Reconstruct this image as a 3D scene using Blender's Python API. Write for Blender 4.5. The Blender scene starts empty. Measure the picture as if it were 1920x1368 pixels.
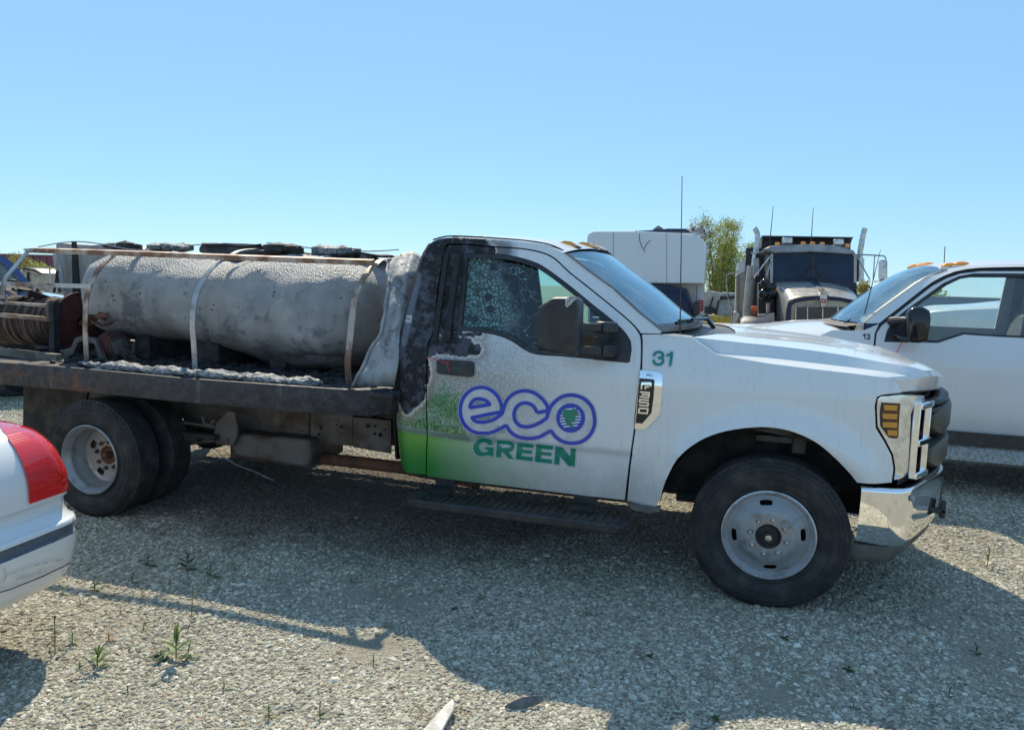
import bpy, bmesh, math, random
import numpy as np
from mathutils import Vector, Matrix
from mathutils.geometry import delaunay_2d_cdt
random.seed(7); np.random.seed(7)
rad = math.radians
SC = bpy.context.scene

# ------------------------------------------------------------------ camera
CAMP = np.array([-0.17, -4.0, 1.655]); FPX = 1400.0
YAW, PITCH, ROLL = rad(-17.4), rad(6.35), rad(1.75)
_f = np.array([math.sin(YAW)*math.cos(PITCH), math.cos(YAW)*math.cos(PITCH), -math.sin(PITCH)])
_r = np.array([math.cos(YAW), -math.sin(YAW), 0.0]); _d = np.cross(_f, _r)
CR = math.cos(ROLL)*_r - math.sin(ROLL)*_d
CD = math.sin(ROLL)*_r + math.cos(ROLL)*_d
cam_d = bpy.data.cameras.new('camera'); cam = bpy.data.objects.new('camera', cam_d)
SC.collection.objects.link(cam); SC.camera = cam
cam_d.sensor_width = 36.0; cam_d.lens = 36.0*FPX/1920.0
cam_d.clip_start = 0.05; cam_d.clip_end = 3000
cam.matrix_world = Matrix(((CR[0], -CD[0], -_f[0], CAMP[0]), (CR[1], -CD[1], -_f[1], CAMP[1]), (CR[2], -CD[2], -_f[2], CAMP[2]), (0, 0, 0, 1)))

# ------------------------------------------------------------------ sky, sun, exposure
SUNV = Vector((-0.46, 0.80, 1.0)).normalized()
W = bpy.data.worlds.new('World'); SC.world = W; W.use_nodes = True
wn = W.node_tree.nodes; wl = W.node_tree.links
for n in list(wn): wn.remove(n)
wo = wn.new('ShaderNodeOutputWorld'); wb = wn.new('ShaderNodeBackground'); ws = wn.new('ShaderNodeTexSky')
ws.sky_type = 'NISHITA'; ws.sun_disc = False
ws.sun_elevation = math.asin(SUNV.z); ws.sun_rotation = math.atan2(SUNV.x, SUNV.y)
ws.altitude = 200; ws.air_density = 0.9; ws.dust_density = 0.0; ws.ozone_density = 3.0
wb.inputs[1].default_value = 0.094
wt = wn.new('ShaderNodeMix'); wt.data_type = 'RGBA'; wt.blend_type = 'MULTIPLY'; wt.inputs[0].default_value = 1.0; wt.inputs[7].default_value = (0.84, 1.01, 1.10, 1)
wl.new(ws.outputs[0], wt.inputs[6]); 
wv = wn.new('ShaderNodeMix'); wv.data_type = 'RGBA'; wv.inputs[0].default_value = 0.56; wv.inputs[7].default_value = (3.2, 5.75, 8.8, 1)   # thin even high haze veiling the blue
wl.new(wt.outputs[2], wv.inputs[6]); wl.new(wv.outputs[2], wb.inputs[0]); wl.new(wb.outputs[0], wo.inputs[0])
sun_d = bpy.data.lights.new('sun', 'SUN'); sun = bpy.data.objects.new('sun', sun_d)
SC.collection.objects.link(sun); sun_d.energy = 4.4; sun_d.angle = rad(0.5); sun_d.color = (1.0, 0.90, 0.70)
sun.location = (-6, 10, 14)
sun.rotation_euler = SUNV.to_track_quat('Z', 'Y').to_euler()
SC.view_settings.view_transform = 'Standard'; SC.view_settings.look = 'None'
SC.view_settings.gamma = 1.0; SC.view_settings.use_curve_mapping = False
SC.view_settings.exposure = 0.42
SC.cycles.max_bounces = 8; SC.cycles.transparent_max_bounces = 24

# ------------------------------------------------------------------ survey helpers: where a sight line meets a real plane
def ray(u, v): return _f + CR*((u-960)/FPX) + CD*((v-684)/FPX)
def Uy(u, v, y): d = ray(u, v); return Vector(CAMP + d*((y-CAMP[1])/d[1]))
def Ux(u, v, x): d = ray(u, v); return Vector(CAMP + d*((x-CAMP[0])/d[0]))
def Uz(u, v, z): d = ray(u, v); return Vector(CAMP + d*((z-CAMP[2])/d[2]))
def Ud(u, v, t): return Vector(CAMP + ray(u, v)*t)
def Us(u, v, F, off=0.0):
    y = 0.0
    for _ in range(12):
        p = Uy(u, v, y); y = 0.5*y + 0.5*(F(p.x, p.z)+off)
    return Uy(u, v, y)

# ------------------------------------------------------------------ object helpers
COL = SC.collection
def link(o, parent=None):
    COL.objects.link(o)
    if parent is not None:
        o.parent = parent; o.matrix_parent_inverse = parent.matrix_world.inverted()
    return o
def tag(o, label=None, cat=None, group=None, kind=None):
    if label: o['label'] = label
    if cat: o['category'] = cat
    if group: o['group'] = group
    if kind: o['kind'] = kind
    return o
def thing(name, label, cat, loc=(0, 0, 0), group=None):
    o = bpy.data.objects.new(name, None); COL.objects.link(o); o.location = loc
    o.matrix_world = Matrix.Translation(Vector(loc)); o.empty_display_size = 0.2
    return tag(o, label, cat, group)
def dup(root, off, label=None, group=None, mirror=None):
    r = root.copy(); COL.objects.link(r); r.matrix_world = Matrix.Translation(Vector(off)) @ root.matrix_world
    if label: r['label'] = label
    if group: r['group'] = group
    for ch in list(root.children):
        c = ch.copy(); COL.objects.link(c); c.parent = r
        for g in list(ch.children):
            e = g.copy(); COL.objects.link(e); e.parent = c
    return r
def mesh_obj(name, verts, faces, mat, parent=None, smooth=35, recalc=True, bevel=0):
    me = bpy.data.meshes.new(name)
    me.from_pydata([tuple(v) for v in verts], [], faces)
    me.validate()
    if recalc:
        bm = bmesh.new(); bm.from_mesh(me); bmesh.ops.recalc_face_normals(bm, faces=bm.faces); bm.to_mesh(me); bm.free()
    if smooth:
        me.shade_smooth(); me.set_sharp_from_angle(angle=rad(smooth))
    me.materials.append(mat)
    o = bpy.data.objects.new(name, me)
    if bevel:
        b = o.modifiers.new('bevel', 'BEVEL'); b.width = bevel; b.segments = 2; b.limit_method = 'ANGLE'; b.angle_limit = rad(40); b.harden_normals = False
    return link(o, parent)

class MB:
    """collects solids and links them as one mesh object"""
    def __init__(s): s.v = []; s.f = []
    def add(s, vs, fs):
        n = len(s.v); s.v += [Vector(v) for v in vs]; s.f += [tuple(i+n for i in f) for f in fs]; return s
    def box(s, lo, hi, M=None):
        x0, y0, z0 = lo; x1, y1, z1 = hi
        vs = [Vector(p) for p in ((x0,y0,z0),(x1,y0,z0),(x1,y1,z0),(x0,y1,z0),(x0,y0,z1),(x1,y0,z1),(x1,y1,z1),(x0,y1,z1))]
        if M: vs = [M @ v for v in vs]
        return s.add(vs, [(0,3,2,1),(4,5,6,7),(0,1,5,4),(1,2,6,5),(2,3,7,6),(3,0,4,7)])
    def beam(s, a, b, w, h, up=(0,0,1)):
        a = Vector(a); b = Vector(b); d = (b-a).normalized(); u = Vector(up)
        sd = d.cross(u)
        if sd.length < 1e-4: sd = d.cross(Vector((1,0,0)))
        sd.normalize(); u = sd.cross(d).normalized()
        vs = []
        for p in (a, b):
            for i, j in ((-1,-1),(1,-1),(1,1),(-1,1)): vs.append(p + sd*(i*w/2) + u*(j*h/2))
        return s.add(vs, [(0,1,2,3),(7,6,5,4),(0,4,5,1),(1,5,6,2),(2,6,7,3),(3,7,4,0)])
    def tube(s, pts, r, n=8, cap=True):
        pts = [Vector(p) for p in pts]; m = len(pts)
        rs = r if isinstance(r, (list, tuple)) else [r]*m
        vs = []; prev = None
        for i, p in enumerate(pts):
            d = (pts[min(i+1, m-1)] - pts[max(i-1, 0)]).normalized()
            if prev is None:
                a = d.cross(Vector((0,0,1)))
                if a.length < 1e-3: a = d.cross(Vector((0,1,0)))
            else: a = prev - d*prev.dot(d)
            a.normalize(); prev = a; b = d.cross(a)
            for k in range(n):
                t = 2*math.pi*k/n; vs.append(p + (a*math.cos(t) + b*math.sin(t))*rs[i])
        fs = [(i*n+k, i*n+(k+1)%n, (i+1)*n+(k+1)%n, (i+1)*n+k) for i in range(m-1) for k in range(n)]
        if cap: fs += [tuple(range(n))[::-1], tuple((m-1)*n+k for k in range(n))]
        return s.add(vs, fs)
    def ribbon(s, pts, w, t, side):
        """flat bar of width w (along side) and thickness t along a path"""
        pts = [Vector(p) for p in pts]; m = len(pts); vs = []
        for i, p in enumerate(pts):
            d = (pts[min(i+1, m-1)] - pts[max(i-1, 0)]).normalized(); sd = Vector(side); sd = (sd - d*sd.dot(d)).normalized(); n = d.cross(sd).normalized()
            for a, b in ((-1,-1),(1,-1),(1,1),(-1,1)): vs.append(p + sd*(a*w/2) + n*(b*t/2))
        fs = [(i*4+k, i*4+(k+1)%4, (i+1)*4+(k+1)%4, (i+1)*4+k) for i in range(m-1) for k in range(4)]
        fs += [(0,1,2,3)[::-1], tuple((m-1)*4+k for k in range(4))]
        return s.add(vs, fs)
    def lathe(s, prof, origin, axis, n=48, ref=(0,0,1)):
        """prof: list of (radius, along)"""
        ax = Vector(axis).normalized(); o = Vector(origin); a = Vector(ref); a = (a - ax*a.dot(ax)).normalized(); b = ax.cross(a)
        vs = []; m = len(prof)
        for r_, h in prof:
            for k in range(n):
                t = 2*math.pi*k/n; vs.append(o + ax*h + (a*math.cos(t)+b*math.sin(t))*max(r_, 1e-4))
        fs = [(i*n+k, i*n+(k+1)%n, (i+1)*n+(k+1)%n, (i+1)*n+k) for i in range(m-1) for k in range(n)]
        return s.add(vs, fs)
    def prism(s, poly, vec):
        """3-D polygon swept along vec"""
        vec = Vector(vec); n = len(poly); vs = [Vector(p) for p in poly] + [Vector(p)+vec for p in poly]
        return s.add(vs, [tuple(range(n)), tuple(range(2*n-1, n-1, -1))] + [(i, (i+1)%n, n+(i+1)%n, n+i) for i in range(n)])
    def ball(s, c, r, n=10, sc=(1,1,1)):
        c = Vector(c); vs = []; m = n//2+1
        for i in range(m):
            t = math.pi*i/(m-1)
            for k in range(n):
                p = 2*math.pi*k/n; vs.append(c + Vector((math.sin(t)*math.cos(p)*r*sc[0], math.sin(t)*math.sin(p)*r*sc[1], math.cos(t)*r*sc[2])))
        return s.add(vs, [(i*n+k, (i+1)*n+k, (i+1)*n+(k+1)%n, i*n+(k+1)%n) for i in range(m-1) for k in range(n)])
    def build(s, name, mat, parent=None, smooth=35, bevel=0, recalc=True):
        return mesh_obj(name, s.v, s.f, mat, parent, smooth, recalc, bevel)

def crom(pts, n=6, closed=False):
    """Catmull-Rom through pts (any dimension)"""
    P = [np.array(p, float) for p in pts]; out = []; m = len(P)
    rng = range(m if closed else m-1)
    for i in rng:
        if closed: p0, p1, p2, p3 = P[(i-1)%m], P[i], P[(i+1)%m], P[(i+2)%m]
        else: p0, p1, p2, p3 = P[max(i-1,0)], P[i], P[i+1], P[min(i+2,m-1)]
        for k in range(n):
            t = k/n
            out.append(0.5*((2*p1)+(p2-p0)*t+(2*p0-5*p1+4*p2-p3)*t*t+(3*p1-p0-3*p2+p3)*t**3))
    if not closed: out.append(P[-1])
    return out
def resample(pts, n):
    P = np.array([tuple(p) for p in pts], float); L = np.r_[0, np.cumsum(np.linalg.norm(np.diff(P, axis=0), axis=1))]
    t = np.linspace(0, L[-1], n)
    return [Vector([np.interp(x, L, P[:, k]) for k in range(P.shape[1])]) for x in t]
def dense(poly, step, closed=True):
    out = []; m = len(poly)
    for i in range(m if closed else m-1):
        a = np.array(poly[i], float); b = np.array(poly[(i+1)%m], float)
        k = max(1, int(math.ceil(np.linalg.norm(b-a)/step)))
        for j in range(k): out.append(a+(b-a)*j/k)
    if not closed: out.append(np.array(poly[-1], float))
    return out
def inside(P, poly):
    x, y = P[:, 0], P[:, 1]; Q = np.array(poly); r = np.zeros(len(P), bool); j = len(Q)-1
    for i in range(len(Q)):
        xi, yi = Q[i]; xj, yj = Q[j]
        c = ((yi > y) != (yj > y)) & (x < (xj-xi)*(y-yi)/((yj-yi) if yj != yi else 1e-12)+xi)
        r ^= c; j = i
    return r
def patch(name, outer, fmap, mat, parent=None, holes=(), step=0.03, flange=None, hint=(0,-1,0), rings_extra=()):
    """curved sheet: 2-D outline (with holes) mapped by fmap(a,b)->Vector; edges folded back by flange vector"""
    rings = [dense(outer, step)] + [dense(h, step) for h in holes]
    pts = []; edges = []
    for rg in rings:
        n0 = len(pts); pts += [Vector((float(p[0]), float(p[1]))) for p in rg]
        edges += [(n0+i, n0+(i+1) % len(rg)) for i in range(len(rg))]
    for rg in rings_extra:
        rg = dense(rg, step*0.8); n0 = len(pts); pts += [Vector((float(p[0]), float(p[1]))) for p in rg]
        edges += [(n0+i, n0+(i+1) % len(rg)) for i in range(len(rg))]
    A = np.array([tuple(p) for p in pts])
    x0, y0 = A.min(0); x1, y1 = A.max(0)
    gx, gy = np.meshgrid(np.arange(x0, x1, step), np.arange(y0, y1, step*0.9)); gx = gx + (np.arange(gx.shape[0]) % 2)[:, None]*step*0.5
    G = np.c_[gx.ravel(), gy.ravel()]
    ok = inside(G, rings[0])
    for h in rings[1:]: ok &= ~inside(G, h)
    G = G[ok]
    if len(G):
        keep = np.ones(len(G), bool)
        for i in range(0, len(A), 400):
            d = np.linalg.norm(G[:, None]-A[None, i:i+400], axis=2).min(1); keep &= d > step*0.45
        G = G[keep]
    pts += [Vector(map(float, g)) for g in G]
    v, e, f, *_ = delaunay_2d_cdt(pts, edges, [], 0, 1e-7)
    V2 = np.array([tuple(p) for p in v]); Fc = np.array([q for q in f if len(q) == 3])
    cen = V2[Fc].mean(1); ok = inside(cen, rings[0])
    for h in rings[1:]: ok &= ~inside(cen, h)
    Fc = Fc[ok]; hint = Vector(hint)
    V3 = []; N3 = []; e_ = 1e-3
    for a, b in V2:
        p = fmap(a, b); n = (fmap(a+e_, b)-fmap(a-e_, b)).cross(fmap(a, b+e_)-fmap(a, b-e_)).normalized()
        if n.dot(hint) < 0: n = -n
        V3.append(p); N3.append(n)
    faces = []
    for t in Fc:
        a, b, c = (int(i) for i in t)
        n = (V3[b]-V3[a]).cross(V3[c]-V3[a])
        faces.append((a, b, c) if n.dot(N3[a]) > 0 else (a, c, b))
    if flange is not None:
        fl = Vector(flange); cnt = {}
        for t in faces:
            for i in range(3):
                k = (t[i], t[(i+1) % 3]); cnt[k] = 1
        bd = [k for k in cnt if (k[1], k[0]) not in cnt]
        for a, b in bd:
            n0 = len(V3)
            tn = (V3[b]-V3[a]).normalized(); nn = tn.cross(N3[a]).normalized()
            V3 += [V3[a], V3[b], V3[b]+fl, V3[a]+fl]
            faces.append((n0+1, n0, n0+3, n0+2)); m = (V3[n0]-V3[n0+1]).cross(fl).normalized(); N3 += [m]*4
    me = bpy.data.meshes.new(name); me.from_pydata([tuple(p) for p in V3], [], faces); me.materials.append(mat)
    me.shade_smooth(); me.normals_split_custom_set_from_vertices([tuple(n) for n in N3])
    return link(bpy.data.objects.new(name, me), parent)
def loft(name, rows, mat, parent=None, smooth=40, n=None, closed=False, sub=1, thick=0):
    """rows: list of polylines with equal counts"""
    if n: rows = [resample(r, n) for r in rows]
    if sub > 1:
        cols = list(zip(*rows)); cols = [crom([tuple(p) for p in c], sub) for c in cols]; rows = [[Vector(c[i]) for c in cols] for i in range(len(cols[0]))]
    m = len(rows[0]); vs = [p for r in rows for p in r]
    fs = [(i*m+k, i*m+k+1, (i+1)*m+k+1, (i+1)*m+k) for i in range(len(rows)-1) for k in range(m-1)]
    if closed: fs += [(i*m+m-1, i*m, (i+1)*m, (i+1)*m+m-1) for i in range(len(rows)-1)]
    o = mesh_obj(name, vs, fs, mat, parent, smooth, recalc=True)
    if thick:
        md = o.modifiers.new('thick', 'SOLIDIFY'); md.thickness = thick; md.offset = 0
    return o
def decal(name, polys, fmap, mat, parent, step=8.0, holes=()):
    """flat print: union of 2-D polygons (may overlap) laid on a surface by fmap, less the holes"""
    pts = []; faces = []
    for poly in list(polys)+list(holes):
        ar = sum(poly[i-1][0]*poly[i][1]-poly[i][0]*poly[i-1][1] for i in range(len(poly)))
        if ar < 0: poly = poly[::-1]
        d = dense(poly, step); n0 = len(pts); pts += [Vector((float(p[0]), float(p[1]))) for p in d]; faces.append(list(range(n0, n0+len(d))))
    nf = len(polys)
    v, e, f, _ov, _oe, of = delaunay_2d_cdt(pts, [], faces, 0, 1e-5, True)
    V3 = [fmap(p[0], p[1]) for p in v]; fs = [tuple(t) for t, src in zip(f, of) if src and max(src) < nf]
    return mesh_obj(name, V3, fs, mat, parent, smooth=0, recalc=False)
def stroke(pts, w, caps=False):
    """polyline -> quads and round joints as 2-D polygons"""
    out = []; P = [np.array(p, float) for p in pts]
    for i in range(len(P)-1):
        d = P[i+1]-P[i]; L = np.linalg.norm(d)
        if L < 1e-9: continue
        n = np.array([-d[1], d[0]])/L*w/2; out.append([P[i]-n, P[i+1]-n, P[i+1]+n, P[i]+n])
    rg = range(len(P)) if caps else range(1, len(P)-1)
    for i in rg:
        out.append([P[i]+w/2*np.array([math.cos(t), math.sin(t)]) for t in np.linspace(0, 2*math.pi, 11)[:-1]])
    return out
# ------------------------------------------------------------------ materials
class NT:
    def __init__(s, name):
        s.m = bpy.data.materials.new(name); s.m.use_nodes = True; s.t = s.m.node_tree; s.n = s.t.nodes
        for n in list(s.n): s.n.remove(n)
        s.out = s.n.new('ShaderNodeOutputMaterial'); s.tc = s.n.new('ShaderNodeTexCoord'); s.co = s.tc.outputs['Object']
    def lk(s, a, b):
        if isinstance(a, (int, float)): b.default_value = a
        elif isinstance(a, tuple): b.default_value = a if len(a) != 3 or b.type != 'RGBA' else (*a, 1)
        else: s.t.links.new(a, b)
    def math(s, op, a, b=0.0, c=0.0, clamp=False):
        n = s.n.new('ShaderNodeMath'); n.operation = op; n.use_clamp = clamp
        s.lk(a, n.inputs[0]); s.lk(b, n.inputs[1]); s.lk(c, n.inputs[2]); return n.outputs[0]
    def vm(s, op, a, b=(0,0,0), sc=None):
        n = s.n.new('ShaderNodeVectorMath'); n.operation = op; s.lk(a, n.inputs[0]); s.lk(b, n.inputs[1])
        if sc is not None: s.lk(sc, n.inputs[3])
        return n.outputs['Value'] if op in ('LENGTH', 'DOT_PRODUCT', 'DISTANCE') else n.outputs[0]
    def noise(s, scale, detail=4, rough=0.55, vec=None, dist=0.0, col=False):
        n = s.n.new('ShaderNodeTexNoise'); n.inputs['Scale'].default_value = scale; n.inputs['Detail'].default_value = detail
        n.inputs['Roughness'].default_value = rough; n.inputs['Distortion'].default_value = dist
        s.lk(vec if vec is not None else s.co, n.inputs['Vector']); return n.outputs[1 if col else 0]
    def voro(s, scale, feature='F1', vec=None, out=0, rnd=1.0):
        n = s.n.new('ShaderNodeTexVoronoi'); n.feature = feature; n.inputs['Scale'].default_value = scale
        n.inputs['Randomness'].default_value = rnd
        s.lk(vec if vec is not None else s.co, n.inputs['Vector']); return n.outputs[out]
    def ss(s, v, a, b, lo=0.0, hi=1.0, smooth=True):
        n = s.n.new('ShaderNodeMapRange'); n.interpolation_type = 'SMOOTHSTEP' if smooth else 'LINEAR'
        n.inputs[1].default_value = a; n.inputs[2].default_value = b; n.inputs[3].default_value = lo; n.inputs[4].default_value = hi
        s.lk(v, n.inputs[0]); return n.outputs[0]
    def mix(s, f, a, b, blend='MIX'):
        n = s.n.new('ShaderNodeMix'); n.data_type = 'RGBA'; n.blend_type = blend
        s.lk(f, n.inputs[0]); s.lk(a, n.inputs[6]); s.lk(b, n.inputs[7]); return n.outputs[2]
    def mapv(s, scale=(1,1,1), loc=(0,0,0), rot=(0,0,0), vec=None):
        n = s.n.new('ShaderNodeMapping'); n.inputs[1].default_value = loc; n.inputs[2].default_value = rot; n.inputs[3].default_value = scale
        s.lk(vec if vec is not None else s.co, n.inputs[0]); return n.outputs[0]
    def sep(s, vec=None):
        n = s.n.new('ShaderNodeSeparateXYZ'); s.lk(vec if vec is not None else s.co, n.inputs[0]); return n.outputs
    def comb(s, x=0.0, y=0.0, z=0.0):
        n = s.n.new('ShaderNodeCombineXYZ'); s.lk(x, n.inputs[0]); s.lk(y, n.inputs[1]); s.lk(z, n.inputs[2]); return n.outputs[0]
    def ramp(s, f, stops):
        n = s.n.new('ShaderNodeValToRGB'); e = n.color_ramp.elements
        while len(e) < len(stops): e.new(0.5)
        for i, (p, c) in enumerate(stops): e[i].position = p; e[i].color = (*c, 1)
        s.lk(f, n.inputs[0]); return n.outputs[0]
    def bump(s, h, strength=0.3, dist=0.01, prev=None):
        n = s.n.new('ShaderNodeBump'); n.inputs['Strength'].default_value = strength; n.inputs['Distance'].default_value = dist
        s.lk(h, n.inputs['Height'])
        if prev is not None: s.lk(prev, n.inputs['Normal'])
        return n.outputs[0]
    def capsule(s, a, b, r, wob=None, amp=0.0):
        """distance in the x-z plane to a line a-b minus r"""
        o = s.sep(); p = s.comb(o[0], 0.0, o[2]); A = (a[0], 0, a[1]); D = np.array([b[0]-a[0], 0, b[1]-a[1]]); L2 = max(float(D @ D), 1e-9)
        q = s.vm('SUBTRACT', p, A); t = s.math('DIVIDE', s.vm('DOT_PRODUCT', q, tuple(D)), L2, clamp=True)
        d = s.vm('LENGTH', s.vm('SUBTRACT', q, s.vm('SCALE', tuple(D), (0,0,0), t)))
        d = s.math('SUBTRACT', d, r)
        if wob is not None: d = s.math('ADD', d, s.math('MULTIPLY', s.math('SUBTRACT', wob, 0.5), amp))
        return d
    def bsdf(s, col, rough=0.5, metal=0.0, normal=None, coat=0.0, spec=0.5, trans=0.0, sss=0.0, alpha=None, coat_rough=0.05, ior=None):
        n = s.n.new('ShaderNodeBsdfPrincipled'); i = n.inputs
        s.lk(col, i['Base Color']); s.lk(rough, i['Roughness']); s.lk(metal, i['Metallic']); s.lk(coat, i['Coat Weight'])
        i['Coat Roughness'].default_value = coat_rough; s.lk(spec, i['Specular IOR Level']); s.lk(trans, i['Transmission Weight'])
        if ior: i['IOR'].default_value = ior
        if normal is not None: s.lk(normal, i['Normal'])
        if alpha is not None: s.lk(alpha, i['Alpha'])
        return n.outputs[0]
    def done(s, sh): s.t.links.new(sh, s.out.inputs[0]); return s.m

def simple(name, c, rough=0.5, metal=0.0, c2=None, scale=8, lo=0.4, hi=0.65, bump=0.0, bscale=60, coat=0.0, spec=0.5, rvar=0.0, bd=0.002):
    t = NT(name); col = (*c, 1); nz = None
    if c2 is not None:
        nz = t.noise(scale, 6, 0.6); col = t.mix(t.ss(nz, lo, hi), (*c, 1), (*c2, 1))
    r = rough
    if rvar: r = t.ss(t.noise(scale*2.3, 4), 0.3, 0.7, rough-rvar, rough+rvar)
    nm = t.bump(t.noise(bscale, 5, 0.6), bump, bd) if bump else None
    return t.done(t.bsdf(col, r, metal, nm, coat, spec))
def paint(name, c=(0.72,0.73,0.72), dirt=0.35, dcol=(0.30,0.26,0.20), low=(0.35,0.9), rough=0.28):
    """car paint with road dust gathering low down and thin streaks"""
    t = NT(name); z = t.sep()[2]
    n1 = t.noise(5, 8, 0.6); n2 = t.noise(60, 3, 0.6); n3 = t.noise(1, 5, 0.6, vec=t.mapv((40, 40, 1.5)))
    h = t.ss(z, low[0], low[1], 1.0, 0.12)
    m = t.math('MULTIPLY', h, t.ss(n1, 0.3, 0.75)); m = t.math('MULTIPLY', t.math('ADD', m, t.math('MULTIPLY', t.ss(n3, 0.55, 0.75), 0.25)), dirt)
    sp = t.math('MULTIPLY', t.ss(n2, 0.62, 0.72), t.math('MULTIPLY', h, dirt))
    m = t.math('MAXIMUM', m, sp)
    col = t.mix(m, (*c, 1), (*dcol, 1))
    r = t.math('ADD', rough, t.math('MULTIPLY', m, 0.9), clamp=True)
    nm = t.bump(t.noise(2.2, 2, 0.4), 0.06, 0.05)
    return t.done(t.bsdf(col, r, 0, nm, coat=t.ss(m, 0.0, 0.6, 0.7, 0.0), spec=0.5))
def thin_glass(name, tint=(0.72,0.86,0.82), refl=0.06, dirt=0.08, rough=0.02, dcol=(0.5,0.52,0.5), gcol=(1,1,1)):
    t = NT(name)
    tr = t.n.new('ShaderNodeBsdfTransparent'); tr.inputs[0].default_value = (*tint, 1)
    gl = t.n.new('ShaderNodeBsdfGlossy'); gl.inputs['Roughness'].default_value = rough; gl.inputs[0].default_value = (*gcol, 1)
    df = t.n.new('ShaderNodeBsdfDiffuse'); df.inputs[0].default_value = (*dcol, 1)
    fr = t.n.new('ShaderNodeFresnel'); fr.inputs[0].default_value = 1.5
    k = t.math('ADD', t.math('MULTIPLY', fr.outputs[0], 0.9), refl, clamp=True)
    m1 = t.n.new('ShaderNodeMixShader'); t.lk(k, m1.inputs[0]); t.lk(tr.outputs[0], m1.inputs[1]); t.lk(gl.outputs[0], m1.inputs[2])
    m2 = t.n.new('ShaderNodeMixShader'); t.lk(t.ss(t.noise(6, 8, 0.7), 0.3, 0.9, 0.0, dirt*2), m2.inputs[0]); t.lk(m1.outputs[0], m2.inputs[1]); t.lk(df.outputs[0], m2.inputs[2])
    return t.done(m2.outputs[0])

M = {}
M['white'] = paint('white_paint')
M['white13'] = paint('white_paint_older', (0.68,0.685,0.68), 0.4, low=(0.3,0.8))
M['whitebox'] = paint('box_white', (0.60,0.63,0.66), 0.3, low=(0.5,2.0), rough=0.35)
M['chrome'] = simple('chrome', (0.86,0.87,0.88), 0.04, 1.0, (0.75,0.74,0.72), 9, 0.55, 0.8, rvar=0.03)
M['alu'] = simple('worn_aluminium', (0.55,0.55,0.54), 0.32, 1.0, (0.36,0.35,0.33), 14, rvar=0.1, bump=0.1)
M['steelgrey'] = simple('silver_wheel_paint', (0.29,0.30,0.31), 0.36, 0.35, (0.17,0.165,0.15), 12, 0.5, 0.72, bump=0.1, bscale=80, rvar=0.1)
M['black'] = simple('black_plastic', (0.018,0.018,0.02), 0.45, 0, (0.035,0.034,0.033), 12, bump=0.15, bscale=300, rvar=0.1)
M['glossblack'] = simple('gloss_black', (0.012,0.012,0.014), 0.12)
M['darkint'] = simple('dark_interior', (0.02,0.022,0.025), 0.8, 0, (0.035,0.035,0.038), 9)
M['seat'] = simple('seat_cloth', (0.06,0.065,0.075), 0.9, 0, (0.1,0.1,0.11), 14, bump=0.3, bscale=200)
M['under'] = simple('underbody', (0.022,0.02,0.019), 0.85, 0, (0.06,0.05,0.04), 9, bump=0.3, bscale=60)
M['framesteel'] = simple('frame_steel', (0.16,0.15,0.14), 0.7, 0.3, (0.085,0.065,0.052), 5, 0.4, 0.62, bump=0.3, bscale=50)
M['rust'] = simple('rust', (0.16,0.07,0.04), 0.85, 0, (0.07,0.04,0.03), 12, bump=0.5, bscale=70)
M['redrust'] = simple('burnt_red_steel', (0.12,0.028,0.02), 0.8, 0, (0.04,0.02,0.018), 7, 0.35, 0.65, bump=0.5, bscale=60)
M['char'] = simple('charred', (0.014,0.013,0.014), 0.75, 0, (0.05,0.05,0.055), 16, 0.45, 0.8, bump=0.7, bscale=45, bd=0.006)
M['rimlip'] = simple('rim_lip', (0.48,0.49,0.50), 0.30, 0.5, (0.30,0.29,0.27), 14, 0.5, 0.7, rvar=0.08)
M['amber'] = NT('amber_lens'); M['amber'] = M['amber'].done(M['amber'].bsdf((0.85,0.30,0.015,1), 0.15, 0, None, coat=0.6))
M['amberdark'] = simple('amber_marker', (0.62,0.27,0.03), 0.2, coat=0.5)
M['galv'] = simple('bare_steel_bar', (0.44,0.43,0.42), 0.45, 0.6, (0.22,0.15,0.11), 7, 0.48, 0.66, bump=0.2, bscale=60, rvar=0.12)
M['barrust'] = simple('rusty_bar', (0.46,0.38,0.32), 0.6, 0.35, (0.20,0.11,0.07), 6, 0.4, 0.6, bump=0.3, bscale=60)
M['wood'] = simple('grey_wood', (0.62,0.60,0.56), 0.85, 0, (0.45,0.42,0.38), 20, bump=0.4, bscale=50)
M['bark'] = simple('tree_bark', (0.13,0.11,0.09), 0.9, 0, (0.07,0.06,0.05), 14, bump=0.6, bscale=30, bd=0.02)
M['red'] = simple('red_tie', (0.7,0.03,0.04), 0.5)
M['orange'] = simple('orange_plastic', (0.75,0.13,0.03), 0.5)
M['glass'] = thin_glass('tinted_glass')
M['ws'] = thin_glass('windshield_glass', (0.50,0.70,0.70), 0.20, 0.16, 0.12, (0.30,0.42,0.46), (0.72,0.92,0.98))
M['darkglass'] = thin_glass('dark_glass', (0.25,0.33,0.36), 0.10, 0.05)
M['logoblue'] = simple('logo_blue', (0.010,0.04,0.46), 0.35, 0, (0.015,0.05,0.38), 30, coat=0.3)
M['logogreen'] = simple('logo_green', (0.0,0.235,0.145), 0.35, 0, (0.0,0.19,0.12), 30, coat=0.3)
M['logopale'] = simple('logo_pale', (0.48,0.56,0.66), 0.35, 0, (0.42,0.5,0.6), 30, coat=0.3)
M['logofill'] = simple('logo_fill', (0.60,0.61,0.64), 0.4, 0, (0.48,0.465,0.46), 14, 0.35, 0.7, coat=0.3)
M['ink'] = simple('black_lettering', (0.02,0.02,0.025), 0.4)

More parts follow.
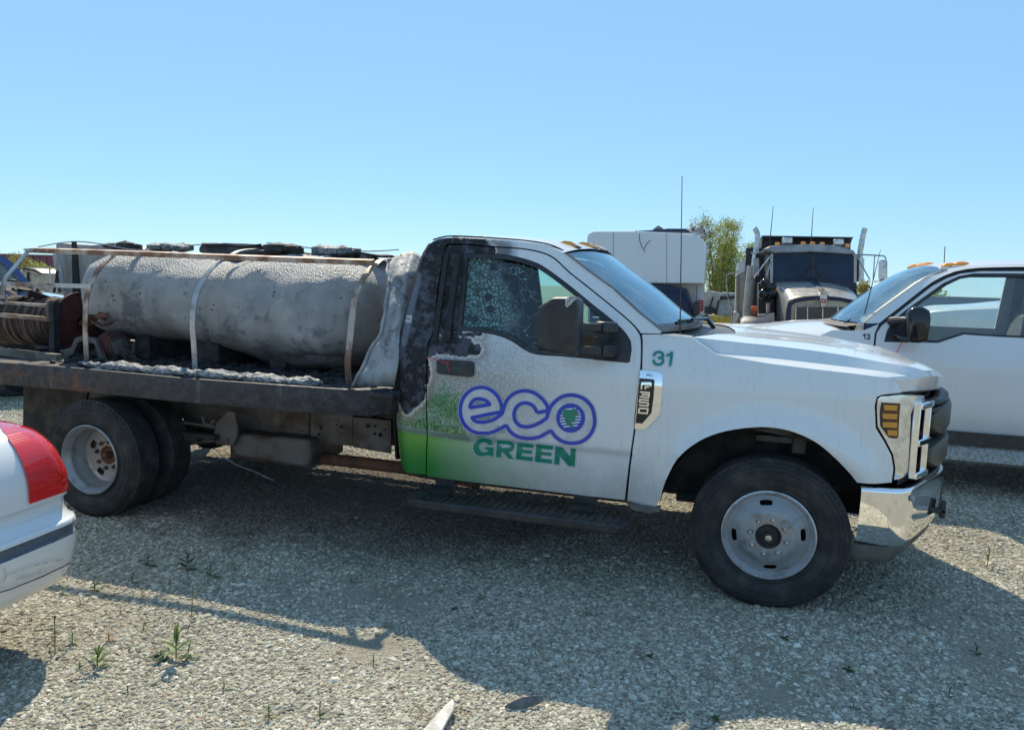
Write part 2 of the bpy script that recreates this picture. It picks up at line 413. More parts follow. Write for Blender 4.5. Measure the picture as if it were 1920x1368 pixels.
def m_tyre():
    t = NT('tyre_rubber')
    n = t.noise(9, 6, 0.6); n2 = t.noise(70, 4, 0.6)
    col = t.mix(t.ss(n, 0.4, 0.75), (0.016,0.016,0.017,1), (0.055,0.052,0.047,1))
    return t.done(t.bsdf(col, 0.78, 0, t.bump(n2, 0.2, 0.003)))
M['tyre'] = m_tyre()
def m_tank():
    t = NT('scorched_fibreglass_tank'); o = t.sep()
    # wound-fibre hoops (thin rings round the tank), soot spots, a sandy blistered crown
    hoop = t.noise(1.0, 6, 0.65, vec=t.mapv((95, 2.2, 2.2)))
    big = t.noise(2.6, 6, 0.55); fine = t.noise(120, 3, 0.7)
    col = t.mix(t.ss(big, 0.35, 0.68), (0.34,0.33,0.315,1), (0.20,0.198,0.195,1))
    col = t.mix(t.math('MULTIPLY', t.ss(hoop, 0.5, 0.8), 0.38), col, (0.36,0.345,0.32,1))
    drip = t.noise(1.0, 5, 0.6, vec=t.mapv((26, 3, 1.2)))
    col = t.mix(t.math('MULTIPLY', t.ss(drip, 0.55, 0.8), 0.45), col, (0.16,0.155,0.155,1))
    brown = t.math('MULTIPLY', t.ss(o[2], 1.28, 1.02), t.ss(t.noise(7, 5, 0.6), 0.3, 0.6))
    col = t.mix(t.math('MULTIPLY', brown, 0.75), col, (0.19,0.155,0.11,1))
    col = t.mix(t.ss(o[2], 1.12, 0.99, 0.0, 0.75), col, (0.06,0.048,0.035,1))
    sp = t.voro(13, vec=t.mapv((1, 1, 1.5)))
    spm = t.math('MULTIPLY', t.ss(t.math('ADD', sp, t.math('MULTIPLY', t.noise(30, 3), 0.25)), 0.31, 0.22), t.ss(t.noise(2.5, 3), 0.46, 0.55))
    col = t.mix(spm, col, (0.03,0.03,0.04,1))
    blot = t.math('ADD', t.noise(2.1, 7, 0.7), t.math('MULTIPLY', t.math('SUBTRACT', t.noise(12, 5, 0.7), 0.5), 0.35))
    col = t.mix(t.ss(blot, 0.51, 0.63, 0, 0.8), col, (0.10,0.105,0.12,1))
    col = t.mix(t.ss(blot, 0.42, 0.30, 0, 0.6), col, (0.40,0.375,0.33,1))
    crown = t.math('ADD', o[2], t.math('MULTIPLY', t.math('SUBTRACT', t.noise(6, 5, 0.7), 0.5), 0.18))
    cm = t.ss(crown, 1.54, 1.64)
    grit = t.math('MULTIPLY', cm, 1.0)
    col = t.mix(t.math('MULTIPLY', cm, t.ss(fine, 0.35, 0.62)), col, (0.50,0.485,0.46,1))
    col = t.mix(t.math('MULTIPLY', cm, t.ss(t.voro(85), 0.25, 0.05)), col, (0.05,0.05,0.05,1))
    h = t.math('ADD', t.math('MULTIPLY', hoop, 0.25), t.math('MULTIPLY', t.math('MULTIPLY', t.voro(80), grit), 2.4))
    h = t.math('ADD', h, t.math('MULTIPLY', t.noise(3.5, 4, 0.5), 0.8))
    nm = t.bump(h, 0.7, 0.010)
    return t.done(t.bsdf(col, t.ss(fine, 0.3, 0.7, 0.45, 0.75), 0.0, nm, spec=0.4))
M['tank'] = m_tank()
def m_sheet():
    t = NT('scorched_sheet'); o = t.sep()
    w = t.noise(3, 6, 0.6); s = t.noise(1, 6, 0.6, vec=t.mapv((14, 14, 2)))
    col = t.mix(t.ss(s, 0.35, 0.7), (0.36,0.35,0.34,1), (0.22,0.215,0.215,1))
    col = t.mix(t.ss(w, 0.5, 0.72, 0, 0.7), col, (0.40,0.31,0.25,1))
    col = t.mix(t.ss(t.noise(5, 7, 0.7), 0.56, 0.66, 0, 0.8), col, (0.07,0.07,0.075,1))
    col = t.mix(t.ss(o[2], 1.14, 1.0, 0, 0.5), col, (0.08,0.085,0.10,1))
    return t.done(t.bsdf(col, 0.6, 0, t.bump(t.math('ADD', t.noise(9, 5, 0.6), t.math('MULTIPLY', s, 0.6)), 0.6, 0.02), spec=0.35))
M['sheet'] = m_sheet()
def m_bed():
    t = NT('flatbed_steel_burnt'); o = t.sep()
    a = t.noise(3, 7, 0.65); b = t.noise(22, 5, 0.65); c = t.noise(120, 3, 0.6)
    col = t.mix(t.ss(b, 0.38, 0.7), (0.024,0.024,0.028,1), (0.075,0.075,0.08,1))
    col = t.mix(t.math('MULTIPLY', t.ss(t.noise(5, 6, 0.7), 0.5, 0.66), t.ss(o[0], -3.6, -4.4)), col, (0.13,0.06,0.04,1))
    v = t.noise(1, 4, 0.6, vec=t.mapv((22, 3, 1.6)))
    col = t.mix(t.math('MULTIPLY', t.ss(v, 0.6, 0.75), 0.5), col, (0.20,0.20,0.205,1))
    col = t.mix(t.math('MULTIPLY', t.ss(v, 0.3, 0.25), 0.6), col, (0.09,0.055,0.035,1))
    col = t.mix(t.ss(c, 0.6, 0.75, 0, 0.4), col, (0.22,0.22,0.22,1))
    return t.done(t.bsdf(col, t.ss(b, 0.3, 0.7, 0.45, 0.8), 0.15, t.bump(b, 0.4, 0.006), spec=0.4))
M['bed'] = m_bed()
def m_hose():
    t = NT('wound_hose_burnt')
    w = t.noise(1, 5, 0.65, vec=t.mapv((60, 7, 4), rot=(0, 0.25, 0)))
    col = t.ramp(w, [(0.36, (0.022,0.012,0.010)), (0.52, (0.085,0.05,0.038)), (0.64, (0.20,0.17,0.15)), (0.8, (0.38,0.36,0.35))])
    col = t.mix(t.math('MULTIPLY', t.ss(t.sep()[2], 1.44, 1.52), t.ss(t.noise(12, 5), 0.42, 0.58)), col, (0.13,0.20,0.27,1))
    return t.done(t.bsdf(col, 0.75, 0, t.bump(w, 1.0, 0.02)))
M['hose'] = m_hose()
def m_melt():
    t = NT('melted_crust')
    a = t.voro(38, 'F1'); b = t.noise(40, 5, 0.7)
    col = t.mix(t.ss(b, 0.4, 0.65), (0.10,0.105,0.11,1), (0.34,0.35,0.35,1))
    return t.done(t.bsdf(col, 0.6, 0, t.bump(t.math('ADD', a, b), 1.0, 0.012)))
M['melt'] = m_melt()
def m_ground():
    t = NT('gravel_ground'); o = t.sep()
    big = t.noise(0.35, 5, 0.55); mid = t.noise(2.5, 5, 0.6); dust = t.noise(1.1, 6, 0.65)
    v1 = t.voro(80, out=1); v1d = t.voro(80); v2 = t.voro(200, out=1); v2d = t.voro(200)
    g = t.sep(v1)[0]; g2 = t.sep(v2)[0]
    col = t.ramp(t.math('ADD', t.math('MULTIPLY', g, 0.45), t.math('MULTIPLY', g2, 0.55)), [(0.0, (0.19,0.175,0.14)), (0.4, (0.36,0.335,0.265)), (0.75, (0.49,0.465,0.38)), (1.0, (0.63,0.61,0.52))])
    col = t.mix(t.ss(v1d, 0.35, 0.75, 0, 0.45), col, (0.16,0.14,0.11,1))
    col = t.mix(t.ss(dust, 0.42, 0.62, 0, 0.7), col, (0.37,0.33,0.25,1))
    col = t.mix(t.ss(big, 0.42, 0.62, 0, 0.30), col, (0.32,0.285,0.215,1))
    col = t.mix(t.ss(mid, 0.5, 0.66, 0, 0.45), col, (0.22,0.19,0.14,1))
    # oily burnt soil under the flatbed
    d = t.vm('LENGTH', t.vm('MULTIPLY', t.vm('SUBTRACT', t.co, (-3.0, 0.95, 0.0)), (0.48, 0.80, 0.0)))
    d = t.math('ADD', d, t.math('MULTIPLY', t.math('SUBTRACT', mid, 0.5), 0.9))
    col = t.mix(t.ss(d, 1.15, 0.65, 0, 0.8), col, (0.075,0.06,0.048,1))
    h = t.math('ADD', t.math('MULTIPLY', v1d, -1.0), t.math('MULTIPLY', v2d, -0.6))
    return t.done(t.bsdf(col, 0.9, 0, t.bump(h, 0.9, 0.010), spec=0.25))
M['ground'] = m_ground()
def m_stone():
    t = NT('crushed_limestone'); oi = t.n.new('ShaderNodeObjectInfo')
    r = oi.outputs['Random']; loc = oi.outputs['Location']
    patchy = t.noise(0.9, 5, 0.6, vec=loc); fine = t.noise(5.0, 3, 0.6, vec=loc)
    r2 = t.math('ADD', t.math('MULTIPLY', r, 0.80), t.math('MULTIPLY', t.math('SUBTRACT', t.math('ADD', patchy, t.math('MULTIPLY', fine, 0.5)), 0.60), 0.6), clamp=True)
    col = t.ramp(r2, [(0.0, (0.10,0.09,0.075)), (0.12, (0.20,0.178,0.133)), (0.35, (0.345,0.315,0.24)), (0.68, (0.475,0.44,0.345)), (0.88, (0.64,0.605,0.50)), (1.0, (0.84,0.83,0.76))])
    col = t.mix(t.ss(t.noise(400, 1, vec=loc), 0.70, 0.72, 0, 0.7), col, (0.42,0.24,0.16,1))
    n = t.noise(90, 4, 0.6)
    col = t.mix(t.ss(n, 0.4, 0.7, 0, 0.3), col, (0.27,0.25,0.20,1))
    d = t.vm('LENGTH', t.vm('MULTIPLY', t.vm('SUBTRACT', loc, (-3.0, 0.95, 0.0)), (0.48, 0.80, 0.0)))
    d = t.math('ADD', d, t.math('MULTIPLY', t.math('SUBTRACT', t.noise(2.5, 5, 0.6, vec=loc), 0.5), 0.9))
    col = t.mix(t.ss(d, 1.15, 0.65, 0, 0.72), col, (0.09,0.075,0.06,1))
    return t.done(t.bsdf(col, 0.85, 0, t.bump(n, 0.3, 0.003), spec=0.3))
M['stone'] = m_stone()
def leafmat(name, c, c2):
    t = NT(name); oi = t.n.new('ShaderNodeNewGeometry')
    col = t.mix(oi.outputs['Random Per Island'], (*c, 1), (*c2, 1))
    n = t.n.new('ShaderNodeBsdfPrincipled'); t.lk(col, n.inputs['Base Color']); n.inputs['Roughness'].default_value = 0.55
    tr = t.n.new('ShaderNodeBsdfTranslucent'); t.lk(col, tr.inputs[0]); mx = t.n.new('ShaderNodeMixShader'); mx.inputs[0].default_value = 0.35
    t.lk(n.outputs[0], mx.inputs[1]); t.lk(tr.outputs[0], mx.inputs[2]); return t.done(mx.outputs[0])
M['leaf'] = leafmat('weed_leaf', (0.06,0.13,0.03), (0.14,0.22,0.05))
M['leafdark'] = leafmat('dark_weed_leaf', (0.03,0.06,0.02), (0.07,0.11,0.04))
M['leafred'] = leafmat('red_weed_leaf', (0.35,0.09,0.05), (0.22,0.10,0.05))
M['dry'] = leafmat('dry_stalk', (0.30,0.27,0.13), (0.22,0.20,0.09))
M['treeleaf'] = leafmat('tree_leaf', (0.17,0.25,0.06), (0.45,0.42,0.09))
M['bushleaf'] = leafmat('autumn_bush_leaf', (0.16,0.16,0.04), (0.40,0.30,0.06))
# ------------------------------------------------------------------ ground
def gz(x, y):
    w = max(0.0, 1-max(abs(x+1)/8, abs(y)/8))
    return w*(0.010*math.sin(x*1.7+0.6)*math.cos(y*1.3) + 0.006*math.sin(3.7*x+1.1*y)) - 0.004
xs = np.r_[-400, -150, -60, -25, -14, np.arange(-9, 7.01, 0.2), 12, 25, 60, 150, 400]; ysg = np.r_[-60, -20, -8, np.arange(-5, 7.01, 0.2), 12, 25, 60, 150, 420]
gv = [(x, y, gz(x, y)) for y in ysg for x in xs]; nx = len(xs)
gf = [(j*nx+i, j*nx+i+1, (j+1)*nx+i+1, (j+1)*nx+i) for j in range(len(ysg)-1) for i in range(nx-1)]
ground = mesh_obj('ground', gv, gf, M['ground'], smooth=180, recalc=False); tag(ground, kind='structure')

def scatter(name, N, seed, stones=6, smin=0.006, smax=0.017, power=1.6, rng=(1.2, 11), label=None, mat=None, kind='stuff'):
    rs = np.random.RandomState(seed)
    # spread over the yard in front of the camera's walk, denser close by
    r = rng[0]*(rng[1]/rng[0])**(rs.rand(N)**power); r = rng[0]+(rng[1]-rng[0])*rs.rand(N)**power
    a = rs.uniform(-0.80, 0.80, N)+YAW
    X = CAMP[0]+np.sin(a)*r; Y = CAMP[1]+np.cos(a)*r
    from mathutils import noise as _nz
    keep = np.array([_nz.noise(Vector((x*1.3, y*1.3, 0.3)))+0.5*_nz.noise(Vector((x*4, y*4, 7.0))) for x, y in zip(X, Y)]); keep = keep > -0.27-0.50*rs.rand(N)
    X = X[keep]; Y = Y[keep]; r = r[keep]; N = len(X)
    Z = np.array([gz(x, y) for x, y in zip(X, Y)])
    me = bpy.data.meshes.new(name); me.from_pydata([(x, y, z) for x, y, z in zip(X, Y, Z)], [], [])
    s = smin+(smax-smin)*rs.rand(N)**2.8; s = s*(1+0.06*r)
    for nm, ty, dat in (('scl', 'FLOAT', s), ('rot', 'FLOAT_VECTOR', None), ('idx', 'INT', rs.randint(0, stones, N))):
        at = me.attributes.new(nm, ty, 'POINT')
        if nm == 'rot':
            rt = np.c_[rs.uniform(-0.35, 0.35, N), rs.uniform(-0.35, 0.35, N), rs.uniform(0, 6.28, N)].astype(np.float32); at.data.foreach_set('vector', rt.ravel())
        else: at.data.foreach_set('value', dat)
    o = bpy.data.objects.new(name, me); COL.objects.link(o); tag(o, label=label, kind=kind)
    g = bpy.data.node_groups.new(name+'_nodes', 'GeometryNodeTree'); g.interface.new_socket('Geometry', in_out='INPUT', socket_type='NodeSocketGeometry'); g.interface.new_socket('Geometry', in_out='OUTPUT', socket_type='NodeSocketGeometry')
    N_ = g.nodes; L_ = g.links; gi = N_.new('NodeGroupInput'); go = N_.new('NodeGroupOutput')
    gi2 = N_.new('GeometryNodeGeometryToInstance')
    for k in range(stones):
        ic = N_.new('GeometryNodeMeshIcoSphere'); ic.inputs['Radius'].default_value = 1.0; ic.inputs['Subdivisions'].default_value = 2
        sp = N_.new('GeometryNodeSetPosition'); L_.new(ic.outputs[0], sp.inputs['Geometry'])
        nz = N_.new('ShaderNodeTexVoronoi'); nz.inputs['Scale'].default_value = 0.9+0.1*k
        ps = N_.new('GeometryNodeInputPosition'); ad = N_.new('ShaderNodeVectorMath'); ad.operation = 'ADD'; ad.inputs[1].default_value = (k*7.3, k*3.1, k*5.7)
        L_.new(ps.outputs[0], ad.inputs[0]); L_.new(ad.outputs[0], nz.inputs['Vector'])
        mr = N_.new('ShaderNodeMapRange'); mr.inputs[1].default_value = 0; mr.inputs[2].default_value = 1; mr.inputs[3].default_value = 1.15; mr.inputs[4].default_value = 0.55
        L_.new(nz.outputs['Distance'], mr.inputs[0])
        sc = N_.new('ShaderNodeVectorMath'); sc.operation = 'MULTIPLY'; sc.inputs[1].default_value = (1.35-0.12*(k % 3), 0.95, 0.52+0.06*(k % 4))
        m2 = N_.new('ShaderNodeVectorMath'); m2.operation = 'SCALE'; L_.new(ps.outputs[0], m2.inputs[0]); L_.new(mr.outputs[0], m2.inputs['Scale'])
        L_.new(m2.outputs[0], sc.inputs[0]); L_.new(sc.outputs[0], sp.inputs['Position'])
        sm = N_.new('GeometryNodeSetMaterial'); sm.inputs['Material'].default_value = mat or M['stone']; L_.new(sp.outputs[0], sm.inputs[0]); ss_ = N_.new('GeometryNodeSetShadeSmooth'); ss_.inputs['Shade Smooth'].default_value = False; L_.new(sm.outputs[0], ss_.inputs[0])
        L_.new(ss_.outputs[0], gi2.inputs[0])
    ip = N_.new('GeometryNodeInstanceOnPoints'); L_.new(gi.outputs[0], ip.inputs['Points']); L_.new(gi2.outputs[0], ip.inputs['Instance']); ip.inputs['Pick Instance'].default_value = True
    def na(nm, ty):
        n = N_.new('GeometryNodeInputNamedAttribute'); n.data_type = ty; n.inputs[0].default_value = nm; return n.outputs[0]
    L_.new(na('idx', 'INT'), ip.inputs['Instance Index']); L_.new(na('scl', 'FLOAT'), ip.inputs['Scale'])
    er = N_.new('FunctionNodeEulerToRotation'); L_.new(na('rot', 'FLOAT_VECTOR'), er.inputs[0]); L_.new(er.outputs[0], ip.inputs['Rotation'])
    L_.new(ip.outputs[0], go.inputs[0]); md = o.modifiers.new('stones', 'NODES'); md.node_group = g
    return o
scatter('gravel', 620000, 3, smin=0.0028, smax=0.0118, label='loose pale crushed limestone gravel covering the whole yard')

scatter('loose_stones', 5200, 12, smin=0.009, smax=0.021, power=1.2, rng=(1.2, 9), label='larger loose limestone chips scattered over the fine gravel')
# ------------------------------------------------------------------ the work truck number 31
def FS(x, z):
    y = 0.0
    if z < 0.86: y += 0.085*((0.86-z)/0.4)**2
    if z < 0.755: y += 0.010*min(1.0, (0.755-z)/0.02)
    if z > 1.30: y += 0.04 + 0.36*(z-1.30)
    elif z > 1.10: y += 0.04*((z-1.10)/0.20)**2
    if x < -2.07: y += 0.07*((-2.07-x)/0.10)**2
    if x > 0.28: y += 0.24*((x-0.28)/0.5)**2
    r = math.hypot(x, z-0.39)
    if z > 0.3: y -= 0.038*math.exp(-((r-0.56)/0.075)**2)
    return y
def sx(px, off=0.0): return [(p.x, p.z) for p in (Us(u, v, FS, off) for u, v in px)]
def fm(off=0.0): return lambda a, b: Vector((a, FS(a, b)+off, b))
def smooth_px(px, n=3): return [tuple(p) for p in crom(px, n)]

def offset_poly(P, d):
    out = []; n = len(P); A = 0
    for i in range(n): A += P[i][0]*P[(i+1)%n][1]-P[(i+1)%n][0]*P[i][1]
    s = 1 if A > 0 else -1
    for i in range(n):
        a = np.array(P[i-1]); b = np.array(P[i]); c = np.array(P[(i+1)%n])
        e1 = b-a; e2 = c-b
        if np.linalg.norm(e1) < 1e-9 or np.linalg.norm(e2) < 1e-9: out.append(tuple(b)); continue
        n1 = np.array([-e1[1], e1[0]])/np.linalg.norm(e1); n2 = np.array([-e2[1], e2[0]])/np.linalg.norm(e2)
        m = n1+n2; L = np.linalg.norm(m)
        m = m/L if L > 1e-6 else n1
        k = d*s/max(0.5, float(m @ n1)); out.append(tuple(b+m*k))
    return out

def w2(u, v): p = Us(u, v, FS); return (p.x, p.z)

def m_truckpaint():
    """white paint, printed green fade on the rear of the door, soot and char where the fire reached"""
    t = NT('white_paint_charred'); o = t.sep(); x, z = o[0], o[2]
    n1 = t.noise(5, 8, 0.6); n2 = t.noise(14, 7, 0.65); n3 = t.noise(70, 4, 0.65); n4 = t.noise(1, 5, 0.6, vec=t.mapv((45, 45, 2.0)))
    side = t.ss(o[1], 0.40, 0.30)
    # road dust
    dust = t.math('MULTIPLY', t.ss(z, 0.42, 0.95, 1.0, 0.10), t.ss(n1, 0.3, 0.75))
    dust = t.math('MULTIPLY', t.math('ADD', dust, t.math('MULTIPLY', t.ss(n4, 0.52, 0.72), 0.40)), 0.42)
    dust = t.math('MAXIMUM', dust, t.math('MULTIPLY', t.ss(t.noise(160, 2, 0.5), 0.66, 0.70), t.ss(z, 0.5, 1.3, 0.55, 0.12)))
    col = t.mix(dust, (0.72,0.73,0.72,1), (0.32,0.29,0.24,1))
    # ---- printed film: green field fading forward, grass fading up
    xr, zr = w2(800, 812); xe, ze = w2(1180, 862); slope = (ze-zr)/(xe-xr)
    lower = t.ss(t.math('SUBTRACT', z, t.math('ADD', t.math('MULTIPLY', t.math('SUBTRACT', x, xr), slope-0.03), zr-0.012)), 0.008, -0.008)
    fade = t.ss(x, -1.95, -1.12, 1.0, 0.0, False)
    door = t.math('MULTIPLY', side, t.ss(x, -0.80, -0.85))
    green = t.mix(t.ss(z, 0.76, 0.52), (0.13,0.37,0.05,1), (0.035,0.24,0.04,1))
    col = t.mix(t.math('MULTIPLY', t.math('MULTIPLY', lower, door), t.math('POWER', fade, 1.15)), col, green)
    up = t.math('MULTIPLY', t.math('SUBTRACT', 1.0, lower), door)
    blades = t.noise(1, 4, 0.7, vec=t.mapv((120, 120, 55), rot=(0, 0.5, 0))); blades2 = t.noise(1, 4, 0.7, vec=t.mapv((110, 110, 50), rot=(0, -0.6, 0)))
    bl = t.ss(t.math('MAXIMUM', blades, blades2), 0.45, 0.68)
    gx, gz = w2(800, 800)
    dg = t.capsule(w2(760, 800), w2(850, 815), 0.0, n2, 0.25); dg2 = t.capsule(w2(770, 740), w2(900, 790), 0.0, n2, 0.35)
    grass = t.mix(bl, (0.02,0.09,0.035,1), (0.17,0.42,0.11,1))
    gmask = t.math('MULTIPLY', t.ss(t.math('ADD', t.math('MINIMUM', dg, dg2), t.math('MULTIPLY', t.math('SUBTRACT', blades, 0.5), 0.35)), 0.0, 0.20, 1.0, 0.0), up)
    # grey faded picture above the grass
    dgrey = t.capsule(w2(800, 720), w2(900, 740), 0.10, n2, 0.30)
    grey = t.mix(bl, (0.15,0.165,0.165,1), (0.46,0.46,0.42,1)); grey = t.mix(t.ss(n2, 0.5, 0.62), grey, (0.26,0.20,0.15,1))
    grmask = t.math('MULTIPLY', t.ss(dgrey, -0.08, 0.50, 0.85, 0.0), up)
    grmask = t.math('MULTIPLY', grmask, t.ss(n3, 0.30, 0.62, 0.45, 1.0))
    col = t.mix(grmask, col, grey)
    spk = t.math('MULTIPLY', t.math('MULTIPLY', t.ss(t.noise(130, 4, 0.75), 0.52, 0.60), up), t.ss(dgrey, 0.0, 0.75, 0.75, 0.0))
    col = t.mix(spk, col, (0.16,0.19,0.19,1))
    col = t.mix(gmask, col, grass)
    # ---- pale strip between grass and green field
    stripz = t.math('ABSOLUTE', t.math('SUBTRACT', z, t.math('ADD', t.math('MULTIPLY', t.math('SUBTRACT', x, xr), slope-0.03), zr+0.008)))
    strip = t.math('MULTIPLY', t.math('MULTIPLY', t.ss(stripz, 0.022, 0.010), door), t.ss(x, -1.9, -1.5, 0.8, 0.0))
    col = t.mix(strip, col, (0.26,0.30,0.28,1))
    # ---- fire damage
    def cap(a, b, r, amp=0.08): return t.capsule(w2(*a), w2(*b), r, n2, amp)
    ds = [cap((775, 560), (800, 480), 0.10), cap((812, 500), (796, 640), 0.10, 0.04), cap((758, 640), (765, 730), 0.115, 0.03), cap((775, 650), (782, 700), 0.085, 0.03), cap((758, 735), (762, 762), 0.045, 0.03),
          cap((845, 470), (905, 474), 0.075, 0.10), cap((845, 480), (845, 610), 0.085, 0.04), cap((800, 470), (835, 452), 0.08, 0.03),
          cap((830, 645), (870, 650), 0.058, 0.035), cap((870, 655), (893, 655), 0.030, 0.02), cap((862, 628), (900, 626), 0.012, 0.02)]
    d = ds[0]
    for q in ds[1:]: d = t.math('MINIMUM', d, q)
    d = t.math('ADD', d, t.math('MULTIPLY', t.math('SUBTRACT', t.noise(38, 5, 0.7), 0.5), 0.045))
    char = t.ss(d, 0.002, -0.002)
    flake = t.math('MULTIPLY', t.ss(t.voro(55, 'DISTANCE_TO_EDGE'), 0.05, 0.02), t.ss(d, 0.06, 0.0))
    rim = t.math('MULTIPLY', t.ss(d, 0.020, 0.012), t.math('SUBTRACT', 1.0, char))
    brown = t.math('MULTIPLY', t.ss(t.math('ADD', d, t.math('MULTIPLY', t.math('SUBTRACT', n3, 0.5), 0.08)), 0.07, 0.015), t.math('SUBTRACT', 1.0, char))
    soot = t.ss(t.math('ADD', t.math('MINIMUM', cap((850, 466), (940, 474), 0.03, 0.10), cap((770, 600), (800, 480), 0.05, 0.1)), t.math('MULTIPLY', t.math('SUBTRACT', n1, 0.5), 0.06)), 0.11, 0.0, 0.0, 0.9)
    inner = t.ss(x, -1.93, -1.97, 0.0, 1.0)  # rear of roof and back wall
    crust = t.mix(t.ss(n2, 0.48, 0.58), (0.010,0.010,0.013,1), (0.060,0.064,0.08,1)); crust = t.mix(t.ss(t.noise(90, 4, 0.7), 0.62, 0.68), crust, (0.30,0.30,0.31,1)); crust = t.mix(t.ss(n1, 0.55, 0.72, 0, 0.7), crust, (0.15,0.16,0.19,1))
    pil = t.math('MULTIPLY', t.ss(cap((782, 520), (757, 640), 0.030, 0.015), 0.01, -0.01), t.ss(n1, 0.3, 0.5))
    crust = t.mix(t.math('MULTIPLY', pil, 0.7), crust, (0.17,0.19,0.23,1))
    col = t.mix(t.math('MULTIPLY', soot, side), col, (0.05,0.055,0.065,1))
    col = t.mix(t.math('MULTIPLY', brown, t.math('MULTIPLY', side, 0.55)), col, (0.27,0.19,0.13,1))
    col = t.mix(t.math('MULTIPLY', rim, t.math('MULTIPLY', side, 0.85)), col, (0.60,0.55,0.50,1))
    col = t.mix(t.math('MULTIPLY', flake, t.math('MULTIPLY', side, 0.8)), col, (0.04,0.035,0.03,1))
    cs = t.math('MULTIPLY', char, side)
    back = t.math('MULTIPLY', t.ss(x, -1.7, -2.0), t.math('SUBTRACT', 1.0, side))
    cs = t.math('MAXIMUM', cs, t.math('MULTIPLY', back, t.ss(n1, 0.2, 0.4)))
    col = t.mix(cs, col, crust)
    r = t.math('ADD', 0.27, t.math('MULTIPLY', t.math('MAXIMUM', dust, t.math('MAXIMUM', cs, t.math('MULTIPLY', grmask, 0.5))), 0.5), clamp=True)
    h = t.math('ADD', t.math('MULTIPLY', t.math('ADD', n2, t.math('MULTIPLY', t.noise(50, 5, 0.7), 0.6)), cs), t.math('MULTIPLY', char, -0.9))
    nm = t.bump(h, 0.9, 0.014, t.bump(t.noise(2.2, 2, 0.4), 0.06, 0.05))
    return t.done(t.bsdf(col, r, 0, nm, coat=t.ss(cs, 0.0, 0.3, 0.7, 0.0), spec=0.5))
M['truck'] = m_truckpaint()

TR = thing('flatbed_truck', 'white flatbed truck numbered 31, cab rear burnt, eco GREEN on its door', 'truck', (-2, 1, 0))
def mirror_obj(o, parent, name=None):
    """the same part on the far side of the truck (centre plane y = 1)"""
    me = o.data.copy(); co = np.empty(len(me.vertices)*3); me.vertices.foreach_get('co', co); co = co.reshape(-1, 3); co[:, 1] = 2.0-co[:, 1]
    faces = [tuple(reversed(p.vertices)) for p in o.data.polygons]
    nm = bpy.data.meshes.new(name or o.name); nm.from_pydata([tuple(c) for c in co], [], faces); nm.shade_smooth(); nm.set_sharp_from_angle(angle=rad(40))
    for m in me.materials: nm.materials.append(m)
    return link(bpy.data.objects.new((name or o.name).split('.')[0], nm), parent)

win_px = [(869,475),(922,474.5),(960,479),(1000,490),(1025,503),(1066,533),(1110,569),(1150,601),(1172,622),(1183,640),(1184,656),(1180,679),(1130,675),(1052,668),(1008,665),(985,657),(961,641),(935,630),(905,624),(856,620)]
door_px = [(801,892),(802,810),(801,690),(803,650),(815,620),(823,539),(836,464),(844,459.5),(880,460),(922,464),(974,467),(1013,474),(1039,486),(1066,511),(1105,542),(1157,584),(1183,607),(1196,623),(1201,640),(1200,690),(1190,776),(1188,805),(1180,862),(1171,937),(1100,929),(1000,917),(900,905),(857,900)]
cab_px = [(745,862),(741,800),(740,755),(742,700),(748,651),(757,610),(766,573),(789,495),(797,474),(808,456),(822,448.5),(839,446),(860,446),(898,448),(948,451),(998,456),(1024,461),(1042,467),(1056,474),(1100,508),(1147,542),(1197,588),(1240,622),(1238,625),(1201.5,624.5),
          (1199,620),(1185,604.5),(1158.5,581.5),(1106.5,539.5),(1067.5,508.5),(1040.5,483.5),(1014,471.5),(974.5,464.5),(922,461.5),(880,457.5),(843,456.5),(833.5,463),(820.5,538),(812.5,619),(800.5,650),(798.5,690),(799.5,810),(798.5,889),(763,886),(752,876)]
fend_px = [(1204,627),(1240,626.5),(1297,633),(1343,664.5),(1440,681),(1520,691),(1600,700),(1667,708),(1684,719),(1691,735),(1652,740),(1644,744),(1640,760),(1642,802),(1658,828),(1671,853),(1675,877),(1672,904),(1607,904),
           (1590,883),(1560,853),(1527,827),(1480,807),(1427,800),(1360,808),(1310,827),(1270,860),(1247,903),(1238,930),(1230,949),(1203,948),(1176,939),(1184,862),(1192,805),(1194,776),(1204.5,690),(1205.5,640)]
def soften(px, i0, i1, n=4):
    mid = [tuple(p) for p in crom(px[i0:i1+1], n)]
    return px[:i0]+mid+px[i1+1:]
win_px = soften(win_px, 13, 19); win_px = soften(win_px, 9, 11, 3); win_px = soften(win_px, 1, 9)
door_px = soften(door_px, 7, 23, 3)
cab_px = soften(cab_px, 25, 36, 3); cab_px = soften(cab_px, 3, 18, 3)
fend_px = soften(fend_px, 18, 27, 4); fend_px = soften(fend_px, 9, 17, 2) if False else fend_px
win = sx(win_px); door = sx(door_px)
cab_side = patch('cab_side', sx(cab_px), fm(), M['truck'], TR, step=0.035, flange=(0, 0.05, 0))
door_o = patch('door', door, fm(), M['truck'], TR, holes=[win], step=0.035, flange=(0, 0.035, 0))
jamb = patch('door_jamb', offset_poly(door, -0.028), fm(0.036), M['glossblack'], TR, holes=[offset_poly(door, 0.022)], step=0.05, flange=(0, 0.05, 0))
fender = patch('fender', sx(fend_px), fm(), M['truck'], TR, step=0.03, flange=(0, 0.05, 0))
seal = patch('window_seal', offset_poly(win, -0.002), fm(0.004), M['black'], door_o, holes=[offset_poly(win, 0.028)], step=0.05, flange=(0, 0.03, 0))
sail_px = [(1126,582),(1125,606),(1119,640),(1113,674),(1176,680),(1181,678),(1184.5,656),(1183,640),(1172,622),(1150,601)]
sail = patch('mirror_sail', sx(sail_px), fm(-0.003), M['black'], door_o, step=0.05, flange=(0, 0.03, 0))
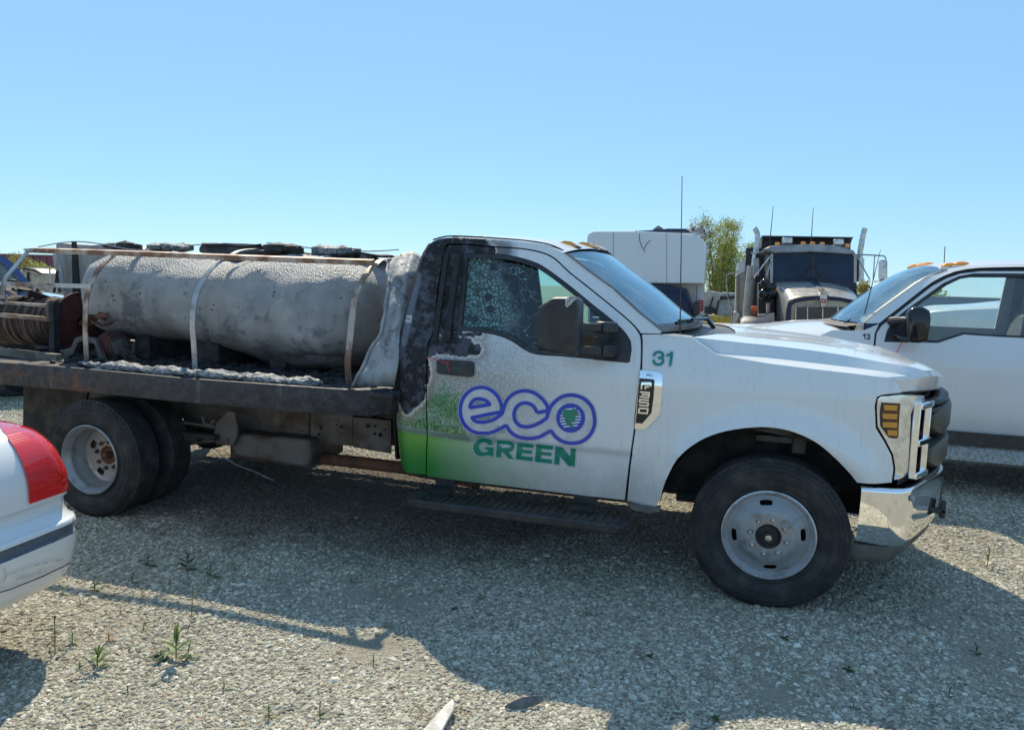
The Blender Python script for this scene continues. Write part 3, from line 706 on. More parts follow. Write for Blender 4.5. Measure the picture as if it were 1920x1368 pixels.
far = [mirror_obj(cab_side, TR), mirror_obj(door_o, TR, 'door'), mirror_obj(fender, TR)]

# the heat-crazed door glass: blistered film on the rear half, clear towards the mirror
def m_crazed():
    t = NT('heat_blistered_glass'); o = t.sep()
    tr = t.n.new('ShaderNodeBsdfTransparent'); tr.inputs[0].default_value = (0.50, 0.80, 0.78, 1)
    gl = t.n.new('ShaderNodeBsdfGlossy'); gl.inputs['Roughness'].default_value = 0.05
    wv = t.vm('ADD', t.co, t.vm('SCALE', t.noise(9, 3, 0.5, col=True), (0,0,0), 0.06))
    v = t.voro(42, 'DISTANCE_TO_EDGE', vec=wv); vf = t.voro(42, 'F1', vec=wv)
    c = t.capsule(w2(880, 520), w2(905, 600), 0.0, t.noise(7, 4, 0.6), 0.30)
    mask = t.ss(c, 0.10, 0.24, 1.0, 0.0)
    big = t.ss(t.voro(9), 0.20, 0.24)
    mask = t.math('MULTIPLY', mask, big)
    nm = t.bump(t.math('MULTIPLY', v, mask), 1.0, 0.03); t.lk(nm, gl.inputs['Normal'])
    df = t.n.new('ShaderNodeBsdfDiffuse'); df.inputs[0].default_value = (0.36, 0.62, 0.62, 1)
    tl = t.n.new('ShaderNodeBsdfTranslucent'); tl.inputs[0].default_value = (0.45, 0.72, 0.70, 1)
    a = t.n.new('ShaderNodeMixShader'); a.inputs[0].default_value = 0.5; t.lk(df.outputs[0], a.inputs[1]); t.lk(tl.outputs[0], a.inputs[2])
    crack = t.ss(v, 0.03, 0.10); cell = t.math('MULTIPLY', t.math('MULTIPLY', crack, mask), t.ss(vf, 0.8, 0.1, 0.35, 0.95))
    dark = t.math('MULTIPLY', t.math('SUBTRACT', 1.0, crack), mask)
    dk = t.n.new('ShaderNodeBsdfDiffuse'); dk.inputs[0].default_value = (0.03, 0.06, 0.07, 1)
    fr = t.n.new('ShaderNodeFresnel'); fr.inputs[0].default_value = 1.5
    m1 = t.n.new('ShaderNodeMixShader'); t.lk(t.math('ADD', fr.outputs[0], t.math('ADD', 0.04, t.math('MULTIPLY', mask, 0.16))), m1.inputs[0]); t.lk(tr.outputs[0], m1.inputs[1]); t.lk(gl.outputs[0], m1.inputs[2])
    m2 = t.n.new('ShaderNodeMixShader'); t.lk(cell, m2.inputs[0]); t.lk(m1.outputs[0], m2.inputs[1]); t.lk(a.outputs[0], m2.inputs[2])
    m3 = t.n.new('ShaderNodeMixShader'); t.lk(t.math('MULTIPLY', dark, 0.75), m3.inputs[0]); t.lk(m2.outputs[0], m3.inputs[1]); t.lk(dk.outputs[0], m3.inputs[2])
    # stray threads of the peeled film
    th = t.math('MULTIPLY', t.ss(t.voro(8, 'DISTANCE_TO_EDGE', vec=t.vm('ADD', t.co, t.vm('SCALE', t.noise(5, 3, 0.6, col=True), (0,0,0), 0.35))), 0.010, 0.004), t.ss(c, 0.16, 0.26))
    th = t.math('MULTIPLY', th, t.ss(c, 0.42, 0.36))
    m4 = t.n.new('ShaderNodeMixShader'); t.lk(t.math('MULTIPLY', th, 0.6), m4.inputs[0]); t.lk(m3.outputs[0], m4.inputs[1]); t.lk(df.outputs[0], m4.inputs[2])
    return t.done(m4.outputs[0])
M['crazed'] = m_crazed()
patch('window_glass', offset_poly(win, -0.004), fm(0.030), M['crazed'], door_o, step=0.06)
g2 = patch('window_glass', offset_poly(win, -0.004), fm(0.030), M['glass'], None, step=0.08)
mirror_obj(g2, far[1], 'window_glass'); bpy.data.objects.remove(g2)
mirror_obj(seal, far[1], 'window_seal'); mirror_obj(sail, far[1], 'mirror_sail')

# the burnt door pillar stands a little proud of the recessed opening
MB().beam(Uy(858, 478, 0.17), Uy(838, 640, 0.03), 0.035, 0.02, (0,1,0)).beam(Uy(838, 474, 0.175), Uy(815, 640, 0.035), 0.03, 0.016, (0,1,0)).build('burnt_pillar_trim', M['char'], TR)
# a drip moulding of charred rubber along the roof rail
drip = [Uy(u, v-1.5, 0.27) for u, v in ((812,451),(839,444.5),(880,445),(930,448),(990,453),(1030,460),(1056,471))]
MB().tube(crom([tuple(p) for p in drip], 4), 0.005, 6).build('roof_seam', M['char'], TR)

# roof, windshield, rear wall
rail_px = [(808,456),(822,448.5),(839,446),(860,446),(898,448),(948,451),(998,456),(1024,461),(1042,467),(1056,474)]
rail = resample([Us(u, v, FS) for u, v in rail_px], 14)
def bow(rowN, t, h): return [Vector((p.x, p.y+(2-2*p.y)*t, p.z + h*(1-(2*t-1)**2))) for p in rowN]
rows = []
for t in (0, 0.03, 0.08, 0.15, 0.25, 0.4, 0.5, 0.6, 0.75, 0.85, 0.92, 0.97, 1):
    h = 0.050*(1-abs(2*t-1)**3.2); fr = 0.10*(1-(2*t-1)**2)
    rows.append([Vector((p.x+fr*(i/13)**2, p.y+(2-2*p.y)*t, p.z+h*(0.55+0.45*min(1, i/5)))) for i, p in enumerate(rail)])
roof = loft('roof', rows, M['truck'], TR, smooth=50)
apil = resample([Us(u, v, FS) for u, v in ((1056,474),(1100,508),(1147,542),(1197,588),(1240,622))], 10)
wrow = []
for t in np.linspace(0, 1, 17):
    wrow.append([Vector((p.x+(0.10+0.06*i/9)*(1-(2*t-1)**2)-0.004, p.y+(2-2*p.y)*t, p.z+0.044*(1-abs(2*t-1)**3.2)*(1-i/9)-0.006)) for i, p in enumerate(apil)])
loft('windshield', wrow, M['ws'], TR, smooth=60)
# black edge of the windshield and the bright reveal strip
edge = [[p+Vector((-0.004, -0.002, -0.002)) for p in apil], [a+(b-a)*0.55+Vector((0.003, 0, 0.003)) for a, b in zip(wrow[0], wrow[1])]]
loft('windshield_edge', edge, M['black'], TR)
edge = [[Vector((p.x-0.004, 2-p.y+0.002, p.z-0.002)) for p in apil], [a+(b-a)*0.55+Vector((0.003, 0, 0.003)) for a, b in zip(wrow[-1], wrow[-2])]]
loft('windshield_edge', edge, M['black'], TR)
loft('windshield_edge', [[r[-1]+Vector((0.004,0,0.004)) for r in wrow], [r[-1]+(r[-2]-r[-1])*0.8+Vector((0.004,0,0.004)) for r in wrow]], M['black'], TR)
for k_ in (0, 1):
    pt_ = [Vector((p.x-0.03, (p.y+0.03 if not k_ else 2-p.y-0.03), p.z-0.025)) for p in apil]; MB().tube(pt_, 0.03, 8).build('pillar_trim', M['darkint'], TR)
rear_px = [(745,862),(741,800),(740,755),(742,700),(748,651),(757,610),(766,573),(789,495),(797,474),(808,456)]
rr = [Us(u, v, FS) for u, v in rear_px]; rz = [(p.z, p.x, p.y) for p in rr]; rz.sort()
def rearx(z): return float(np.interp(z, [q[0] for q in rz], [q[1] for q in rz]))-0.03
def reary(z): return float(np.interp(z, [q[0] for q in rz], [q[2] for q in rz]))+0.03
zz = np.linspace(rz[0][0], rz[-1][0], 14)
outl = [(reary(z), z) for z in zz] + [(2-reary(z), z) for z in zz[::-1]]
rw = [(0.42,1.38),(1.58,1.38),(1.52,1.74),(1.45,1.78),(0.55,1.78),(0.48,1.74)]
rearw = patch('cab_back', outl, lambda a, b: Vector((rearx(b), a, b)), M['char'], TR, holes=[rw], step=0.07, flange=(0.04,0,0), hint=(-1,0,0))
patch('rear_window', offset_poly(rw, -0.01), lambda a, b: Vector((rearx(b)+0.025, a, b)), M['glass'], rearw, step=0.2, hint=(-1,0,0))
for s_ in (0, 1):
    nr = [[Vector((p.x, (p.y if not s_ else 2-p.y), p.z)) for p in rr], [Vector((rearx(p.z), (reary(p.z) if not s_ else 2-reary(p.z)), p.z)) for p in rr]]
    loft('cab_corner', nr, M['char'], TR)
# charred strips hanging on the roof edge
for (u0, v0, u1, v1, y) in ((850,444,905,444.5,0.34),(912,446,952,448.5,0.33),(960,449.5,1000,454,0.33)):
    a = Uy(u0, v0, y); b = Uy(u1, v1, y); MB().beam(a, b, 0.02, 0.010).build('charred_strip', M['char'], TR)

# roof marker lamps (five across)
for y_, u_, v_ in ((0.50,1020,453),(0.82,1072,459),(1.0,1087,462),(1.18,1100,466),(1.5,1118,471)):
    p = Uy(u_, v_, y_); t_ = (y_-0.24)/1.52; q = Vector((rail[-1].x-0.09+0.10*(1-(2*t_-1)**2), y_, rail[-1].z+0.050*(1-abs(2*t_-1)**3.2)+0.016))
    lamp = MB().box((q.x-0.075, q.y-0.055, q.z-0.02), (q.x+0.075, q.y+0.055, q.z-0.004)).build('marker_base', M['char'], TR, bevel=0.004)
    mb = MB(); P = [(-0.07,0),(-0.05,0.024),(-0.02,0.034),(0.02,0.03),(0.075,0.0)]
    vs = []
    for k, (dx, dz) in enumerate(P):
        wd = 0.045 if 0 < k < 4 else 0.05
        vs.append([Vector((q.x+dx, q.y-wd, q.z-0.004)), Vector((q.x+dx, q.y-wd*0.7, q.z-0.004+dz)), Vector((q.x+dx, q.y+wd*0.7, q.z-0.004+dz)), Vector((q.x+dx, q.y+wd, q.z-0.004))])
    n0 = sum(vs, []); fs = [(i*4+k, i*4+k+1, (i+1)*4+k+1, (i+1)*4+k) for i in range(4) for k in range(3)]
    mb.add(n0, fs); mb.build('marker_lens', M['amber'], lamp)

# hood
A_ = [Us(u, v, FS) for u, v in ((1343,664.5),(1440,681),(1520,691),(1600,700),(1667,708),(1684,719),(1691,734))]
B_ = [Uy(u, v, 0.12) for u, v in ((1343,663),(1440,670),(1520,679),(1600,689),(1667,698),(1700,704),(1716,708))] + [Uy(1712,722,0.15), Uy(1703,733,0.16)]
C_ = [Uy(u, v, 0.165) for u, v in ((1297,632),(1345,637),(1400,643),(1460,649),(1560,662),(1650,678),(1727,692))] + [Uy(1742,708,0.20), Uy(1715,732,0.22)]
D_ = [Uy(u, v, 1.0) for u, v in ((1380,624),(1460,631),(1527,638),(1600,651),(1693,673),(1730,691))] + [Uy(1752,706,1.0)]
lipc = [Vector((0.93, 1.0, 1.19)), Vector((0.925, 1.0, 1.115))]
N = 26
An, Bn, Cn = resample(A_, N), resample([tuple(p) for p in crom(B_, 4)], N), resample([tuple(p) for p in crom(C_, 4)], N)
Dn = resample([tuple(p) for p in crom(D_+lipc, 4)], N)
rows = [An, Bn, Cn]
for t in (0.12, 0.3, 0.5, 0.75):
    rows.append([Vector((c.x+(d.x-c.x)*(1-(1-t)**2.0), c.y+(d.y-c.y)*t, c.z+(d.z-c.z)*t+0.012*math.sin(math.pi*min(1, t*1.2))*min(1, (N-1-i)/5))) for i, (c, d) in enumerate(zip(Cn, Dn))])
rows.append(Dn)
full = rows + [[Vector((p.x, 2-p.y, p.z)) for p in r] for r in rows[:-1][::-1]]
hood = loft('hood', full, M['truck'], TR, smooth=14)
# fold under the hood lip
lip = [r[-1] for r in full]
loft('hood_lip', [lip, [p+Vector((-0.05, 0, -0.02)) for p in lip]], M['truck'], hood)
# cowl (black plastic), wipers, antenna
w0 = [r[-1] for r in wrow]; hb = [r[0] for r in full[2:-2]]
cw1 = resample(w0, 18); near = [Uy(1240,626.5,0.08)] + [p for p in hb] + [Vector((Uy(1240,626.5,0.08).x, 1.92, Uy(1240,626.5,0.08).z))]
cw2 = resample(near, 18)
loft('cowl', [[p+Vector((0, 0, -0.012)) for p in cw1], [a+(b-a)*0.5+Vector((0,0,-0.03)) for a, b in zip(cw1, cw2)], [b+Vector((0,0,-0.008)) for b in cw2]], M['black'], TR)
bright = [Uy(1234,626,0.10), Uy(1297,631,0.13), Uy(1343,634,0.17), Uy(1393,628,0.55)]
pA = Uy(1236, 627, 0.06); pB = Uy(1297, 633, 0.10); pC = Uy(1300, 629.5, 0.24); pD = Uy(1245, 623, 0.22)
MB().add([pA, pB, pC, pD], [(0,1,2,3)]).build('cowl_edge', M['truck'], TR)
for i, (a, b) in enumerate(((0.30, 0.98), (0.92, 1.62))):
    q = [r[-1] for r in wrow]; k0, k1 = int(a/2*16), int(b/2*16)
    pts = [q[k]+Vector((-0.01, 0, 0.045)) for k in range(k0, k1+1)]
    wip = MB().tube(pts, 0.011, 6).tube([p+Vector((0.012,0,0.016)) for p in pts], 0.007, 5).build('wiper', M['glossblack'], TR)
    MB().tube([q[k1]+Vector((0.08,0.06,0.0)), q[k1]+Vector((0.04,-0.05,0.06)), q[(k0+k1)//2]+Vector((0.01,0,0.062))], [0.016,0.012,0.008], 6).build('wiper_arm', M['glossblack'], wip)
ab = Uy(1275, 626, 0.20); at_ = Uy(1279, 330, 0.20)
an = MB().tube([ab, at_], [0.004, 0.0022], 6).build('antenna', M['black'], TR)
MB().lathe([(0.0,0.05),(0.010,0.045),(0.014,0.02),(0.026,0.0),(0.026,-0.02)], ab, (0,0,1), 12).build('antenna_base', M['black'], an)

# headlight assembly
hl_px = [(1651,743),(1668,742),(1690,740),(1712,741),(1733,742),(1735,752),(1716,757),(1708,775),(1706,820),(1703,870),(1700,890),(1688,897),(1676.5,899),(1679,877),(1674.5,851),(1661,825),(1646,800),(1644,762),(1646,748)]
def FH(x, z): return FS(x, z) + (6.0*(x-0.60)**2 if x > 0.60 else 0) + 0.004
hp = [(p.x, p.z) for p in (Us(u, v, FH) for u, v in hl_px)]
M['headchrome'] = simple('headlamp_silver', (0.80,0.81,0.80), 0.22, 0.85, (0.6,0.6,0.58), 20, coat=0.6)
hl = patch('headlight', hp, lambda a, b: Vector((a, FH(a, b), b)), M['headchrome'], TR, step=0.02, flange=(0, 0.05, 0))
tag(hl, 'silver headlamp with amber turn lens')
am_px = [(1654,754),(1688,756),(1686,780),(1684,819),(1680,822),(1668,820),(1652,798),(1651,775)]
ap = [(p.x, p.z) for p in (Us(u, v, FH) for u, v in am_px)]
patch('turn_bezel', ap, lambda a, b: Vector((a, FH(a, b)-0.006, b)), M['rust'], hl, step=0.03, flange=(0, 0.01, 0))
for (v0, v1, u0) in ((758,768,1656),(774,784,1654),(790,800,1654),(805,815,1663)):
    q = [(p.x, p.z) for p in (Us(u, v, FH) for u, v in ((u0, v0),(1682, v0+1),(1681, v1+1),(u0+1, v1)))]
    patch('turn_lens', q, lambda a, b: Vector((a, FH(a, b)-0.012, b)), M['amberdark'], hl, step=0.03, flange=(0, 0.008, 0))
hl2 = mirror_obj(hl, TR, 'headlight')
# grille: silver frames either side, twin dark bars across
gx = lambda y: 0.66+0.27*(1-((y-1.0)/0.85)**2)
gr = MB()
ys = np.linspace(0.17, 1.83, 25)
def bar(mb, zc, hh, dep, y0, y1, sq=0.45, n=30):
    Y = np.linspace(y0, y1, n); vs = []
    for y in Y:
        e = min(1.0, (min(y-y0, y1-y)+0.02)/0.10)**0.5
        for k in range(10):
            a = 2*math.pi*(k+0.5)/10; vs.append(Vector((gx(y)+dep*e*0.5*math.copysign(abs(math.cos(a))**sq, math.cos(a)), y, zc+hh*e*0.5*math.copysign(abs(math.sin(a))**sq, math.sin(a)))))
    mb.add(vs, [(i*10+k, i*10+(k+1)%10, (i+1)*10+(k+1)%10, (i+1)*10+k) for i in range(n-1) for k in range(10)]+[tuple(range(10)), tuple((n-1)*10+k for k in range(10))])
M['grille'] = simple('grille_plastic', (0.045,0.048,0.04), 0.45, 0, (0.075,0.075,0.06), 9, bump=0.2)
g = MB(); bar(g, 0.998, 0.165, 0.11, 0.34, 1.66); gro = g.build('grille_bar', M['grille'], TR)
g = MB(); bar(g, 0.815, 0.155, 0.11, 0.34, 1.66); g.build('grille_bar', M['grille'], TR)
g = MB(); bar(g, 1.095, 0.03, 0.07, 0.30, 1.70); bar(g, 1.055, 0.035, 0.07, 0.30, 1.70); bar(g, 0.695, 0.04, 0.05, 0.3, 1.7); g.build('grille_slat', M['black'], TR)
g = MB(); vs = []
for y in ys: vs += [Vector((gx(y)-0.06, y, 0.68)), Vector((gx(y)-0.06, y, 1.12))]
g.add(vs, [(2*i, 2*i+2, 2*i+3, 2*i+1) for i in range(len(ys)-1)]).build('grille_backing', M['black'], TR)
for sgn in (0, 1):
    fy = (lambda y: y) if not sgn else (lambda y: 2-y)
    g = MB()
    for y0, z0, z1 in ((0.17, 0.72, 1.12), (0.30, 0.74, 1.10)):
        g.beam((gx(y0)+0.0, fy(y0), z0), (gx(y0), fy(y0), z1), 0.022, 0.035, (1,0,0))
    for zc in (0.735, 0.905, 1.095): g.beam((gx(0.17), fy(0.17), zc), (gx(0.32), fy(0.32), zc), 0.05, 0.035)
    g.build('grille_frame', M['chrome'], TR, bevel=0.006)
# bumper
bp = [(0.425, 0.012), (0.52, 0.02), (0.60, 0.035), (0.655, 0.075), (0.70, 0.16), (0.775, 0.32), (0.86, 0.5), (0.945, 0.72), (0.965, 1.0)]
bpl = resample([tuple(p) for p in crom(bp, 5)], 30)
def brow(z, inn, dz=0.0): return [Vector((p[0]-inn*(0.35+0.65*i/29), p[1]+inn*max(0, 1-i/12.0), z-0.02*(1 if False else 0)+dz*(i/29.0))) for i, p in enumerate(bpl)]
zt = [0.690-0.012*math.sin(i/29*math.pi) for i in range(30)]
rows = []
for z, inn in ((0.668, 0.13), (0.682, 0.06), (0.690, 0.022), (0.684, 0.006), (0.668, 0.0), (0.60, 0.001), (0.50, 0.006), (0.44, 0.014), (0.392, 0.030), (0.380, 0.06)):
    rows.append([Vector((p.x, p.y, p.z - 0.045*(i/29)*(0 if z > 0.6 else 0) + 0.0)) for i, p in enumerate(brow(z, inn))])
rows = [r + [Vector((p.x, 2-p.y, p.z)) for p in r[:-1][::-1]] for r in rows]
bump_o = loft('bumper', rows, M['chrome'], TR, smooth=60, sub=2)
vr = rows[0]
def vrow(z, ins): h_ = [Vector((p[0]-0.03-ins, min(1.0, p[1]+0.02+ins*0.6), z)) for p in bpl]; return h_+[Vector((p.x, 2-p.y, p.z)) for p in h_[:-1][::-1]]
loft('bumper_valance', [vrow(0.386, 0.0), vrow(0.33, 0.012), vrow(0.295, 0.03), vrow(0.285, 0.08)], simple('valance_plastic', (0.07,0.07,0.068), 0.6, 0, (0.12,0.115,0.10), 8), TR, smooth=60)
for s_ in (0, 1):
    pb = Us(1696, 932, lambda x, z: 0.08) if False else Vector((0.668, 0.088, 0.640))
    if s_: pb = Vector((pb.x, 2-pb.y, pb.z))
    MB().lathe([(0.0, 0.012),(0.013, 0.010),(0.017, 0.0)], pb, (0.75, -0.65 if not s_ else 0.65, 0), 14).build('bumper_bolt', M['steelgrey'], bump_o)
    yy = 0.60 if not s_ else 1.40
    MB().box((0.80,yy-0.02,0.445),(0.945,yy+0.02,0.475)).box((0.915,yy-0.02,0.42),(0.945,yy+0.02,0.52)).build('tow_hook', M['black'], TR, bevel=0.008)
MB().box((0.955, 0.86, 0.40), (0.985, 1.14, 0.60)).build('plate_bracket', M['black'], TR, bevel=0.008)

# fender badge: chrome surround, black plate, block letters
bd_px = [(1201,693),(1236,697),(1243,702),(1242,730),(1238,775),(1232,782),(1212,802),(1207,804),(1190,803),(1192,780)]
bp2 = [(p.x, p.z) for p in (Us(u, v, FS) for u, v in bd_px)]
bd = patch('fender_badge', bp2, fm(-0.010), M['chrome'], TR, step=0.03, flange=(0, 0.012, 0))
pl_px = [(1199.5,708),(1224,710),(1228,712),(1226,745),(1222,773),(1205,793),(1192,792),(1194,775)]
plp = [(p.x, p.z) for p in (Us(u, v, FS) for u, v in pl_px)]
patch('badge_plate', plp, fm(-0.013), M['glossblack'], bd, step=0.03, flange=(0, 0.004, 0))
def px_map(off): return lambda a, b: Us(a, b, FS, off)
def Z6(pts, k=8.05, o=(1180, 650)): return [(o[0]+x/k, o[1]+y/k) for x, y in pts]
glyphs = [[[(180,640),(190,560),(325,565)], [(325,545),(320,600)], [(240,640),(245,600),(300,605)], [(180,545),(330,545)]],
          [[(160,680),(300,690),(290,765),(155,752)], [(185,718),(295,725)]],
          [[(295,805),(160,795),(155,835),(285,845),(280,892),(145,878)]],
          [[(150,925),(280,935),(268,1005),(140,992),(150,925)]]]
for gph in glyphs:
    P = []
    for st in gph: P += stroke(Z6(st), 3.0, caps=False)
    decal('badge_letter', P, px_map(-0.017), M['chrome'], bd, step=3)
P = stroke(Z6([(255,410),(310,440)]), 1.1)+stroke(Z6([(310,405),(255,440)]), 1.1)+stroke(Z6([(330,412),(322,440),(352,443)]), 1.1)
decal('badge_letters', P, px_map(-0.0125), M['ink'], bd, step=4)
# number 31
def num31(dx=0, dy=0):
    three = [(372,130),(392,95),(430,78),(480,85),(505,115),(500,150),(470,165),(440,168)]; three2 = [(470,165),(500,185),(508,215),(490,250),(450,268),(405,262),(375,235),(370,205)]
    return [three, three2], [[(645,80),(615,280)], [(565,130),(610,115),(645,82)]]
t3, t1 = num31()
for w_, mt, off in ((7.4, M['logopale'], -0.003), (4.6, M['logogreen'], -0.0045)):
    P = []
    for st in t3: P += stroke(Z6(crom(st, 4)), w_, caps=(w_ > 5))
    decal('number_digit', P, px_map(off), mt, fender, step=4)
    P = []
    for st in t1: P += stroke(Z6(st), w_, caps=(w_ > 5))
    decal('number_digit', P, px_map(off), mt, fender, step=4)

# door lettering
def Z5(pts, k=7.111, o=(860, 700)): return [(o[0]+x/k, o[1]+y/k) for x, y in pts]
def arc(cx, cy, rx, ry, a0, a1, n=28): return [(cx+rx*math.cos(rad(a)), cy-ry*math.sin(rad(a))) for a in np.linspace(a0, a1, n)]
S1 = arc(297, 490, 278, 306, -3, 270, 44) + [(400,795),(480,770),(560,732),(632,690)]
S2 = crom([(590,505),(608,430),(660,335),(755,258),(880,230),(1005,258),(1105,330),(1165,405),(1188,470),(1180,585)], 5)
S3 = crom([(632,690),(690,775),(790,842),(930,866),(1060,850),(1150,805),(1228,762)], 5)
S4 = crom([(1228,762),(1300,850),(1400,910),(1520,928),(1640,905),(1740,830),(1800,720),(1812,600),(1780,460),(1700,360),(1600,305),(1490,288),(1380,310),(1290,370),(1225,445),(1190,530)], 5)
S5 = crom([(150,455),(165,400),(210,350),(275,338),(340,350),(385,380),(412,412)], 4) + [(150,455)]
S6 = [(575,510),(180,587)] + crom([(180,587),(210,625),(270,646),(350,645),(450,618),(540,565),(588,520)], 4)
S7 = crom([(1045,520),(1000,440),(940,402),(870,392),(800,420),(752,480),(738,560),(760,640),(820,695),(900,710),(990,695),(1090,650),(1180,588)], 5)
S8 = [(1045,522),(1185,496)]
S9 = arc(1492, 592, 166, 168, 0, 360, 44)
fill_e = [Z5(arc(297, 490, 285, 310, 0, 360, 50)), Z5(arc(905, 550, 295, 318, 0, 360, 50)), Z5(arc(1518, 608, 300, 325, 0, 360, 50)), Z5([(480,600),(740,500),(760,760),(560,740)]), Z5([(1100,600),(1350,500),(1350,800),(1150,810)])]
h1 = Z5(crom([(178,440),(210,385),(270,358),(330,368),(370,402)], 4)); h2 = Z5(crom([(765,560),(790,470),(870,420),(950,430),(1010,490),(1035,545),(1150,535),(1150,570),(1060,645),(950,690),(850,685),(785,630)], 3)); h3 = Z5([(225,612),(505,555),(440,600),(340,630),(260,632)])
decal('logo_fill', fill_e, px_map(-0.0022), M['logofill'], door_o, step=6, holes=[h1, h2, h3])
for w_, mt, off in ((9.2, M['logopale'], -0.0030), (6.9, M['logoblue'], -0.0044)):
    for kk, (nm_, sts) in enumerate((('logo_letter', [S1, S5, S6]), ('logo_letter', [S2, S3, S7, S8]), ('logo_letter', [S4, S9]))):
        off_k = off-0.0003*kk
        P = []
        for st in sts: P += stroke(Z5(st), w_*(1.12 if st is S9 else 1))
        decal(nm_, P, px_map(off_k), mt, door_o, step=6)
decal('logo_disc', [Z5(arc(1492, 592, 150, 152, 0, 360, 40))], px_map(-0.0056), M['logoblue'], door_o, step=5)
stripes = []
for k in range(8):
    y_ = 462+k*38; hw = math.sqrt(max(0, 142**2-(y_-592+8)**2))
    if hw > 20: stripes.append(Z5([(1492-hw, y_+hw*0.10),(1492+hw, y_-hw*0.10),(1492+hw, y_+20-hw*0.10),(1492-hw, y_+20+hw*0.10)]))
M['logowhite'] = simple('logo_white', (0.62,0.66,0.72), 0.35, coat=0.3)
decal('logo_stripes', stripes, px_map(-0.0064), M['logowhite'], door_o, step=5)
land = [(1375,490),(1440,478),(1500,492),(1530,455),(1560,478),(1590,505),(1592,545),(1560,575),(1555,620),(1520,650),(1505,660),(1530,700),(1540,735),(1505,715),(1480,700),(1450,695),(1425,650),(1410,590),(1385,560),(1392,520)]
decal('logo_land', [Z5(land)], px_map(-0.0076), M['logogreen'], door_o, step=5)
G_ = [[(465,950),(440,890),(385,862),(310,858),(240,885),(198,950),(192,1010),(215,1060),(260,1095),(320,1105),(380,1090),(430,1095),(435,1108),(460,1108),(468,985),(348,975),(346,1012),(388,1018),(375,1045),(335,1055),(300,1035),(275,1000),(272,955),(300,925),(345,915),(378,930),(392,955)]]
R_ = [[(508,888),(498,1115),(562,1120),(568,1055),(600,1055),(660,1130),(738,1142),(665,1050),(715,1030),(740,985),(742,940),(715,910),(660,898)]]
R_hole = Z5([(575,950),(640,955),(662,970),(650,992),(572,988)])
E1 = [[(782,922),(1000,945),(996,992),(848,978),(846,1012),(978,1028),(974,1070),(842,1058),(838,1098),(988,1115),(984,1168),(762,1142)]]
E2 = [[(1035,945),(1258,968),(1254,1016),(1105,1003),(1102,1040),(1238,1056),(1234,1098),(1098,1086),(1094,1132),(1242,1148),(1240,1200),(1015,1175)]]
N_ = [[(1290,975),(1380,985),(1488,1105),(1496,1000),(1560,1006),(1545,1238),(1462,1228),(1348,1100),(1340,1215),(1272,1205)]]
for L_, hl_ in ((G_, None), (R_, R_hole), (E1, None), (E2, None), (N_, None)):
    ring = Z5(L_[0]); halo = stroke(ring+[ring[0]], 2.6)
    decal('logo_letter', [ring]+halo, px_map(-0.0030), M['logopale'], door_o, step=5)
    decal('logo_letter', [ring], px_map(-0.0046), M['logogreen'], door_o, step=5, holes=[hl_] if hl_ else ())

# door handle, red string
hx = [(p.x, p.z) for p in (Us(u, v, FS) for u, v in ((822,675),(826,673),(885,677),(890,680),(889,702),(885,706),(826,700),(822,696)))]
patch('door_handle', hx, fm(-0.028), M['black'], door_o, step=0.03, flange=(0, 0.03, 0))
MB().tube([Uy(800,669,-0.01), Uy(838,680,-0.05), Uy(840,692,-0.05), Uy(843,697,-0.045)], 0.0022, 5).tube([Uy(833,679,-0.045), Uy(842,678,-0.055), Uy(839,685,-0.05)], 0.0022, 5).build('string_tie', M['red'], door_o)

# towing mirror
def mirror_head(parent, sgn=1):
    fy = (lambda y: y) if sgn > 0 else (lambda y: 2-y)
    o_px = [(1009,590),(1013,575),(1022,568),(1036,559),(1042,556.5),(1078,556),(1086,561),(1088,570),(1086,640),(1083,664),(1078,667),(1040,663),(1012,658),(1008,650)]
    base = [Uy(u, v, -0.30) for u, v in o_px]
    cen = sum(base, Vector())/len(base); rows = []
    for dy, s in ((-0.055, 0.84), (-0.045, 0.94), (-0.025, 0.99), (0.02, 1.0), (0.10, 0.97), (0.15, 0.86)):
        rows.append([Vector((cen.x+(p.x-cen.x)*s, fy(p.y+dy), cen.z+(p.z-cen.z)*s)) for p in base])
    mb = MB(); n = len(base); vs = sum(rows, [])
    mb.add(vs, [(i*n+k, i*n+(k+1)%n, (i+1)*n+(k+1)%n, (i+1)*n+k) for i in range(len(rows)-1) for k in range(n)]+[tuple(range(n)), tuple((len(rows)-1)*n+k for k in range(n))])
    mh = mb.build('mirror_housing', M['black'], parent, bevel=0.004, smooth=30)
    for (va, vb) in ((603, 624), (645, 668)):
        a = Uy(1083, (va+vb)/2, -0.22); b = Uy(1124, (va+vb)/2, -0.10); c = Uy(1150, (va+vb)/2+1, 0.02)
        for p in (a, b, c): p.y = fy(p.y)
        a0 = MB().beam(a, b, 0.04, 0.042, (0,0,1)).build('mirror_arm', M['black'], mh, bevel=0.006)
        MB().beam(b, c, 0.07, 0.062, (0,0,1)).build('arm_cover', M['black'], mh, bevel=0.012)
    return mh
mh = mirror_head(door_o, 1)
# melted scar on the cap
sc = [Uy(u, v, -0.36) for u, v in ((1060,560),(1070,555.5),(1080,556),(1079,562),(1068,573),(1062,577),(1059,570))]
MB().prism(sc, (0, 0.012, 0)).build('melted_patch', simple('scorched_silver', (0.55,0.54,0.53), 0.4, 0.3, (0.1,0.1,0.1), 120, 0.45, 0.55, bump=0.8, bscale=150), mh)
mirror_head(far[1], -1)

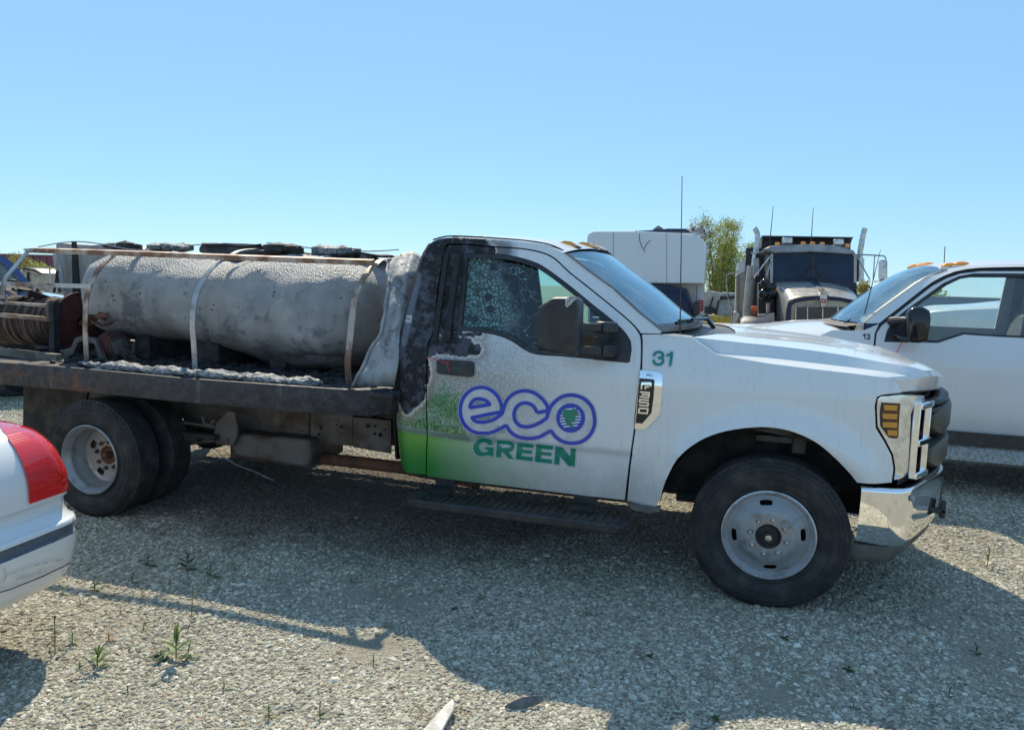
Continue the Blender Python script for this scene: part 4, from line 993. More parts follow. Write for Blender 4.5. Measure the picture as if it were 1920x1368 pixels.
# interior
it = MB().box((-2.02, 0.16, 0.60), (-0.75, 1.84, 0.66)).build('cab_floor', M['darkint'], TR)
dsh = [(-0.62,1.36),(-0.85,1.36),(-1.02,1.32),(-1.05,1.20),(-0.95,1.05),(-0.90,0.66),(-0.62,0.66)]
MB().prism([(x, 0.14, z) for x, z in dsh], (0, 1.72, 0)).build('dashboard', M['darkint'], TR, bevel=0.02)
M['headliner'] = simple('headliner_burnt', (0.03,0.033,0.04), 0.9)
hr = []
for t in np.linspace(0.02, 0.98, 11):
    hr.append([Vector((p.x+0.07*(i/13)**2*(1-(2*t-1)**2), p.y+(2-2*p.y)*t, p.z-0.035+0.03*(1-abs(2*t-1)**3))) for i, p in enumerate(rail)])
loft('headliner', hr, M['headliner'], TR)
for y0 in (0.24, 1.08):
    st = MB().box((-1.95, y0, 0.72), (-1.32, y0+0.66, 0.98)).build('seat', M['seat'], TR, bevel=0.05)
    bk = [(-1.98,0.92),(-1.78,0.92),(-1.83,1.30),(-1.90,1.46),(-2.00,1.46),(-2.05,1.25)]
    MB().prism([(x, y0, z) for x, z in bk], (0, 0.66, 0)).build('backrest', M['seat'], st, bevel=0.04)
    MB().box((-2.00, y0+0.18, 1.47), (-1.90, y0+0.48, 1.63)).build('headrest', M['seat'], st, bevel=0.03)
for y0, y1 in ((0.10, 0.14), (1.86, 1.90)):
    MB().box((-1.98, y0, 0.62), (-0.80, y1, 1.24)).build('door_lining', M['darkint'], TR, bevel=0.01)
c = Vector((-1.08, 1.42, 1.30)); ax = Vector((-0.86, 0, 0.5)).normalized()
pts = []
a1 = ax.cross(Vector((0,1,0))).normalized(); a2 = Vector((0,1,0))
for k in range(29): t = 2*math.pi*k/28; pts.append(c+(a1*math.cos(t)+a2*math.sin(t))*0.19)
sw = MB().tube(pts, 0.014, 8, cap=False).tube([c+a2*0.18, c-a2*0.18], 0.016, 6).tube([c, c-ax*0.25], 0.03, 8).build('steering_wheel', M['darkint'], TR)
MB().box((-1.30, 0.30, 1.19), (-1.10, 0.50, 1.23)).build('paper_pad', simple('yellow_pad', (0.5,0.45,0.2), 0.7), TR)
for y0 in (0.20, 1.64): MB().box((-1.99,y0,1.30),(-1.95,y0+0.16,1.80)).build('rear_trim', M['darkint'], TR)

# ------------------------------------------------------------------ wheels
def wheel(name, cx, yf, face, rear=False, parent=TR, yaw=0, z0=0.39):
    """yf: y of the tyre's outer sidewall; face -1: outer side looks to -y"""
    s = -face  # +1: outer side towards -y
    Y = lambda d: d*s  # depth from outer face inward
    R, w = 0.400, 0.245
    o = (cx, yf, z0); ax = (0, s, 0)
    prof = [(0.232,0.035),(0.245,0.018),(0.249,0.014),(0.253,0.014),(0.257,0.017),(0.27,0.008),(0.300,0.002),(0.304,-0.001),(0.308,0.002),(0.32,0.0),(0.340,0.002),(0.344,-0.001),(0.348,0.003),(0.352,0.004),(0.362,0.008),(0.365,0.006),(0.368,0.012),(0.376,0.018),(0.386,0.034)]
    tread = []
    for k in range(6):
        a = 0.036+k*0.0290; tread += [(R-0.002 if 0 < k < 5 else R-0.006, a), (R, a+0.002), (R, a+0.021), (R-0.010, a+0.0225), (R-0.010, a+0.0275)]
    prof += tread[:-2] + [(0.386, w-0.034), (0.376, w-0.018), (0.352, w-0.004), (0.32, w), (0.27, w-0.008), (0.232, w-0.035)]
    ty = MB().lathe(prof, o, ax, 96).build('tyre', M['tyre'], parent, smooth=25)
    # side-wall ribs and shoulder blocks
    mb = MB()
    for k in range(72):
        t = 2*math.pi*k/72
        a = Vector((math.cos(t), 0, math.sin(t))); tn = Vector((-math.sin(t), 0, math.cos(t)))
        c = Vector(o)+Vector((0, s*0.020, 0))+a*0.384
        mb.beam(c-a*0.012+Vector((0,-s*0.002,0)), c+a*0.012+Vector((0, s*0.018,0)), 0.012, 0.006, (0,-s,0))
    o_ = mb.build('tread_blocks', M['tyre'], ty, smooth=0); o_['kind'] = 'stuff'
    if not rear:
        rim = [(0.232,0.05),(0.238,0.030),(0.236,0.018),(0.228,0.014),(0.222,0.022),(0.216,0.034),(0.205,0.045),(0.203,0.052)]
        rm = MB().lathe(rim, o, ax, 72).build('rim', M['rimlip'], ty, smooth=50)
        def pr(r): return float(np.interp(r, [0, 0.074, 0.126, 0.146, 0.194, 0.204], [0.002, 0.002, 0.004, 0.013, 0.044, 0.048]))
    else:
        rim = [(0.232,0.03),(0.238,0.020),(0.236,0.008),(0.229,0.004),(0.222,0.012),(0.215,0.030),(0.200,0.042),(0.196,0.060),(0.194,0.10),(0.186,0.108),(0.184,0.150),(0.178,0.156)]
        rm = MB().lathe(rim, o, ax, 72).build('rim', M['steelgrey'], ty, smooth=50)
        def pr(r): return float(np.interp(r, [0, 0.085, 0.12, 0.16, 0.18], [0.168, 0.168, 0.165, 0.158, 0.150]))
    Ro = 0.204 if not rear else 0.181
    circ_ = [(Ro*math.cos(t), Ro*math.sin(t)) for t in np.linspace(0, 2*math.pi, 73)[:-1]]
    holes = []
    rh = 0.171 if not rear else 0.135
    for k in range(4):
        t0 = rad(97+90*k) if not rear else rad(62+90*k); h = []
        L_, H_ = (0.032, 0.013) if not rear else (0.030, 0.020)
        for q in np.linspace(0, 2*math.pi, 21)[:-1]:
            da = math.copysign(abs(math.cos(q))**0.55, math.cos(q))*L_; dr = math.copysign(abs(math.sin(q))**0.55, math.sin(q))*H_
            h.append(((rh+dr)*math.cos(t0+da/rh), (rh+dr)*math.sin(t0+da/rh)))
        holes.append(h)
    holes.append([(0.064*math.cos(t), 0.064*math.sin(t)) for t in np.linspace(0, 2*math.pi, 33)[:-1]])
    fmap = lambda a, b: Vector((cx+a, yf+s*pr(math.hypot(a, b)), z0+b))
    rex = [[(q*math.cos(t), q*math.sin(t)) for t in np.linspace(0, 2*math.pi, 73)[:-1]] for q in ((0.074, 0.126, 0.146, 0.194) if not rear else (0.086, 0.112, 0.163))]
    patch('wheel_disc', circ_, fmap, M['steelgrey'], rm, holes=holes, step=0.011, flange=(0, s*0.008, 0), hint=(0,-s,0), rings_extra=rex)
    d0 = pr(0.08)
    hub = MB().lathe([(0.0,-0.030 if not rear else -0.03),(0.022,-0.030),(0.026,-0.012),(0.03,0.010),(0.050,0.016),(0.058,0.0),(0.063,-0.004),(0.066,0.002)], (cx, yf+s*d0, z0), ax, 32).build('hub', M['under'] if not rear else M['rust'], rm, smooth=30)
    MB().lathe([(0.0,-0.036),(0.016,-0.034),(0.019,-0.012)], (cx, yf+s*d0, z0), ax, 12).build('hub_cap', M['alu'] if not rear else M['rust'], hub)
    for k in range(8):
        t = rad(22.5+45*k+12); c = (cx+0.092*math.cos(t), yf+s*(pr(0.092)), z0+0.092*math.sin(t))
        MB().lathe([(0.0,-0.024),(0.006,-0.024),(0.007,-0.020),(0.011,-0.018),(0.0125,-0.006),(0.016,-0.003),(0.016,0.002)], c, ax, 6).build('lug_nut', M['alu'] if not rear else M['rust'], rm, smooth=20)
    back = MB().lathe([(0.0,0.10),(0.20,0.10)], o, ax, 24) if not rear else MB().lathe([(0.0,0.185),(0.17,0.185)], o, ax, 24)
    back.build('brake_drum', M['under'], rm)
    if yaw:
        pass
    return ty
wheel('wheel', 0.0, -0.03, -1)
wheel('wheel', -4.30, -0.20, -1, rear=True)
# the inner tyre of each rear pair
def inner_tyre(y0, s):
    R = 0.40; prof = [(0.20,0.03),(0.25,0.012),(0.32,0.0),(0.376,0.018)]
    for k in range(6):
        a = 0.036+k*0.0290; prof += [(R-0.003, a), (R, a+0.002), (R, a+0.021), (R-0.010, a+0.0225), (R-0.010, a+0.0275)]
    prof += [(0.376, 0.225),(0.32,0.245),(0.20,0.22)]
    MB().lathe(prof, (-4.30, y0, 0.39), (0, s, 0), 80).build('tyre', M['tyre'], TR, smooth=25)
inner_tyre(0.10, 1)
wheel('wheel', 0.0, 2.03, 1)
wheel('wheel', -4.30, 2.20, 1, rear=True)
inner_tyre(1.90, -1)
# axles, springs, wheel well liners
MB().tube([(0,0.2,0.42),(0,1.8,0.42)], 0.05, 10).ball((0,1.25,0.40),0.13,12).build('front_axle', M['under'], TR)
MB().tube([(-4.3,0.1,0.40),(-4.3,1.9,0.40)], 0.06, 10).ball((-4.3,1.0,0.40),0.18,12).build('rear_axle', M['under'], TR)
lin = []
for t in np.linspace(8, 172, 28):
    lin.append(Vector((0.575*math.cos(rad(t)), 0, 0.40+0.575*math.sin(rad(t)))))
for ya, yb in ((0.0, 0.42), (2.0, 1.58)):
    loft('wheel_liner', [[Vector((p.x, ya+(0.03 if ya == 0 else -0.03), p.z)) for p in lin], [Vector((p.x, yb, p.z)) for p in lin]], M['under'], TR)
    MB().box((-0.60, min(yb,yb)-0.01, 0.45), (0.62, yb+0.01, 1.15)).build('inner_fender', M['under'], TR)
sp = MB()
for k in range(5): sp.lathe([(0.055,0),(0.068,0.012),(0.055,0.024)], (0.0, 0.36, 0.78+0.035*k), (0,0,1), 20)
sp.build('coil_spring', M['under'], TR)
MB().box((-0.16,0.30,0.90),(-0.10,0.40,1.02)).box((0.10,0.24,0.78),(0.17,0.38,0.97)).tube([(-0.25,0.2,0.93),(-0.05,0.22,0.90),(0.2,0.25,0.86)],0.012,6).box((-0.09,0.22,0.885),(0.10,0.30,0.925)).box((-0.09,0.22,0.835),(0.10,0.30,0.870)).build('shock_mount', M['framesteel'], TR, bevel=0.006)
MB().tube([(-0.35,0.25,0.56),(0.35,0.25,0.60)],0.03,8).tube([(-0.5,0.3,0.46),(0,0.35,0.44)],0.03,8).build('control_arm', M['under'], TR)

# chassis
fr = MB()
for yc in (0.60, 1.40): fr.beam((-5.35, yc, 0.665), (-2.60, yc, 0.665), 0.07, 0.21).beam((-2.6, yc, 0.60), (0.75, yc, 0.56), 0.07, 0.17)
for xc in (-4.9, -3.6, -2.8, -1.6, -0.4): fr.box((xc-0.04, 0.6, 0.56), (xc+0.04, 1.4, 0.66))
fr.build('chassis_frame', M['framesteel'], TR)
# side plates and crossmember plates you see below the bed
pl = MB()
def plate(px, y, th=0.01): pl.prism([Uy(u, v, y) for u, v in px], (0, th, 0))
plate([(340,755),(580,772),(580,876),(432,858),(432,810),(345,800)], 0.50)
plate([(582,772),(661,779),(661,836),(582,828)], 0.47)
plate([(662,782),(733,788),(733,850),(662,838)], 0.44)
pl.build('side_plate', M['framesteel'], TR)
# punched holes: small dark discs set proud of the plate
hol = MB()
for u, v, r in ((538,781,.006),(545,782,.006),(530,798,.006),(566,807,.005),(615,788,.006),(598,796,.005),(634,789,.006),(631,796,.005),(640,800,.010),(602,802,.010),(598,814,.010),(690,798,.014),(703,799,.008),(713,815,.014),(703,813,.008),(722,805,.006)):
    hol.lathe([(0.0001, -0.003), (r, -0.003), (r, 0.004)], Uy(u, v, 0.435), (0,1,0), 12)
hol.build('bolt_holes', M['glossblack'], TR)
# fuel tank / step plates
tk = [Uy(u, v, 0.35) for u, v in ((440,812),(580,824),(582,872),(570,876),(440,855),(432,840))]
MB().prism(tk, (0, 0.45, 0)).build('fuel_tank', M['framesteel'], TR, bevel=0.02)
MB().tube([Uy(585, 858, 0.52), Uy(640, 863, 0.52), Uy(760, 877, 0.52), Uy(900, 905, 0.6)], 0.042, 14).build('exhaust_pipe', M['rust'], TR)
hg = [Uy(u, v, 0.30) for u, v in ((405,792),(428,770),(440,772),(445,800),(443,820),(435,836),(405,833),(401,812))]
MB().prism(hg, (0, 0.03, 0)).lathe([(0,-0.012),(0.015,-0.012),(0.017,0.0)], Uy(426,825,0.30), (0,1,0), 8).build('spring_hanger', M['framesteel'], TR, bevel=0.004)
MB().tube([Uy(345,792,.3),Uy(405,800,.3)],0.010,6).tube([Uy(350,828,.34),Uy(405,822,.34)],0.026,8).tube([Uy(380,780,.3),Uy(383,794,.3),Uy(395,796,.3),Uy(402,786,.3)],0.010,6).build('leaf_spring', M['framesteel'], TR)
MB().box((-4.95,0.25,0.50),(-3.65,0.31,0.53)).box((-4.8,0.25,0.47),(-3.8,0.31,0.50)).build('leaf_spring', M['under'], TR)
# mud flaps
MB().prism([Uy(u, v, 0.05) for u, v in ((44,714),(166,728),(150,790),(115,830),(100,900),(42,900))], (0.0, 0.02, 0)).build('mud_flap', M['under'], TR)
MB().box((-5.15, 1.55, 0.30), (-5.12, 2.1, 0.85)).build('mud_flap', M['under'], TR)
# running board
sb = MB(); L0 = Vector((-2.00, -0.13, 0.375)); L1 = Vector((-0.72, -0.13, 0.375))
out = [(-2.02,-0.10),(-1.97,-0.16),(-0.76,-0.16),(-0.70,-0.10),(-0.72,0.03),(-2.00,0.03)]
stp = MB().prism([(x, y, 0.335) for x, y in out], (0,0,0.055)).build('running_board', M['black'], TR, bevel=0.012)
rb = MB()
for k in range(26): x = -1.93+k*0.046; rb.box((x, -0.135, 0.390), (x+0.022, 0.01, 0.395))
rb.build('tread_ribs', M['black'], stp, bevel=0.002)
for x in (-1.86, -1.00): MB().box((x-0.06,-0.02,0.385),(x+0.07,0.13,0.41)).box((x-0.06,0.10,0.40),(x+0.07,0.14,0.60)).build('step_bracket', M['black'], stp)
MB().box((-2.05, 0.12, 0.44), (-0.60, 0.55, 0.60)).build('sill_underside', M['under'], TR)
MB().box((-2.1,0.35,0.40),(-0.6,1.65,0.62)).box((-0.62,0.45,0.42),(0.62,1.55,0.62)).build('engine_underside', M['under'], TR, bevel=0.03)
MB().box((-0.45,0.45,0.62),(0.60,1.55,1.10)).build('engine_block', M['under'], TR)
MB().prism([Uy(u, v, 0.06) for u, v in ((1172,940),(1203,949),(1238,950),(1238,958),(1215,962),(1185,955))], (0,0.03,0)).build('splash_guard', M['framesteel'], TR)
MB().tube([Uy(851,902,.1),Uy(853,912,.05),Uy(850,925,.04)],0.006,5).build('hanging_wire', M['black'], TR)

# ------------------------------------------------------------------ flatbed deck
dk = MB()
dk.box((-5.60, -0.13, 0.965), (-2.10, 2.13, 0.985)); deck = dk.build('flatbed_deck', M['bed'], TR)
re = [Vector((-5.62,-0.19,0)), Vector((-2.50,-0.19,0)), Vector((-2.36,-0.165,0)), Vector((-2.24,-0.08,0)), Vector((-2.16,0.06,0)), Vector((-2.13,0.25,0))]
prof = [(0.03, 0.992), (0.0, 1.002), (-0.012, 0.998), (-0.014, 0.98), (-0.012, 0.86), (-0.006, 0.845), (0.03, 0.842)]
rows = []
rel = resample([tuple(p) for p in crom([tuple(p) for p in re[1:]], 4)], 16); rel = [re[0], Vector((-4.5,-0.19,0)), Vector((-3.5,-0.19,0))] + rel
for off, z in prof: rows.append([Vector((p.x-(off if p.x > -2.3 else 0)*0.7, p.y+off, z-0.012*math.sin(p.x*3.1)*0.4)) for p in rel])
loft('flatbed_rail', rows, M['bed'], TR, smooth=40)
rows2 = [[Vector((p.x, 2-p.y, p.z)) for p in r] for r in rows]
loft('flatbed_rail', rows2, M['bed'], TR, smooth=40)
MB().box((-2.14,0.2,0.84),(-2.11,1.8,1.0)).build('flatbed_end', M['bed'], TR)
MB().box((-5.63,-0.17,0.84),(-5.60,2.17,1.0)).build('flatbed_end', M['bed'], TR)
cm = MB()
for x in np.arange(-5.4, -2.2, 0.4): cm.box((x, -0.15, 0.86), (x+0.05, 2.15, 0.96))
cm.build('cross_members', M['under'], TR)
# ------------------------------------------------------------------ load on the flatbed
def nz3(p, s=1.0, seed=0.0):
    from mathutils import noise
    return noise.noise(Vector((p[0]*s+seed, p[1]*s+seed*1.3, p[2]*s-seed)))
TK = thing('liquid_tank', 'large scorched grey tank lying along the flatbed, dented and sagging', 'tank', (-3.8, 1.0, 1.0))
xsn = np.linspace(0, 1, 64); n_ = 72; tv = []
bot = crom([(-5.12,1.14),(-4.6,1.10),(-4.2,1.115),(-3.8,1.06),(-3.35,0.98),(-2.95,0.965),(-2.5,1.02)], 6)
for s in xsn:
    x = -5.10 + 2.62*s
    e0 = min(1, (s+0.002)/0.075); e1 = min(1, (1-s+0.002)/0.17); f = math.sqrt(max(0, 1-(1-e0)**2.6))*math.sqrt(max(0, 1-(1-e1)**2.0))
    zb = float(np.interp(x, [q[0] for q in bot], [q[1] for q in bot])); zt = 1.80 - 0.035*math.sin((x+5)*1.6) + 0.02*math.sin(x*5.1) - (0.06*max(0, (x+3.1)/0.5)**2)
    cz = (zb+zt)/2-0.02; a = (zt-zb)/2
    for k in range(n_):
        t = 2*math.pi*k/n_; c, sn = math.cos(t), math.sin(t); ex = 0.86
        yy = math.copysign(abs(c)**ex, c)*(0.60+0.09*math.exp(-((x+2.95)/0.45)**2)); zz_ = math.copysign(abs(sn)**ex, sn)*a
        p = Vector((x, 1.0-yy*f, cz+zz_*f+ (0.02 if sn > 0 else 0)))
        d = 0.038*nz3(p, 2.1)+0.009*nz3(p, 5, 2)+0.003*nz3(p, 12)
        if c > 0:   # near side: long dent, lower crease, flattened lobe
            d -= 0.050*math.exp(-((p.z-1.335)/0.020)**2)*math.exp(-((p.x+3.05)/0.26)**4)
            d += 0.018*math.exp(-((p.z-1.375)/0.04)**2)*math.exp(-((p.x+3.05)/0.3)**4)
            d -= 0.035*math.exp(-((p.z-1.085-0.02*math.sin(p.x*6))/0.018)**2)*math.exp(-((p.x+2.98)/0.33)**4)
            d -= 0.03*math.exp(-((p.x+3.30)/0.05)**2)*math.exp(-((p.z-1.25)/0.3)**2)*0.5
        hoopd = 0.004*math.sin(p.x*41)+ (0.008 if abs(((x+5.0) % 0.42)-0.21) < 0.02 else 0)
        out = Vector((0, -c, sn)).normalized(); p += out*(d+hoopd*0.6)
        if sn > 0.45: p.z += 0.020*abs(nz3(p, 14, 3)) + 0.03*max(0, nz3(p, 4, 9))
        tv.append(p)
m_ = len(xsn)
tf = [(i*n_+k, (i+1)*n_+k, (i+1)*n_+(k+1)%n_, i*n_+(k+1)%n_) for i in range(m_-1) for k in range(n_)]+[tuple(range(n_)), tuple((m_-1)*n_+k for k in range(n_))]
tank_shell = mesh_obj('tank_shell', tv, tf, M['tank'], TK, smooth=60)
# manhole block and its lid, warped plates left on the crown
mo = MB(); P = [Uy(u, v, 0.95) for u, v in ((372,474),(371,464),(376,458),(420,455),(470,457),(495,461),(500,470),(480,478),(430,480))]
mo.prism(P, (0, 0.40, 0)); mo.build('manhole_collar', simple('scorched_collar', (0.10,0.105,0.12), 0.8, 0, (0.045,0.045,0.05), 9, bump=0.8, bscale=30), TK, bevel=0.02)
lid = []
for i in range(9):
    for j in range(5):
        u = 378+i*14; p = Uy(u, 457+0.35*i+1.4*math.sin(i*1.3+j), 0.90+0.11*j); p.z += 0.008*math.sin(j*2+i); lid.append(p)
o = mesh_obj('manhole_lid', lid, [(i*5+j, (i+1)*5+j, (i+1)*5+j+1, i*5+j+1) for i in range(8) for j in range(4)], M['char'], TK); md = o.modifiers.new('thick', 'SOLIDIFY'); md.thickness = 0.012
def saddle(x, px=0.16): return MB().box((x-px/2, 0.55, 0.985), (x+px/2, 1.45, 1.16)).build('tank_saddle', M['under'], TK, bevel=0.01)
for x in (-4.55, -3.95, -3.35, -2.85): saddle(x, 0.20 if x == -3.95 else 0.14)

# burnt scraps lying on the crown
def scrap(name, pts, y0, y1, label, dz=0.01, mat=None):
    vs = []; n = len(pts)
    for k, yy in enumerate(np.linspace(y0, y1, 4)):
        for i, (u, v) in enumerate(pts):
            p = Uy(u, v, y0); q = Vector((p.x+0.05*math.sin(k+i), yy, p.z+dz*math.sin(i*2.1+k*1.7))); vs.append(q)
    o = mesh_obj(name, vs, [(k*n+i, k*n+i+1, (k+1)*n+i+1, (k+1)*n+i) for k in range(3) for i in range(n-1)], mat or M['char'])
    md = o.modifiers.new('thick', 'SOLIDIFY'); md.thickness = 0.014
    return tag(o, label, 'debris')
scrap('burnt_scrap', [(480,470),(505,473),(530,478),(552,474),(570,471)], 0.75, 1.05, 'charred sheet scrap curled on the middle of the tank crown', 0.02)
scrap('burnt_scrap', [(620,478),(660,474),(700,476),(728,480)], 0.8, 1.2, 'charred sheet scrap on the front end of the tank crown', 0.012)

# steel cage over the tank
CG = thing('tank_cage', 'thin steel hoops and long flat bar arching over the scorched tank', 'frame', (-3.8, 1.0, 1.0))
def hoop(x, px, name='hoop', mat='galv', w=0.042):
    P = [Ux(u, v, x) for u, v in px]
    P = [Vector((x, min(p.y, 1.0), p.z)) for p in P]
    top = Vector((x, 1.0, P[-1].z+0.02))
    Q = P + [top] + [Vector((x+0.01, 2-p.y, p.z)) for p in P[::-1]]
    Q = crom([tuple(q) for q in Q], 4)
    MB().ribbon(Q, w, 0.007, (1,0,0)).build(name, M[mat], CG, smooth=50)
    return P
h1 = hoop(-4.64, [(163,680),(161,645),(160,610),(162,560),(172,530),(185,505),(207,485),(232,472)], mat='barrust')
h2 = hoop(-3.76, [(366,693),(364,650),(361,605),(366,560),(378,530),(400,500),(430,480),(455,469)])
h3 = hoop(-2.51, [(655,720),(652,680),(655,650),(660,600),(664,568),(670,545),(688,512),(706,494),(722,486)], mat='barrust')
h0 = hoop(-5.22, [(5,560),(8,528),(20,510),(38,488),(52,472),(64,466)])
def at_z(P, z):
    for a, b in zip(P, P[1:]):
        if (a.z-z)*(b.z-z) <= 0: return a.y+(b.y-a.y)*(z-a.z)/((b.z-a.z) or 1)
    return P[-1].y
ra = [Uy(60, 469, 0.27), Uy(250, 475, 0.29), Uy(425, 482, 0.31), Uy(700, 492, 0.32)]
for hp_, zz_ in ((h0, 1.77), (h1, 1.77), (h2, 1.765), (h3, 1.75)):
    yy_ = at_z(hp_, zz_-0.01); MB().beam((hp_[0].x, 0.30, zz_), (hp_[0].x, yy_+0.01, zz_-0.005), 0.03, 0.008).build('rail_bracket', M['barrust'], CG)
MB().ribbon(crom([tuple(p) for p in ra], 5), 0.045, 0.034, (0,1,0.2)).build('long_rail', M['barrust'], CG, smooth=30)
MB().ribbon(crom([(p.x, 2-p.y, p.z) for p in ra], 5), 0.045, 0.034, (0,1,0.2)).build('long_rail', M['barrust'], CG, smooth=30)
MB().beam(Uy(-30, 531, 0.12), Uy(172, 537, 0.14), 0.02, 0.03).build('short_rail', M['galv'], CG)
for px, y in (([(72,463),(110,456),(150,453),(200,459),(240,467),(300,470)], 0.9), ([(270,467),(340,461),(420,457),(500,460),(570,466)], 1.3), ([(500,455),(560,462),(620,470),(700,471),(748,468)], 1.5)):
    MB().tube(crom([tuple(Uy(u, v, y)) for u, v in px], 4), 0.005, 5).build('loose_wire', M['galv'], CG)

# ragged front fairing between tank and cab
SH = thing('bulkhead_sheet', 'crumpled scorched sheet hanging between the tank and the burnt cab', 'sheet', (-2.3, 1.0, 1.0))
Lp = [(731,485,.62),(728,510,.45),(730,533,.36),(726,571,.26),(721,594,.20),(714,627,.14),(691,664,.06),(679,695,.0),(662,724,-.04)]
Mp = [(768,471,.62),(760,510,.42),(754,545,.32),(746,585,.20),(738,625,.12),(722,665,.04),(704,695,-.03),(692,725,-.06)]
Rp = [(793,480,.70),(781,515,.46),(770,560,.36),(761,595,.22),(752,627,.13),(749,665,.06),(746,690,.02),(738,724,-.02)]
rows = [resample([tuple(p) for p in crom([tuple(Uy(u, v, y)) for u, v, y in q], 4)], 30) for q in (Lp, Mp, Rp)]
rows = [[a for a in r] for r in rows]
cols = list(zip(*rows)); grid = []
for i, c in enumerate(cols):
    line = resample([tuple(p) for p in crom([tuple(q) for q in c], 6)], 22)
    for k, p in enumerate(line):
        amp = 0.010*math.sin(math.pi*k/21+0.2); p.y += amp*math.sin(k*0.62+0.10*i+0.9*math.sin(i*0.23)) + 0.030*nz3(p, 9) + 0.014*nz3(p, 24); p.x += 0.008*nz3(p, 13, 4)
    grid.append(line)
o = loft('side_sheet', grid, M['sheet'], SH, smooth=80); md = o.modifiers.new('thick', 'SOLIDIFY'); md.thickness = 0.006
acr = []
for t in np.linspace(0, 1, 15):
    top = 1.80+0.02*math.sin(t*9) + 0.02*(1-(2*t-1)**2); row = []
    for z in np.linspace(1.0, top, 10): row.append(Vector((-2.20+0.02*math.sin(z*14+t*8), 0.62+t*0.80+ (0.5-t)*-0.9*(1.8-z)*0.6, z)))
    acr.append(row)
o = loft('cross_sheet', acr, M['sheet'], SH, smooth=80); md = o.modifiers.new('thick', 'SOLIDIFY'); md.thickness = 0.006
for u, v in ((737,481),(752,478),(783,482),(786,487)): MB().ball(Uy(u, v, 0.55), 0.006, 6).build('rivet', M['char'], SH)
edge_ = [Vector(g[0]) for g in grid]
MB().tube([p+Vector((-0.004,-0.004,0)) for p in edge_], [0.010+0.006*abs(nz3(p, 20)) for p in edge_], 7).build('rolled_edge', M['sheet'], SH)

# hose reel at the back
HR = thing('hose_reel', 'rusty burnt hose reel wound with hose behind the tank', 'reel', (-5.3, 0.5, 1.0))
cR = Ux(146, 612, -5.10); cR = Vector((-5.10, 0.62, 1.27)); pr_ = Uy(150, 606, 0.62); cR = Vector((pr_.x, 0.62, pr_.z))
def flange(x, s=1):
    return MB().lathe([(0.0,0.0),(0.05,0.0),(0.05,0.02),(0.13,0.012),(0.22,0.0),(0.236,0.0),(0.246,0.012),(0.246,-0.014),(0.22,-0.012),(0.0,-0.012)], (x, cR.y, cR.z), (s,0,0), 48)
flange(cR.x).build('reel_flange', M['redrust'], HR, smooth=30)
flange(cR.x-1.0, -1).build('reel_flange', M['redrust'], HR, smooth=30)
hz = [(0.19+0.008*math.sin(k*2.6)+0.006*math.sin(k*0.7), -0.02-k*0.012) for k in range(80)]
hv = MB().lathe(hz, (cR.x, cR.y, cR.z), (1,0,0), 48).build('wound_hose', M['hose'], HR, smooth=60)
MB().tube([cR+Vector((-1.05,0,0)), cR+Vector((0.10,0,0))], 0.022, 10).build('axle', M['rust'], HR)
for (u0,v0,u1,v1,y,w,h) in ((-60,563,93,573,0.36,0.03,0.022), (-60,585,92,598,0.33,0.035,0.03)):
    MB().beam(Uy(u0, v0, y), Uy(u1, v1, y), w, h).build('reel_bar', M['barrust'], HR)
MB().beam(Uy(-60, 652, 0.16), Uy(111, 671, 0.16), 0.05, 0.055).build('reel_base', simple('dusty_angle_iron', (0.20,0.18,0.14), 0.8, 0, (0.10,0.08,0.06), 8), HR)
MB().beam(Uy(102, 566, 0.40), Uy(102, 668, 0.34), 0.05, 0.05, (0,1,0)).beam(Uy(-58, 560, 0.40), Uy(-58, 660, 0.34), 0.05, 0.05, (0,1,0)).build('reel_post', M['char'], HR)
MB().beam(Uy(92, 570, 0.34), Uy(94, 602, 0.34), 0.03, 0.04, (0,1,0)).build('roller', M['framesteel'], HR)
br = MB()
b1 = [Uy(u, v, 0.30) for u, v in ((112,684),(120,655),(132,652),(140,634),(150,630),(162,632),(176,634),(186,652),(196,684),(188,684),(176,644),(150,640),(146,643),(136,665),(128,668),(122,684)) ]
br.prism(b1, (0, 0.04, 0)); br.build('reel_bracket', M['framesteel'], HR, bevel=0.004)
MO = thing('reel_motor', 'small rusty burnt drum motor between hose reel and tank', 'motor', (-4.6, 0.4, 1.0))
mc = Uy(214, 648, 0.45)
MB().lathe([(0.0,-0.10),(0.095,-0.10),(0.10,-0.09),(0.10,0.07),(0.085,0.09),(0.0,0.09)], mc, (0.9,-0.35,0), 28).build('motor_drum', M['redrust'], MO, smooth=30)
MB().lathe([(0.0,0.10),(0.060,0.10),(0.066,0.085),(0.072,0.10),(0.078,0.085)], mc, (0.9,-0.35,0), 28).build('motor_face', M['framesteel'], MO, smooth=30)
MB().box((mc.x-0.09, mc.y-0.08, 0.985), (mc.x+0.09, mc.y+0.08, mc.z-0.06)).build('motor_foot', M['under'], MO)
wv = MB()
for k in range(9):
    a = mc+Vector((0.09, -0.05, -0.02)); pts = [a+Vector((0.06*i+0.02*math.sin(k*3+i), 0.02*math.sin(k+i*2), -0.03*i+0.03*math.sin(k*1.7+i*1.1))) for i in range(6)]
    wv.tube(crom([tuple(p) for p in pts], 3), 0.0025, 4)
o = wv.build('burnt_wires', M['framesteel'], MO); o['kind'] = 'stuff'

